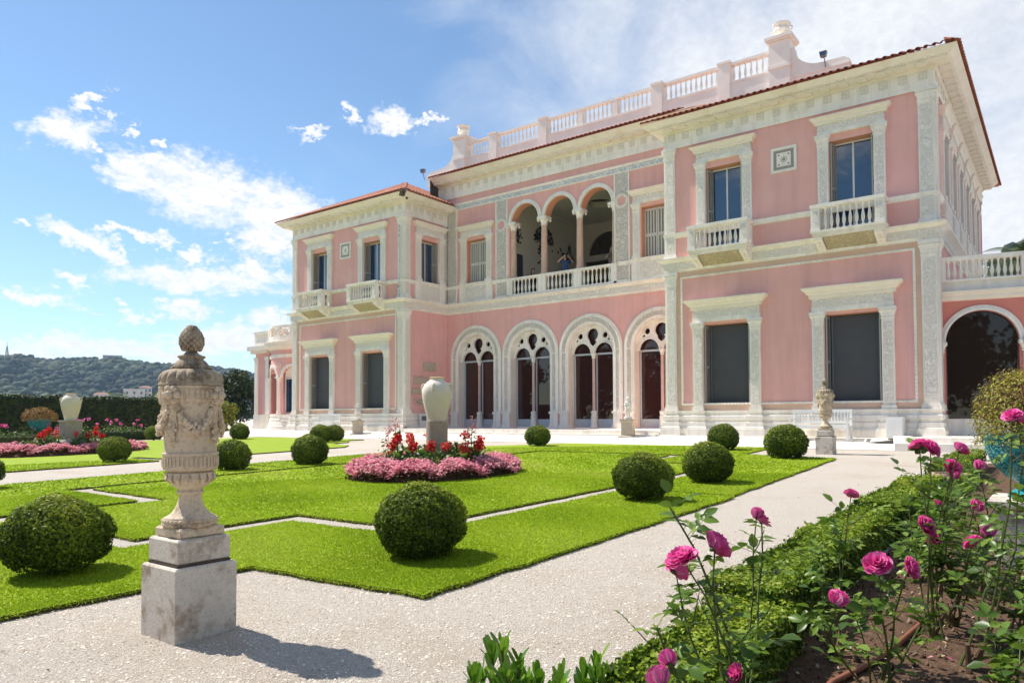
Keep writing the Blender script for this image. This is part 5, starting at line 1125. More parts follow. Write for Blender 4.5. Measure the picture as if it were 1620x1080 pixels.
def blades(loops, holes, parent, label):
    xs = [p_[0] for p_ in loops]; ys = [p_[1] for p_ in loops]; out = []
    for (d0, d1, dens_, h_, w_) in ((0, 6.5, 14000, .018, .005), (6.5, 10, 6000, .020, .008), (10, 15, 2200, .022, .014), (15, 24, 420, .026, .026)):
        x0, x1, y0, y1 = max(min(xs), CAM[0]-d1), min(max(xs), CAM[0]+d1), max(min(ys), CAM[1]-d1), min(max(ys), CAM[1]+d1)
        if x0 >= x1 or y0 >= y1: continue
        n = int((x1-x0)*(y1-y0)*dens_); P = np.stack([RNG.uniform(x0, x1, n), RNG.uniform(y0, y1, n)], 1); d = np.linalg.norm(P-CAM, axis=1); P = P[(d >= d0) & (d < d1)]
        rel = P-CAM; an = np.degrees(np.arctan2(rel[:, 0], rel[:, 1])); P = P[(an > -76) & (an < 5)]
        P = P[inside(P, loops)]
        for h in holes: P = P[~inside(P, h)]
        n = len(P)
        if n == 0: continue
        z = -.35+.0212*(P[:, 1]+4.21)+.034; a = RNG.uniform(0, 2*PI, n); hh = h_*RNG.uniform(.5, 1.25, n); ww = w_*RNG.uniform(.7, 1.3, n); le = RNG.normal(0, .75, (n, 2))*hh[:, None]
        b0 = np.stack([P[:, 0]-np.cos(a)*ww, P[:, 1]-np.sin(a)*ww, z], 1); b1 = np.stack([P[:, 0]+np.cos(a)*ww, P[:, 1]+np.sin(a)*ww, z], 1); tp = np.stack([P[:, 0]+le[:, 0], P[:, 1]+le[:, 1], z+hh], 1)
        V = np.stack([b0, b1, tp], 1).reshape(-1, 3); F = np.arange(3*n).reshape(-1, 3)
        pn = (np.sin(P[:, 0]*1.7+np.sin(P[:, 1]*1.3)*1.2)+np.sin(P[:, 1]*2.3+P[:, 0]*.8))*.12
        out.append((V, F, np.clip(RNG.normal(.40, .2, n)+pn*1.3+.16*np.sin(P[:, 0]*.55+1)*np.sin(P[:, 1]*.7), 0, 1)))
    E_ = []                                             # tufts hanging over the cut edge
    for lp in [loops]+holes:
        for i in range(len(lp)):
            p0, p1 = np.array(lp[i]), np.array(lp[(i+1) % len(lp)]); dd_ = np.linalg.norm((p0+p1)/2-CAM)
            if dd_ < 24: k_ = int(np.linalg.norm(p1-p0)*(700 if dd_ < 9 else 350 if dd_ < 15 else 160))+1; t_ = RNG.uniform(0, 1, (k_, 1)); E_.append(p0+(p1-p0)*t_+RNG.normal(0, .010, (k_, 2)))
    P = np.concatenate(E_); n = len(P); d = np.linalg.norm(P-CAM, axis=1); z = zg(P[:, 1])+.028; a = RNG.uniform(0, 2*PI, n); ww = .0007*np.maximum(d, 6)*RNG.uniform(.7, 1.4, n); le = RNG.normal(0, .020, (n, 2))
    V = np.stack([np.stack([P[:, 0]-np.cos(a)*ww, P[:, 1]-np.sin(a)*ww, z], 1), np.stack([P[:, 0]+np.cos(a)*ww, P[:, 1]+np.sin(a)*ww, z], 1), np.stack([P[:, 0]+le[:, 0], P[:, 1]+le[:, 1], z+RNG.uniform(-.03, .03, n)], 1)], 1).reshape(-1, 3)
    out.append((V, np.arange(3*n).reshape(-1, 3), np.clip(RNG.normal(.38, .2, n), 0, 1)))
    V, F, r = merge(out); o = inst('grass', np_mesh('grass', V, F, blade_m, r)); stuff(o); tag(o, label, 'grass'); return o
blades(loopsA[0], [loopsA[1]], None, 'short mown grass on the outer border strip of the nearer lawn')
blades(loopsB[0], [loopsB[1]], None, 'short mown grass on the inner lawn round the flower bed')
blades(loopsC[0], [loopsC[1]], None, 'short mown grass on the far left lawn beyond the wide path')

# ================================================================== clipped box balls
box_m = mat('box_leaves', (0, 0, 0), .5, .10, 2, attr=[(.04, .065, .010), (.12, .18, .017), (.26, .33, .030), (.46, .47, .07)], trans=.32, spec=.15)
core_m = mat('box_inner_twigs', (.06, .075, .02), .95, .4, 14); twig_m = mat('twig_bark', (.10, .075, .05), .9, .3, 20)
def ball_mesh(n, seed, size, sqz=.93, skirt=0.0):
    rg = np.random.default_rng(seed); P = rg.normal(0, 1, (n, 3)); P /= np.linalg.norm(P, axis=1)[:, None]
    P = P[P[:, 2] > -.80]; n = len(P)
    lump = 1+.035*np.sin(5*P[:, 0]+seed)*np.sin(4*P[:, 1]+1)+.03*np.sin(9*P[:, 2]+7*P[:, 0])+.02*np.sin(17*P[:, 1]+13*P[:, 0]); dep = 1-np.abs(rg.normal(0, .075, n)); shoots = rg.uniform(0, 1, n) > .93; dep[shoots] += rg.uniform(.0, .035, shoots.sum())
    Q = P*(lump*dep)[:, None]; Q[:, 2] *= sqz
    Q[:, :2] *= (1+skirt*np.clip(-P[:, 2], 0, 1))[:, None]
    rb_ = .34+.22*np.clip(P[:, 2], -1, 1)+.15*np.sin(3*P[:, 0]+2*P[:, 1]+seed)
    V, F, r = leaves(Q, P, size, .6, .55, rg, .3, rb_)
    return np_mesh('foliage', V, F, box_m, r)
def core_mesh(sq):
    return MB().ball((0, 0, 0), .84, 20, 14, (1, 1, sq)).mesh('inner_foliage', core_m, True)
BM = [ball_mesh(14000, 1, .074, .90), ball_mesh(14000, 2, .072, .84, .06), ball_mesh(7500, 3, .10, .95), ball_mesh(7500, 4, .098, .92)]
CMESH = core_mesh(.88)
stem_me = MB().tube([(0, 0, -1.05), (.03, .02, -.5)], [.09, .06], 7).tube([(.05, 0, -1.0), (.3, .1, -.4)], .04, 6).tube([(-.04, .02, -1.0), (-.3, -.1, -.4)], .04, 6).mesh('stem', twig_m)
def boxball(x, y, r, lab, k, zoff=.71):
    z = zg(y)+.05; t = thing('box_ball', lab, 'topiary', (x, y, z+r*zoff), random.uniform(0, 6), 'clipped box balls on the lawns')
    sx_, sy_, sz_ = random.uniform(.94, 1.05), random.uniform(.94, 1.05), random.uniform(.89, .97)
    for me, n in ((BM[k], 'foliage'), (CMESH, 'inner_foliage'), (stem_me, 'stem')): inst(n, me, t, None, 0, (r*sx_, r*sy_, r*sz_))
    return t
BALLS = [(-.58, -19.63, .43, 'large box ball alone at the front corner of the nearer lawn', 0), (-2.80, -21.90, .44, 'broad clipped box bush left of the foreground urn', 1), (-.63, -14.99, .44, 'nearest of the box balls along the right edge of the lawn after the corner one', 0),
         (-.70, -12.40, .44, 'box ball close behind the one by the right lawn edge, overlapping the small far ball', 0), (-3.62, -4.06, .46, 'box ball at the back right of the lawn before the right wing', 2), (-1.14, -6.46, .50, 'box ball just left of the far carved urn', 2), (-10.01, -4.31, .43, 'single box ball in front of the third and second arches', 3),
         (-10.9, -13.02, .45, 'dark box ball by the wide path left of the nearer flower bed', 2), (-11.25, -14.95, .43, 'box ball directly right of the foreground urn', 3), (-19.79, -5.66, .46, 'left of the two overlapping box balls before the left wing', 2), (-20.3, -4.6, .42, 'rear right of the two overlapping box balls before the left wing', 3),
         (-26.57, -5.02, .45, 'box ball before the round pavilion', 2), (-16.86, -15.06, .45, 'brownish box ball in front of the far left flower bed', 3), (-11.95, -19.75, .43, 'box ball cut by the left edge of the picture', 0), (-30.6, -7.04, .42, 'small dark box ball at the end of the low hedge, left behind the foreground urn', 3)]
for b in BALLS: boxball(*b)
# ================================================================== flower beds round the jars
soil = mat('brown_garden_soil', (.135, .078, .048), .97, .30, 9, .03, 40, col2=(.23, .15, .10), c2scale=14, c2amt=.6, mottle=((.05, .03, .02), 60, .6))
beg_m = mat('pink_begonia_petals', (0, 0, 0), .7, .08, 2, attr=[(.66, .18, .26), (.78, .31, .39), (.83, .43, .49), (.82, .50, .45)], trans=.35)
begl_m = mat('begonia_leaves', (0, 0, 0), .6, .1, 2, attr=[(.06, .05, .02), (.10, .06, .03), (.07, .10, .02), (.20, .07, .05)], trans=.2)
can_l = mat('canna_leaf', (.10, .20, .025), .45, .2, 3, trans=.3, spec=.4); can_f = mat('canna_petals_red', (0, 0, 0), .6, .08, 4, attr=[(.55, .012, .015), (.66, .03, .03), (.70, .09, .04), (.72, .14, .16)], trans=.3)
leafy_m = mat('bed_leaves', (0, 0, 0), .55, .12, 3, attr=[(.03, .07, .012), (.06, .13, .02), (.12, .21, .03), (.22, .26, .06)], trans=.25, spec=.4)
def flower_bed(C_, rx, ry, lab1, lab2, lab3, grp, seed, n_can, far=False):
    rg = np.random.default_rng(seed); cx, cy = C_; z0 = zg(cy)
    m_ = MB(); n = 40; rings = [(1.0, .02), (.93, .10), (.7, .16), (.3, .2), (.01, .2)]
    m_.add([(cx+rx*f*math.cos(2*PI*i/n), cy+ry*f*math.sin(2*PI*i/n), zg(cy+ry*f*math.sin(2*PI*i/n))+h) for f, h in rings for i in range(n)], [(k_*n+i, k_*n+(i+1) % n, (k_+1)*n+(i+1) % n, (k_+1)*n+i) for k_ in range(4) for i in range(n)])
    struct(m_.build('bed_soil', soil))
    # begonia border
    nb = 3600 if not far else 1900; a = rg.uniform(0, 2*PI, nb); f = .50+.54*rg.uniform(0, 1, nb)**.75; hump = .26*np.sqrt(np.clip(1-((f-.78)/.30)**2, .05, 1))*rg.uniform(.75, 1.08, nb)+.05*np.sin(11*a)+.03*np.sin(23*a+2)
    P = np.stack([cx+rx*f*np.cos(a), cy+ry*f*np.sin(a), z0+.06+np.maximum(hump, .07*rg.uniform(.3, 1.2, nb))], 1)
    parts = []
    for j in range(7):
        Q = P+rg.normal(0, .032, P.shape); parts.append(leaves(Q, np.tile([[.0, -.25, 1.]], (nb, 1)), .058 if not far else .075, .95, .45, rg, .25, .45+.12*np.sin(7*a)))
    V, F, r = merge(parts); o = thing('begonia_border', lab1, 'flowers', (0, 0, 0)); stuff(inst('blossoms', np_mesh('blossoms', V, F, beg_m, r), o))
    P2 = P.copy(); P2[:, 2] -= rg.uniform(.04, .2, nb); V, F, r = leaves(np.repeat(P2, 2, 0)+rg.normal(0, .03, (2*nb, 3)), np.tile([[0, 0, 1.]], (2*nb, 1)), .06, .8, .9, rg); stuff(inst('leaves', np_mesh('leaves', V, F, begl_m, r), o))
    # cannas and dahlias inside
    for i in range(n_can):
        t = (i+rg.uniform(.2, .8))/n_can*2*PI; q = rg.uniform(.30, .62); x, y = cx+rx*q*math.cos(t), cy+ry*q*math.sin(t); h = rg.uniform(.34, .66)
        tone = int(rg.choice(4)); pl_ = thing('canna', lab2.replace('red canna', ('deep red', 'scarlet', 'orange-red', 'coral pink')[tone]+' canna'), 'canna', (x, y, zg(y)+.14), rg.uniform(0, 6), grp)
        MB().tube([(0, 0, 0), (.02, .01, h*.6), (.03, .0, h)], [.014, .011, .007], 6).build('stem', can_l, pl_)
        for k_ in range(5):
            b = k_*2.4+rg.uniform(-.3, .3); L = rg.uniform(.28, .42); w = L*.21; zz = h*(.08+.13*k_); lm = MB(); nn = 5
            for s in range(nn+1):
                u = s/nn; rr0 = .02+L*.62*u; up = zz+L*(.75*u-.55*u*u); ww = w*math.sin(PI*min(1, .12+.88*u))**.8*(1 if u < 1 else .05)
                lm.v += [(rr0*math.cos(b)-ww*math.sin(b), rr0*math.sin(b)+ww*math.cos(b), up+ww*.35), (rr0*math.cos(b), rr0*math.sin(b), up), (rr0*math.cos(b)+ww*math.sin(b), rr0*math.sin(b)-ww*math.cos(b), up+ww*.35)]
            lm.f += [(3*s, 3*s+1, 3*s+4, 3*s+3) for s in range(nn)]+[(3*s+1, 3*s+2, 3*s+5, 3*s+4) for s in range(nn)]
            lm.build('leaf', can_l, pl_)
        nf = 60; Pf = np.clip(rg.normal(0, 1, (nf, 3)), -2, 2)*np.array([.042, .042, .055])+np.array([.03, 0, h+.03]); V, F, r = leaves(Pf, Pf-np.array([.03, 0, h-.05]), .075, .75, .5, rg, .4, np.full(nf, (.1, .35, .65, .95)[tone])); inst('flower_head', np_mesh('flower_head', V, F, can_f, r), pl_)
    nl = 3400; a = rg.uniform(0, 2*PI, nl); f = np.sqrt(rg.uniform(.0, .52, nl)); P = np.stack([cx+rx*f*np.cos(a), cy+ry*f*np.sin(a), z0+.15+rg.uniform(0, .70, nl)*(1.08-f)*(.75+.25*np.sin(5*a))], 1); V, F, r = leaves(P, np.tile([[0, 0, 1.]], (nl, 1)), .11, .6, .8, rg)
    g = inst('bedding_foliage', np_mesh('bedding_foliage', V, F, leafy_m, r)); stuff(g); tag(g, lab3, 'foliage')
flower_bed(BC, BRX, BRY, 'low pink begonia border round the nearer flower bed', 'red canna with broad leaves in the nearer flower bed', 'mixed green leaves among the cannas of the nearer flower bed', 'red cannas in the nearer bed', 5, 17)
flower_bed(BC2, BRX, 2.45, 'low pink begonia border round the far left flower bed', 'red canna with broad leaves in the far left flower bed', 'mixed green leaves among the cannas of the far left flower bed', 'red cannas in the far left bed', 6, 15, True)
sal = mat('pale_pink_plume', (0, 0, 0), .6, .05, 3, attr=[(.62, .25, .27), (.66, .33, .32), (.60, .18, .24)], trans=.3)
for i, (x, y, h, rr0) in enumerate(((-6.45, -14.35, .95, .9), (-5.55, -13.05, .85, .95), (-7.35, -13.7, .75, .5))):
    t = thing('plume_flower', ['pale pink plume flower just before the jar pedestal', 'coral pink plume flower right of the jar pedestal', 'faded pink plume flower left of the jar pedestal'][i], 'flower', (x, y, zg(y)+.14), 0, 'tall pink plumes in the nearer bed')
    MB().tube([(0, 0, 0), (.02, 0, h)], [.009, .005], 5).build('stem', can_l, t); nf = 70; Pf = RNG.normal(0, 1, (nf, 3))*np.array([.06, .06, .10])+np.array([.02, 0, h]); V, F, r = leaves(Pf, RNG.normal(0, 1, (nf, 3)), .045, .8, .5); inst('plume', np_mesh('plume', V, F, sal, r), t)
    Pf = np.stack([RNG.normal(0, .09, 40), RNG.normal(0, .09, 40), RNG.uniform(.15, h*.85, 40)], 1); V, F, r = leaves(Pf, np.tile([[0, 0, 1.]], (40, 1)), .10, .5, .7); inst('leaves', np_mesh('leaves', V, F, leafy_m, r), t)

# ================================================================== far left: rose beds, low hedges, turquoise pot, tall hedge
hedge_m = mat('hedge_leaves', (0, 0, 0), .6, .12, 2, attr=[(.016, .034, .008), (.030, .060, .010), (.055, .095, .012), (.10, .14, .02)], trans=.15)
def hedge(name, label, x0, x1, y0, y1, z0, z1, n, size, wob=.05, cat='hedge', lm=None, seed=3, top_r=.25, zf=None, group=None):
    """clipped hedge: solid core and a skin of leaves on top and sides; zf(y) adds the slope of the ground"""
    rg = np.random.default_rng(seed); t = thing(name, label, cat, ((x0+x1)/2, (y0+y1)/2, z0), 0, group); cx, cy = (x0+x1)/2, (y0+y1)/2; zf = zf or (lambda y: 0*y)
    lx, ly, lz = x1-x0, y1-y0, z1-z0; area = np.array([lx*ly, lx*lz, lx*lz, ly*lz, ly*lz]); pk = rg.choice(5, n, p=area/area.sum()); U = rg.uniform(0, 1, n); W = rg.uniform(0, 1, n)
    X = np.where(pk <= 2, x0+lx*U, np.where(pk == 3, x0, x1)); Y = np.where(pk == 0, y0+ly*W, np.where(pk == 1, y0, np.where(pk == 2, y1, y0+ly*U))); Z = np.where(pk == 0, z1, z0+lz*W)
    Nn = np.zeros((n, 3)); Nn[pk == 0, 2] = 1; Nn[pk == 1, 1] = -1; Nn[pk == 2, 1] = 1; Nn[pk == 3, 0] = -1; Nn[pk == 4, 0] = 1
    wv = wob*(np.sin(X*2.1+Z*3)+np.sin(Y*2.7+Z*2.2+1)+.6*np.sin(Y*6.1+X*5)); dp = -np.abs(rg.normal(0, wob*.7, n))+np.where(rg.uniform(0, 1, n) > .95, wob*1.2, 0)
    P = np.stack([X, Y, Z], 1)+Nn*(wv*.6+dp)[:, None]; P[:, 2] += zf(P[:, 1]); P -= np.array([cx, cy, z0])
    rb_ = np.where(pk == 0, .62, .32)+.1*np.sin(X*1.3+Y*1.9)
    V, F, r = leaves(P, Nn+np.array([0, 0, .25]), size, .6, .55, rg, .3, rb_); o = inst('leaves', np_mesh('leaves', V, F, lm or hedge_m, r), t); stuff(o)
    i_ = wob*1.5+.01; c = MB(); ns = max(2, int(ly/1.0)+1)
    vs = []
    for k_ in range(ns):
        yy = y0+i_+(ly-2*i_)*k_/(ns-1); dz = float(zf(np.array([yy]))[0]); vs += [(x0+i_-cx, yy-cy, dz-.02), (x1-i_-cx, yy-cy, dz-.02), (x1-i_-cx, yy-cy, lz-i_+dz), (x0+i_-cx, yy-cy, lz-i_+dz)]
    fs = [(4*k_+a, 4*k_+(a+1) % 4, 4*k_+4+(a+1) % 4, 4*k_+4+a) for k_ in range(ns-1) for a in range(4)]+[(0, 1, 2, 3), (4*ns-4, 4*ns-1, 4*ns-2, 4*ns-3)]
    c.add(vs, fs).build('inner_foliage', core_m, t); return t
dark_h = mat('dark_hedge_leaves', (0, 0, 0), .6, .12, 2, attr=[(.008, .020, .005), (.016, .036, .007), (.03, .06, .009), (.10, .15, .02)], trans=.12)
hedge('tall_hedge', 'tall dark clipped hedge closing the garden on the left', -38.6, -37.0, -30, .4, -.45, 1.80, 26000, .14, .06, lm=dark_h, seed=21)
hedge('low_hedge', 'low clipped hedge edging the rose bed at the far left', -32.7, -32.1, -30, -9.2, zg(-12), zg(-12)+.42, 7000, .07, .03, seed=22)
hedge('low_hedge', 'low clipped hedge edging the rose bed behind the brownish box ball', -32.7, -32.1, -8.6, -5.9, zg(-7), zg(-7)+.42, 3000, .07, .03, seed=23)
rose_l = mat('rose_leaves', (0, 0, 0), .35, .10, 6, attr=[(.045, .095, .016), (.085, .165, .022), (.15, .26, .032), (.26, .36, .06)], trans=.35, spec=.3)
rose_p = mat('rose_petals', (0, 0, 0), .55, .10, 6, attr=[(.66, .025, .24), (.78, .07, .36), (.84, .18, .48), (.86, .42, .60)], trans=.35)
rg = np.random.default_rng(77)
for i in range(11):
    y = -18+1.15*i; x = -34.1+rg.uniform(-.5, .5)
    t = thing('rose_bush', 'low rose bush with red-pink blooms in the bed before the tall hedge', 'rose bush', (x, y, zg(y)), 0, 'rose bushes before the tall hedge'); hh = rg.uniform(.75, 1.05)
    n = 420; P = np.stack([rg.normal(0, .34, n), rg.normal(0, .42, n), np.abs(rg.normal(.42, .2, n))*hh], 1); V, F, r = leaves(P, np.tile([[0, 0, 1.]], (n, 1)), .10, .65, .8, rg); stuff(inst('leaves', np_mesh('leaves', V, F, leafy_m, r), t))
    for k_ in range(4):
        bx, by, bz = rg.normal(0, .3), rg.normal(0, .4), hh*rg.uniform(.85, 1.25); MB().tube([(bx*.2, by*.2, 0), (bx, by, bz)], .008, 4).build('stem', can_l, t); nf = 22; V, F, r = leaves(rg.normal(0, .035, (nf, 3))+np.array([bx, by, bz]), rg.normal(0, 1, (nf, 3)), .08, .9, .3, rg, .4); inst('bloom', np_mesh('bloom', V, F, rose_p, r), t)
teal = carved('turquoise_glaze', (.035, .38, .42), (.012, .13, .15), 12, .012); teal.node_tree.nodes['Principled BSDF'].inputs['Roughness'].default_value = .22; teal.node_tree.nodes['Principled BSDF'].inputs['Specular IOR Level'].default_value = .5
teal2 = mat('turquoise_glaze_plain', (.022, .25, .28), .25, .12, 4, col2=(.01, .15, .18), c2scale=3, c2amt=.6)
gold_m = mat('golden_shrub_leaves', (0, 0, 0), .55, .1, 3, attr=[(.20, .11, .03), (.30, .22, .04), (.28, .31, .035), (.44, .43, .06)], trans=.3)
def pot(label, plabel, loc, s, dome, cat='pot', seed=1, leafm=None, n=5200, lsz=.05, ped=None):
    t = thing('glazed_pot', label, cat, loc, 0, 'turquoise glazed pots')
    MB().lathe([(.20, 0), (.21, .02), (.17, .06), (.11, .10), (.12, .13)], seg=28).build('foot', teal2, t, smooth=True)
    MB().lathe([(.12, .13), (.22, .20), (.33, .32), (.385, .45), (.395, .55)], seg=40).build('bowl', teal, t, smooth=True)
    MB().lathe([(.395, .55), (.41, .57), (.41, .60), (.385, .60), (.36, .56), (.30, .54)], seg=40).build('rim', teal2, t, smooth=True)
    t.scale = (s, s, s); rg = np.random.default_rng(seed); sh = thing('potted_shrub', plabel, 'shrub', (loc[0], loc[1], loc[2]+.55*s), 0, 'shrubs in turquoise pots')
    P = rg.normal(0, 1, (n, 3)); P /= np.linalg.norm(P, axis=1)[:, None]; P = P[P[:, 2] > -.35]; k_ = len(P); Q = P*np.array([dome[0], dome[0], dome[1]])*(1-np.abs(rg.normal(0, .13, k_))+.10*rg.uniform(0, 1, k_)**3+.06*np.sin(6*P[:, 0]+5*P[:, 1]))[:, None]+np.array([0, 0, dome[1]*.25])
    V, F, r = leaves(Q, P+np.array([0, 0, .6]), lsz, .35, .6, rg, .2); stuff(inst('leaves', np_mesh('leaves', V, F, leafm or gold_m, r), sh))
    tw = MB()
    for i in range(90 if n > 3000 else 14):
        d_ = Vector(rg.normal(0, 1, 3)); d_.z = abs(d_.z)*.8+.15; d_.normalize(); e = Vector((d_.x*dome[0], d_.y*dome[0], d_.z*dome[1]+dome[1]*.25))*1.05; tw.tube([(0, 0, 0), e*.5+Vector((0, 0, .03)), e], [.010, .006, .003], 4)
    tw.build('twigs', mat('reddish_twig', (.20, .12, .07), .8, .2, 12), sh); return t
pot('turquoise glazed pot with an orange shrub before the tall hedge', 'round orange-brown shrub in the far turquoise pot', (-34.3, -10.6, zg(-10.6)+.38), 1.25, (.72, .5), seed=4, n=2200, lsz=.08, leafm=mat('orange_shrub_leaves', (0, 0, 0), .6, .1, 3, attr=[(.25, .10, .03), (.40, .19, .04), (.30, .24, .05)], trans=.25))
# ================================================================== right foreground: rose bed
struct(MB().add([(2.95, -24.3, zg(-24.3)+.02), (9, -24.3, zg(-24.3)+.02), (9, -6, zg(-6)+.02), (2.95, -6, zg(-6)+.02)], [(0, 1, 2, 3)]).build('rose_bed_soil', soil))
clod = []; rg = np.random.default_rng(5); n = 2600
P = np.stack([rg.uniform(2.95, 5.2, n), rg.uniform(-22.0, -15.5, n)], 1); tet = np.array([[0, 0, 1.], [.9, 0, -.4], [-.5, .8, -.4], [-.5, -.8, -.4]])
V = []; s = rg.gamma(2.0, .0055, n)+.004
for i in range(n): V.append(tet*s[i]*rg.uniform(.6, 1.3, (1, 3))+rg.normal(0, .15, (4, 3))*s[i]+np.array([P[i, 0], P[i, 1], -.35+.0212*(P[i, 1]+4.21)+.024]))
Fb = np.array([[0, 1, 2], [0, 2, 3], [0, 3, 1], [1, 3, 2]]); F = np.concatenate([Fb+4*i for i in range(n)])
chip_m = mat('soil_crumbs', (0, 0, 0), .95, .2, 8, attr=[(.05, .03, .018), (.13, .075, .045), (.20, .13, .085), (.42, .36, .28)])
o = stuff(inst('soil_crumbs', np_mesh('soil_crumbs', np.concatenate(V), F, chip_m, np.repeat(rg.uniform(0, 1, n)**1.6, 4)))); tag(o, 'loose crumbs and chips on the brown rose bed', 'soil')
box2_m = mat('fresh_box_leaves', (0, 0, 0), .45, .10, 3, attr=[(.034, .07, .008), (.10, .18, .014), (.22, .32, .022), (.40, .44, .05)], trans=.32, spec=.25)
zgn = lambda y: -.35+.0212*(y+4.21)
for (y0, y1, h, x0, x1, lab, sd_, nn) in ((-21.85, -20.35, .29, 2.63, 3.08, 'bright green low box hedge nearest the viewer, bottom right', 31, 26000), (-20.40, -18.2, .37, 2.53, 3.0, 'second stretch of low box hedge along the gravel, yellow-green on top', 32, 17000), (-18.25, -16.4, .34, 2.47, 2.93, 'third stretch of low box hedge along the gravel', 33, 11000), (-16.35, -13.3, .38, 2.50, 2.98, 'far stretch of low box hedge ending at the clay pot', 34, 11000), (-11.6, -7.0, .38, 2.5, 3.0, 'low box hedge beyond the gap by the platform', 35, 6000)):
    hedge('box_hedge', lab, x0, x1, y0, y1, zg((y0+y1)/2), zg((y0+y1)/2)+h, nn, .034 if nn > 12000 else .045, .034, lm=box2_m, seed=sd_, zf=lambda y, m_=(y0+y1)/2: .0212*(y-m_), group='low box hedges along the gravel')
cp = thing('clay_pot', 'small pale clay pot standing in the gap of the low hedge', 'pot', (2.95, -12.6, zg(-12.6))); MB().lathe([(.14, 0), (.20, .30), (.23, .31), (.23, .37), (.2, .37), (.18, .3)], seg=20).build('vessel', mat('pale_clay', (.50, .34, .24), .85, .12, 5), cp, smooth=True); MB().lathe([(.185, .32), (.0, .33)], seg=16).build('earth', soil, cp)
# turquoise pot on its stone pedestal
pk = thing('pot_pedestal', 'old stone pedestal under the turquoise pot at the right edge', 'pedestal', (4.06, -17.05, zg(-17.05))); q = MB(); stone_block(q, .27, 0, .50); q.build('block', pstone, pk); q = MB(); stone_block(q, .31, .50, .585, .02); q.build('cap', pstone, pk)
pot('turquoise glazed footed pot with relief on the stone pedestal at right', 'golden dry-leaved rounded shrub in the near turquoise pot', (4.06, -17.05, zg(-17.05)+.585), .88, (.42, .50), seed=9, n=9000, lsz=.034)
MB().lathe([(.35, .553), (.0, .555)], seg=24).build('earth', soil, [o_ for o_ in bpy.data.objects if o_.name.startswith('glazed_pot') and o_.parent is None][-1])
# brown irrigation hose
tag(MB().tube([(3.30, -21.25, zg(-21.2)+.035), (3.34, -20.75, zg(-20.7)+.04), (3.44, -20.35, zg(-20.3)+.04), (3.50, -19.95, zg(-20)+.045), (3.54, -19.5, zg(-19.5)+.04), (3.56, -18.9, zg(-19)+.035), (3.5, -18.2, zg(-18.2)+.03)], .016, 10).build('irrigation_hose', mat('brown_plastic_hose', (.24, .09, .055), .45, .08, 6), smooth=True), 'brown irrigation hose curving over the rose bed soil', 'hose')

# ---- rose parts (shared meshes)
def bloom_mesh(seed, open_, layers=5):
    rg = np.random.default_rng(seed); parts = []
    V = []; F = []; rr = []
    for L in range(layers):
        f = L/(layers-1); npet = 4+L; tilt = .10+(open_*1.05)*f; rad = .010+.030*f*open_+.006; hgt = .052-.010*f
        for i in range(npet):
            a = 2*PI*(i+rg.uniform(-.2, .2))/npet+L*.7; w = (.020+.016*f)*rg.uniform(.85, 1.2); tl = tilt+rg.uniform(-.15, .15); o_ = len(V); nu, nv = 4, 4; cv = rg.uniform(.6, 1.2); tint = np.clip(rg.normal(.42+.18*f, .2), 0, 1)
            for u in range(nu+1):
                for v in range(nv+1):
                    s_ = (v/nv-.5)*2; t_ = u/nu; wid = w*math.sin(PI*(.18+.62*t_)); curl = .5*max(0, t_-.65)*open_*1.6
                    out = rad*.35+hgt*math.sin(tl)*t_*1.15+curl*.03-(1-s_*s_)*0+.010*cv*(s_*s_-1)*-.6*(1 if L > 1 else .4)
                    up_ = hgt*math.cos(tl)*t_*1.2-curl*.022+.006*cv*s_*s_*t_+rg.normal(0, .0012)
                    x = out*math.cos(a)-s_*wid*math.sin(a); y = out*math.sin(a)+s_*wid*math.cos(a); V.append((x, y, up_))
            for u in range(nu):
                for v in range(nv): F.append((o_+u*(nv+1)+v, o_+u*(nv+1)+v+1, o_+(u+1)*(nv+1)+v+1, o_+(u+1)*(nv+1)+v)); rr.append(tint)
    V = np.array(V); V[:, 2] -= .01
    me = np_mesh('bloom', V, np.array(F), rose_p, np.array(rr)); me.shade_smooth(); return me
BLOOM = [bloom_mesh(1, 1.0, 6), bloom_mesh(2, .8, 6), bloom_mesh(3, 1.15, 5), bloom_mesh(4, .35, 4)]
cal = MB()
for i in range(5):
    a = 2*PI*i/5; cal.add([(0, 0, -.004), (.008*math.cos(a+.5), .008*math.sin(a+.5), .004), (.026*math.cos(a), .026*math.sin(a), -.006), (.008*math.cos(a-.5), .008*math.sin(a-.5), .004)], [(0, 1, 2, 3)])
cal.ball((0, 0, -.008), .009, 8, 6, (1, 1, 1.3)); CAL = cal.mesh('calyx', mat('calyx_green', (.07, .13, .025), .6, .15, 20, trans=.1))
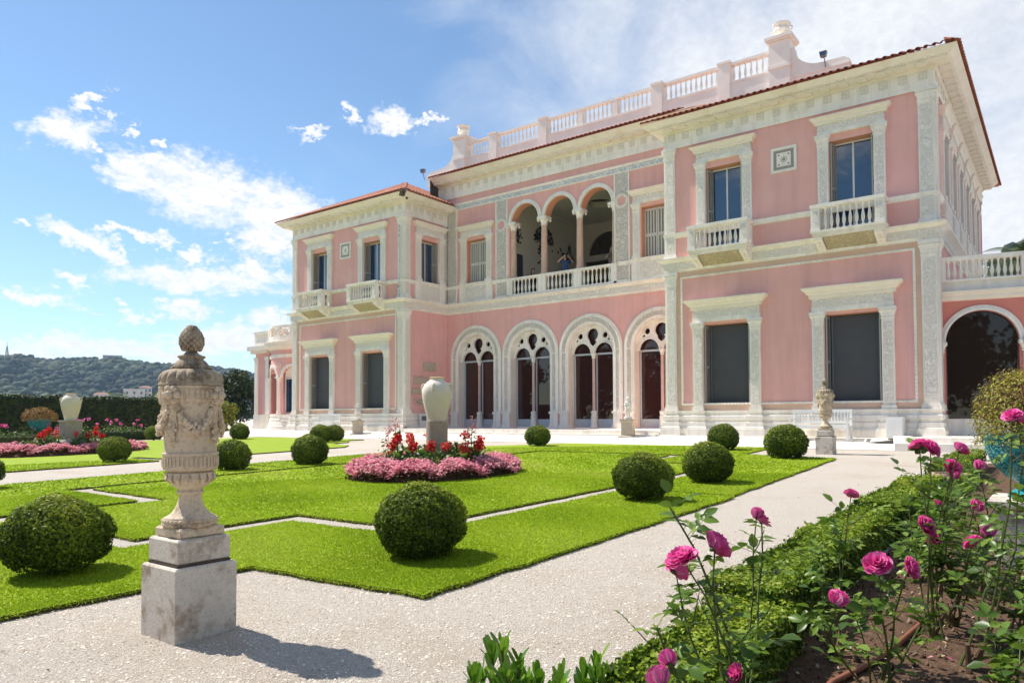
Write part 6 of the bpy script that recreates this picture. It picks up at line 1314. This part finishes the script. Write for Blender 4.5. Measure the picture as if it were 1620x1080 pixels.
def leaf_mesh(seed, nl=5, s=.055):
    """compound rose leaf: a stalk with 3 or 5 toothed, folded leaflets"""
    rg = np.random.default_rng(seed); V = []; F = []; rr = []
    def leaflet(base, d, L, w):
        d = d/np.linalg.norm(d); sd_ = np.cross(d, [0, 0, 1.]); sd_ /= np.linalg.norm(sd_)+1e-9; up_ = np.cross(sd_, d); o_ = len(V); n = 6; dr = rg.uniform(.05, .22)
        for k_ in range(n+1):
            t = k_/n; ww = w*math.sin(PI*t**.82)**.85*(1+.06*((k_ % 2)*2-1)) if 0 < k_ < n else 0; c = base+d*L*t-np.array([0, 0, 1.])*L*dr*t*t
            V.append(c+sd_*ww+up_*ww*.35); V.append(c); V.append(c-sd_*ww+up_*ww*.35)
        ti = rg.uniform(0, 1)
        for k_ in range(n): a = o_+3*k_; F.append((a, a+1, a+4, a+3)); F.append((a+1, a+2, a+5, a+4)); rr.extend([ti, ti])
    st = np.array([1., 0, .12]); Lr = s*1.7
    for j in range((nl-1)//2):
        q = st*Lr*(.45+.42*j)
        for sg in (-1, 1): leaflet(q, np.array([.45, sg*1., .08+rg.normal(0, .12)]), s*(.85+.1*j), s*.30)
    leaflet(st*Lr, np.array([1., rg.normal(0, .1), .05]), s*1.12, s*.34)
    o_ = len(V); e = st*Lr
    for p_, r_ in ((np.zeros(3), .0013), (e, .0009)):
        for k_ in range(4): V.append(p_+np.array([0, r_*math.cos(PI/2*k_), r_*math.sin(PI/2*k_)]))
    for k_ in range(4): F.append((o_+k_, o_+(k_+1) % 4, o_+4+(k_+1) % 4, o_+4+k_)); rr.append(.7)
    me = np_mesh('leaf', np.array(V), np.array(F), rose_l, np.array(rr)); me.shade_smooth(); return me
LEAF = [leaf_mesh(1, 5), leaf_mesh(2, 5, .062), leaf_mesh(3, 3, .06), leaf_mesh(4, 5, .045), leaf_mesh(5, 3, .07)]
stem_m = mat('rose_stem', (.085, .115, .03), .6, .25, 14, col2=(.12, .06, .035), c2scale=5, c2amt=.8); wood_m = mat('rose_wood', (.13, .085, .05), .85, .3, 18, .003, 90)
def curve_pts(a, b, sag, n=6, jit=.008):
    a, b = Vector(a), Vector(b); out = []
    for i in range(n+1):
        t = i/n; p_ = a.lerp(b, t); p_ += Vector(sag)*math.sin(PI*t)+Vector((random.gauss(0, jit), random.gauss(0, jit), 0))*(0 if i in (0, n) else 1); out.append(p_)
    return out
def rose(label, base, canes, leafy=8, seed=0, rs=1.0, spur=3):
    """canes: (tip, bloom index or None, bloom scale, droop)"""
    random.seed(100+seed); t = thing('rose_bush', label, 'rose bush', base, 0, 'rose bushes in the near bed'); B = Vector(base); nL = 0
    for ci, (tip, bl, bs, tiltv) in enumerate(canes):
        tip = Vector(tip)-B; foot = Vector((random.gauss(0, .03), random.gauss(0, .03), 0)); pts = curve_pts(foot, tip, (random.gauss(0, .04), random.gauss(0, .04), 0)); r0 = random.uniform(.0055, .008)*rs
        mb = MB().tube(pts, [r0*(1-.55*i/6) for i in range(7)], 6)
        for k_ in range(14):                      # thorns
            i = random.randrange(0, 6); p_ = pts[i].lerp(pts[i+1], random.random()); d_ = Vector((random.gauss(0, 1), random.gauss(0, 1), .2)).normalized(); mb.add([p_+d_*r0*.7+Vector((0, 0, .004)), p_+d_*r0*.7-Vector((0, 0, .005)), p_+d_*(r0+.007), p_+d_.cross(Vector((0, 0, 1)))*.003+d_*r0*.6], [(0, 1, 2), (0, 2, 3), (1, 3, 2)])
        mb.build('stem', stem_m, t, smooth=True)
        for k_ in range(max(3, int(leafy*.9))):
            u = random.uniform(.30, .97); f = u*6; i = min(5, int(f)); p_ = pts[i].lerp(pts[i+1], f-i); inst('leaf', random.choice(LEAF), t, p_, rot=(random.gauss(0, .35), random.gauss(-.15, .35), random.uniform(0, 2*PI)), scale=random.uniform(.8, 1.25)*rs); nL += 1
        for k_ in range(spur):                    # short side shoots
            u = random.uniform(.25, .85); f = u*6; i = min(5, int(f)); p_ = pts[i].lerp(pts[i+1], f-i); a = random.uniform(0, 2*PI); e = p_+Vector((math.cos(a), math.sin(a), .9))*random.uniform(.05, .14); MB().tube([p_, p_.lerp(e, .5)+Vector((0, 0, -.01)), e], [.003*rs, .0025*rs, .0018*rs], 5).build('twig', stem_m, t)
            for j in range(2): inst('leaf', random.choice(LEAF), t, p_.lerp(e, .55+.45*j), rot=(random.gauss(0, .3), random.gauss(-.1, .3), random.uniform(0, 2*PI)), scale=random.uniform(.6, 1.0)*rs)
        if bl is None:                            # leafy tip
            for k_ in range(4): inst('leaf', random.choice(LEAF), t, pts[5].lerp(pts[6], .3+.23*k_), rot=(random.gauss(0, .3), random.gauss(-.3, .3), k_*2.2+random.uniform(-.4, .4)), scale=random.uniform(.7, 1.1)*rs)
        else:
            d_ = tiltv; o_ = inst('bloom', BLOOM[bl], t, tip, rot=(d_[0], d_[1], random.uniform(0, 6)), scale=bs*.76); inst('calyx', CAL, o_, (0, 0, -.006))
    # old woody crown
    w = MB()
    for k_ in range(4): a = random.uniform(0, 2*PI); w.tube([(0, 0, -.03), (.03*math.cos(a), .03*math.sin(a), .04), (.07*math.cos(a), .07*math.sin(a), random.uniform(.08, .15))], [.020, .016, .012], 7)
    w.build('crown', wood_m, t, smooth=True); return t
ROSES_HERE = True
def gz(x, y): return (x, y, zg(y)+.02)
rose('rose bush with two big magenta blooms leaning over the hedge, nearest in the bed', gz(3.25, -21.75), [((3.13, -22.04, .12), 0, 1.25, (.5, -.2)), ((3.115, -22.07, .085), 1, 1.05, (1.0, -.5)), ((3.19, -21.87, .15), 1, 1.35, (.9, .5)), ((3.03, -21.93, .30), None, 1, None), ((3.22, -21.41, .20), 2, .78, (.5, .4)), ((3.205, -21.43, .225), 3, .9, (.1, -.4))], 7, 1)
rose('rose bush with small pink buds low beside the near hedge', gz(3.22, -22.0), [((3.19, -22.29, -.18), 3, 1.0, (.8, .5)), ((3.21, -22.40, -.21), 3, 1.25, (.4, -.6)), ((3.34, -22.05, -.26), 1, .85, (1.2, .4)), ((3.10, -22.2, -.10), None, 1, None)], 4, 2, spur=1)
rose('slender rose stem with one small pink bloom against the gravel', gz(3.25, -20.3), [((3.37, -20.42, .24), 2, .72, (.6, .2)), ((3.30, -20.30, .06), None, 1, None), ((3.22, -20.45, -.05), None, 1, None)], 8, 3)
rose('rose bush with a pair of pink blooms over the near soil', gz(3.55, -20.75), [((3.60, -20.99, -.01), 0, 1.15, (.8, .1)), ((3.72, -20.96, -.02), 1, 1.1, (1.2, .2)), ((3.55, -21.52, -.08), 3, 1.25, (.3, .4)), ((3.45, -20.9, -.2), None, 1, None), ((3.75, -20.6, -.25), None, 1, None)], 7, 4)
rose('tall rose bush with a cluster of magenta blooms rising above the path', gz(3.62, -19.6), [((3.60, -19.75, .48), 2, 1.05, (.4, -.3)), ((3.66, -19.77, .465), 0, 1.15, (.9, .3)), ((3.80, -19.72, .46), 1, 1.0, (.9, .2)), ((3.75, -19.63, .35), 1, 1.1, (1.0, .6)), ((3.76, -19.66, .30), 3, .9, (.5, .2)), ((3.5, -19.5, .1), None, 1, None), ((3.72, -19.4, .2), None, 1, None)], 9, 5)
rose('rose bush with a large pink bloom in the middle of the bed', gz(3.7, -19.3), [((3.63, -19.84, .02), 1, 1.35, (1.0, -.1)), ((3.67, -19.68, -.09), 3, 1.3, (.9, .2)), ((3.87, -19.90, -.04), 0, 1.0, (.9, .3)), ((3.92, -19.49, -.04), 3, 1.3, (.6, .2)), ((3.6, -19.2, -.1), None, 1, None)], 10, 6)
rose('rose bush with small blooms before the turquoise pot', gz(3.75, -18.4), [((3.81, -18.71, .30), 3, 1.35, (.4, .2)), ((3.82, -19.19, .08), 3, 1.3, (.8, .1)), ((3.55, -18.5, .02), 3, 1.1, (.4, -.3)), ((3.7, -18.3, .1), None, 1, None), ((3.9, -18.1, .0), None, 1, None)], 13, 7)
rose('long arching rose cane with a bright bloom in front of the golden shrub', gz(3.86, -20.1), [((4.08, -20.27, .655), 2, .85, (.5, .3)), ((4.10, -20.25, .64), 3, 1.0, (.7, .8)), ((4.02, -20.0, .1), None, 1, None)], 8, 8)
for i, (x, y, tips, lab) in enumerate(((3.35, -18.2, ((3.3, -18.3, -.15), (3.2, -18.0, -.25), (3.5, -18.4, -.1)), 'leafy rose bush without open flowers beside the third hedge stretch'), (4.05, -20.9, ((4.2, -21.0, -.25), (4.0, -20.7, -.3), (4.15, -20.6, -.2)), 'half-bare rose bush at the lower right edge'), (4.1, -19.6, ((4.15, -19.8, -.15), (4.0, -19.4, -.22), (4.15, -19.3, -.12), (3.95, -19.9, -.25)), 'rose bush in front of the stone pedestal'), (3.3, -16.2, ((3.3, -16.3, -.05), (3.4, -15.9, .0), (3.2, -16.5, -.15), (3.5, -16.4, -.1)), 'leafy rose bush beyond the turquoise pot'), (3.3, -14.5, ((3.3, -14.6, .0), (3.45, -14.3, .05), (3.2, -14.2, -.1)), 'farthest rose bush of the near bed'), (3.95, -22.05, ((4.05, -22.1, -.42), (3.85, -22.15, -.40), (4.15, -21.9, -.35)), 'low leafy rose shoots at the bottom right corner'), (3.55, -22.2, ((3.5, -22.35, -.40), (3.62, -22.3, -.42), (3.45, -22.1, -.35)), 'low leafy rose shoots at the bottom edge'))):
    rose(lab, gz(x, y), [(tp, None, 1, None) for tp in tips], 15, 20+i)
# fallen petals, dry leaves
rg = np.random.default_rng(8); n = 90; P = np.stack([rg.uniform(3.05, 4.6, n), rg.uniform(-21.6, -18, n)], 1); P3 = np.stack([P[:, 0], P[:, 1], zgn(P[:, 1])+.035], 1)
V, F, r = leaves(P3, np.tile([[0, 0, 1.]], (n, 1)), .035, .6, .3, rg); o = stuff(inst('leaf_litter', np_mesh('leaf_litter', V, F, mat('dry_leaf', (0, 0, 0), .8, .1, 5, attr=[(.16, .07, .03), (.34, .20, .09), (.42, .36, .22), (.50, .10, .22)]), r))); tag(o, 'scattered dry leaves and petals on the rose bed soil', 'leaf litter')

n = 130; P = np.stack([rg.uniform(-3, 2.5, n), rg.uniform(-23.5, -9, n)], 1); P = P[(P[:, 0] > .5) | (P[:, 1] < -20.9)]; n = len(P); P3 = np.stack([P[:, 0], P[:, 1], zgn(P[:, 1])+.008], 1)
V, F, r = leaves(P3, np.tile([[0, 0, 1.]], (n, 1)), .022, .6, .25, rg); o = stuff(inst('leaf_litter', np_mesh('leaf_litter', V, F, MATS['dry_leaf'], r))); tag(o, 'a few dry leaves and petals lying on the gravel path', 'leaf litter')

# ---- paddle-leaved shrub at the bottom edge
pad_m = mat('paddle_leaf', (0, 0, 0), .35, .10, 8, attr=[(.06, .16, .012), (.12, .27, .016), (.20, .37, .03)], trans=.3, spec=.45)
def paddle(seed):
    rg = np.random.default_rng(seed); V = []; n = 6; L = .075; bend_ = rg.uniform(-.02, .012)
    for k_ in range(n+1):
        t = k_/n; w = .0135*math.sin(PI*(.07+.83*t**1.25))**.75+.001; V += [(-w, -.003+bend_*t*t+.004*t, L*t), (0, bend_*t*t-.002, L*t), (w, -.003+bend_*t*t+.004*t, L*t)]
    F = [(3*k_, 3*k_+1, 3*k_+4, 3*k_+3) for k_ in range(n)]+[(3*k_+1, 3*k_+2, 3*k_+5, 3*k_+4) for k_ in range(n)]
    me = np_mesh('leaf', np.array(V), np.array(F), pad_m, np.full(len(F), rg.uniform(0, 1))); me.shade_smooth(); return me
PAD = [paddle(i) for i in range(7)]
random.seed(61)
PS = [((2.80, -22.72), [(-.06, .02, .62), (.0, 0, .66), (.05, -.03, .58), (-.13, .05, .53), (-.20, .08, .48), (.10, .03, .50), (-.10, -.03, .55), (.04, .04, .60), (.02, .1, .5)], 'bright green paddle-leaved shrub at the bottom edge, taller left tuft'), ((2.91, -22.60), [(-.05, 0, .53), (.03, .02, .52), (.10, .05, .55), (.14, .07, .60), (.17, .05, .56), (-.15, .02, .50), (.0, .06, .52), (-.10, 0, .50), (.07, -.06, .52)], 'bright green paddle-leaved shrub at the bottom edge, right tuft beside the box hedge')]
for (bx, by), tips, lab in PS:
    t = thing('paddle_leaf_shrub', lab, 'shrub', (bx, by, zg(by)), 0, 'paddle-leaved shrubs')
    for (tx, ty, tz) in tips:
        MB().tube([(tx*.2, ty*.2, 0), (tx*.7, ty*.7, tz*.5), (tx, ty, tz)], [.010, .008, .005], 6).build('stem', stem_m, t)
        for k_ in range(30):
            f = 1-.034*(k_//2)-.01; a = k_*2.4+random.uniform(-.3, .3); lean = random.uniform(.15, .5)+.035*k_; inst('leaf', random.choice(PAD), t, (tx*f, ty*f, tz*f), rot=(lean, 0, a), scale=random.uniform(.62, 1.0))

# ================================================================== trees and shrubs further off
leaf_t = mat('tree_leaves', (0, 0, 0), .6, .12, 2, attr=[(.012, .026, .008), (.022, .045, .010), (.04, .075, .014), (.07, .11, .02)], trans=.2)
yel_t = mat('yellow_shrub_leaves', (0, 0, 0), .6, .12, 2, attr=[(.10, .16, .02), (.26, .30, .03), (.38, .38, .05), (.30, .12, .04)], trans=.3)
def tree(label, loc, h, r, seed, m, cat='tree', n=5200, sz=.16, trunk=.12, name='broadleaf_tree', squash=1.0, clumps=26, group=None):
    rg = np.random.default_rng(seed); t = thing(name, label, cat, loc, 0, group); mb = MB().tube([(0, 0, -.2), (.05*h*rg.normal(0, .3), 0, h*.35), (0, .03*h, h*.62)], [trunk, trunk*.75, trunk*.4], 8)
    C_ = []
    for k_ in range(clumps):
        d_ = rg.normal(0, 1, 3); d_ /= np.linalg.norm(d_); c = np.array([0, 0, h-r*squash])+d_*np.array([r, r, r*squash])*rg.uniform(.45, .80); C_.append((c, rg.uniform(.28, .45)*r))
        if k_ % 3 == 0: mb.tube([(0, 0, h*.35), tuple(c*np.array([.45, .45, 1])*np.array([1, 1, .8])), tuple(c)], [trunk*.4, trunk*.25, trunk*.1], 5)
    mb.build('trunk', twig_m, t, smooth=True); parts = []
    per = n//clumps
    for c, cr in C_:
        d_ = rg.normal(0, 1, (per, 3)); d_ /= np.linalg.norm(d_, axis=1)[:, None]; P = c+d_*(cr*rg.uniform(.55, 1.08, per))[:, None]; parts.append(leaves(P, d_+np.array([0, 0, .4]), sz, .6, .6, rg, .3, np.full(per, rg.uniform(.2, .7))))
    V, F, r_ = merge(parts); inst('crown', np_mesh('crown', V, F, m, r_), t); return t
tree('dark round evergreen tree behind the far left pavilion', (-42.6, 4.6, -.5), 4.6, 2.0, 41, leaf_t, n=9000, sz=.22)
tree('yellow-green shrub beside the round pavilion', (-35.9, -.2, -.4), 2.15, .95, 42, yel_t, 'shrub', n=5000, sz=.13, trunk=.06, name='yellow_shrub')
tree('low green shrub between the tall hedge and the pavilion', (-36.9, -.9, -.4), 1.7, .8, 43, leafy_m, 'shrub', n=2600, sz=.12, trunk=.05, name='green_shrub')
tree('low reddish shrub at the foot of the pavilion', (-34.9, -.9, -.35), .7, .45, 44, yel_t, 'shrub', n=1400, sz=.09, trunk=.03, name='low_shrub')
for i, (x, y, h, r) in enumerate(((-52, 2, 3.6, 2.2), (-55, 6, 3.9, 2.6), (-50, 5, 3.2, 1.8))):
    tree(['pale green treetop above the hedge beside the urn', 'rear pale green treetop above the hedge', 'small pale green treetop near the dark evergreen'][i], (x, y, -.9), h, r, 50+i, leafy_m, n=3200, sz=.22, group='treetops above the tall hedge')
# palm behind the gallery
palm_m = mat('palm_frond', (0, 0, 0), .45, .1, 4, attr=[(.025, .05, .012), (.05, .09, .018), (.10, .14, .03)], trans=.2)
def palm(label, loc, h, L, seed, group):
    rg = np.random.default_rng(seed); t = thing('palm_tree', label, 'palm tree', loc, 0, group); MB().tube([(0, 0, -.5), (.1, 0, h*.5), (0, 0, h)], [.32, .26, .24], 12).build('trunk', mat('palm_trunk', (.16, .12, .08), .9, .3, 8, .02, 12), t, smooth=True)
    for k_ in range(34):
        a = rg.uniform(0, 2*PI); up_ = rg.uniform(-.35, 1.25); V = []; F = []; n = 22; l = L*rg.uniform(.8, 1.1); spine = [np.array([math.cos(a)*l*(s/n)*math.cos(up_*(1-.3*s/n)), math.sin(a)*l*(s/n)*math.cos(up_*(1-.3*s/n)), l*(s/n)*math.sin(up_)-1.1*(s/n)**2*l*.62]) for s in range(n+1)]
        for s in range(2, n):
            d_ = spine[s+1]-spine[s-1]; d_ /= np.linalg.norm(d_); sd_ = np.cross(d_, [0, 0, 1.]); sd_ /= np.linalg.norm(sd_)+1e-9
            for sg in (-1, 1):
                w = .62*math.sin(PI*(.12+.85*s/n)); o_ = len(V); e = spine[s]+sg*sd_*w*.75+d_*w*.55-np.array([0, 0, w*.35]); V += [spine[s]-d_*.035, spine[s]+d_*.035, e]; F.append((o_, o_+1, o_+2))
        inst('frond', np_mesh('frond', np.array(V), np.array(F), palm_m, rg.uniform(0, 1, len(F))), t, (0, 0, h))
palm('palm tree rising behind the balustrade of the gallery', (2.75, 18.0, 0), 8.1, 2.8, 1, 'palms behind the gallery'); palm('second palm tree half hidden at the right edge behind the gallery', (4.6, 20.5, 0), 8.7, 2.8, 2, 'palms behind the gallery')
# park trees on the viewer's side of the garden: they show as reflections in the windows
for i, (x, y, h, r) in enumerate(((-22, -50, 11, 5), (-13, -54, 12, 5.5), (-4, -50, 11, 5), (5, -54, 13, 6), (14, -49, 12, 5.5), (24, -45, 12, 5.5), (27, -30, 11, 5), (25, -17, 11, 5), (26, -6, 10, 4.6), (-31, -46, 10, 4.8), (-39, -40, 11, 5), (-47, -33, 10, 4.6), (-54, -44, 12, 5.5))):
    tree('park tree behind the viewer on the far side of the garden', (x, y, -.9), h, r, 70+i, leaf_t, n=3600, sz=.75, trunk=.25, squash=1.0, group='park trees behind the viewer')

# ================================================================== hills, far buildings
hill_m = mat('wooded_hill', (.030, .048, .016), .95, .45, .022, 0, 1, col2=(.085, .095, .035), c2scale=.012, c2amt=.75, c2lo=.45, c2hi=.62, mottle=((.010, .020, .008), .09, .75), coords='Object')
def hill(name, label, az0, az1, d0, d1, prof, seed, na=420, nd=46, amp=4.0):
    """ground rising away from the viewer between two azimuths; ridge height given by prof(azimuth in degrees)"""
    rg = np.random.default_rng(seed); A = np.linspace(az0, az1, na); T = np.linspace(0, 1, nd); V = np.zeros((nd, na, 3)); ph = rg.uniform(0, 6, 12)
    for j, t in enumerate(T):
        d = d0+(d1-d0)*t; a = np.radians(A); H = prof(A)*(np.sin(t*PI/2)**.9)
        x = 4.3+d*np.sin(a); y = -24.6+d*np.cos(a)
        rl_ = .035*prof(A)*np.sin(t*PI)*(np.sin(A*.9+t*5+ph[0])+.6*np.sin(A*2.3-t*9+ph[1]))
        bump_ = .5*amp*(np.abs(np.sin(x*.11+ph[2]+np.sin(y*.07)))*np.abs(np.sin(y*.13+ph[3]+np.sin(x*.05)))+rg.uniform(0, .55, na))*(t > 0)
        V[j] = np.stack([x, y, -20+H+rl_+bump_], 1)
    idx = np.arange(nd*na).reshape(nd, na); F = np.stack([idx[:-1, :-1], idx[:-1, 1:], idx[1:, 1:], idx[1:, :-1]], -1).reshape(-1, 4)
    o = inst(name, np_mesh(name, V.reshape(-1, 3), F, hill_m)); o['kind'] = 'structure'; return o
ip = lambda xs, ys: (lambda A: np.interp(A, xs, ys))
H1 = hill('hills', '', -110, -30, 520, 1050, ip([-110, -76, -72, -68, -64, -60, -56, -50, -40, -30], [60, 84, 84, 84, 83, 78, 70, 55, 40, 25]), 3)
H2 = hill('hills', '', -6, 40, 200, 400, ip([-6, -3, 0, 3, 10, 40], [62, 80, 96, 104, 112, 112]), 4, 200, 30, 5)
wood_t = mat('wood_canopy', (0, 0, 0), .9, .15, .05, attr=[(.008, .018, .008), (.016, .032, .010), (.034, .055, .014), (.075, .090, .030)])
def wood(label, ho, n, seed, r0, r1):
    """tree crowns scattered over a hillside: one mass seen from afar"""
    rg = np.random.default_rng(seed); me = ho.data; co = np.empty(len(me.vertices)*3, np.float32); me.vertices.foreach_get('co', co); co = co.reshape(-1, 3)
    b = MB().ball((0, 0, 0), 1, 6, 4); bv = np.array(b.v); bf = [f if len(f) == 4 else f+(f[-1],) for f in b.f]; tri = []
    for f in b.f: tri += [(f[0], f[1], f[2])]+([(f[0], f[2], f[3])] if len(f) == 4 else [])
    tri = np.array(tri); pk = rg.choice(len(co), n); s = rg.uniform(r0, r1, n); P = co[pk]+rg.normal(0, 4, (n, 3))*np.array([1, 1, .15])
    V = (bv[None]*(s[:, None, None]*np.array([1, 1, .8]))*rg.uniform(.75, 1.25, (n, len(bv), 1))+P[:, None]+np.array([0, 0, 1])*(s*.45)[:, None, None]).reshape(-1, 3); F = (tri[None]+(np.arange(n)*len(bv))[:, None, None]).reshape(-1, 3)
    cl = np.clip(.42+.30*np.sin(P[:, 0]*.02+np.sin(P[:, 1]*.015)*2)+rg.normal(0, .2, n), 0, 1)
    stuff(tag(inst('hillside_wood', np_mesh('hillside_wood', V, F, wood_t, np.repeat(cl, len(tri)))), label, 'wood'))
wood('dense green wood covering the long hill on the left', H1, 17000, 5, 2.4, 5.2); wood('green wood on the hill behind the gallery at the right edge', H2, 2500, 6, 1.8, 3.8)
struct(MB().add([(-3000, -20, -19.5), (-60, -20, -19.5), (-60, 1500, -19.5), (-3000, 1500, -19.5)], [(0, 1, 2, 3)]).build('sea', glass('sea_water', (.02, .06, .10), .15, .5)))
bmat = mat('far_plaster', (.44, .41, .37), .9, .1, .2); rmat = mat('far_roof', (.36, .18, .12), .9, .1, .2); gmat = mat('far_window', (.06, .07, .09), .4, .1, .2)
def far_house(label, az_, d, z, w, h, rows, cols, flat=False, name='house', group=None):
    a = R(az_); x, y = 4.3+d*math.sin(a), -24.6+d*math.cos(a); t = thing(name, label, 'building', (x, y, z), -a, group); MB().box(-w/2, w/2, 0, w*.5, -12, h).build('wall', bmat, t)
    if flat: MB().box(-w/2-.3, w/2+.3, -.3, w*.5+.3, h, h+.8).build('roof', bmat, t)
    else: MB().add([(-w/2-.5, -.5, h), (w/2+.5, -.5, h), (w/2+.5, w*.5+.5, h), (-w/2-.5, w*.5+.5, h), (-w/4, w*.25, h+w*.14), (w/4, w*.25, h+w*.14)], [(0, 1, 5, 4), (1, 2, 5), (2, 3, 4, 5), (3, 0, 4), (0, 3, 2, 1)]).build('roof', rmat, t)
    me = MB().box(-.6, .6, -.05, .05, 0, 1.8).mesh('window', gmat)
    for r_ in range(rows):
        for c in range(cols): inst('window', me, t, (-w/2+w*(c+.5)/cols, -.06, h-2.9-3.2*r_))
far_house('long flat-roofed fort-like building on top of the wooded hill', -65.85, 1030, 65, 21, 13, 2, 6, True)
for i, (a, d, z, w, h) in enumerate(((-66.5, 560, 11, 9, 6), (-64.5, 560, 13, 13, 7), (-63.8, 565, 15, 8, 7))):
    far_house(['small pale house at the foot of the hill behind the far jar', 'wider pale house at the foot of the hill', 'pale house just left of the near urn lid'][i], a, d, z, w, h, 2, 3, i == 1, group='houses at the foot of the hill')
mt = MB(); 
for s in ((-1, -1), (1, -1), (1, 1), (-1, 1)): mt.tube([(s[0]*2.5, s[1]*2.5, 0), (s[0]*.3, s[1]*.3, 26)], .5, 4)
for z in (5, 10, 15, 20): k_ = 2.5-2.2*z/26; mt.tube([(-k_, -k_, z), (k_, -k_, z), (k_, k_, z), (-k_, k_, z), (-k_, -k_, z)], .35, 4)
mt.tube([(0, 0, 24), (0, 0, 34)], .3, 4); mt.map(lambda x, y, z: (x*.7, y*.7, z*.62)); a = R(-72.4-.2); tag(mt.build('radio_mast', mat('mast_grey', (.35, .33, .33), .6), None, (4.3+1040*math.sin(R(-71.85)), -24.6+1040*math.cos(R(-71.85)), 70)), 'thin lattice radio mast on the hilltop at the left edge', 'mast')
# ================================================================== air
HAZE = True
if HAZE:
    hz = MB().box(-1250, 700, -120, 1100, -24, 126); hm = bpy.data.materials.new('thin_sea_haze'); hm.use_nodes = True; nt = hm.node_tree; nt.nodes.remove(nt.nodes['Principled BSDF']); pv = nt.nodes.new('ShaderNodeVolumePrincipled')
    pv.inputs['Color'].default_value = (.50, .72, 1.0, 1); pv.inputs['Density'].default_value = .00021; pv.inputs['Anisotropy'].default_value = .2; nt.links.new(pv.outputs[0], nt.nodes['Material Output'].inputs['Volume'])
    stuff(tag(hz.build('haze', hm), 'thin bluish sea haze over the garden and hills', 'haze'))
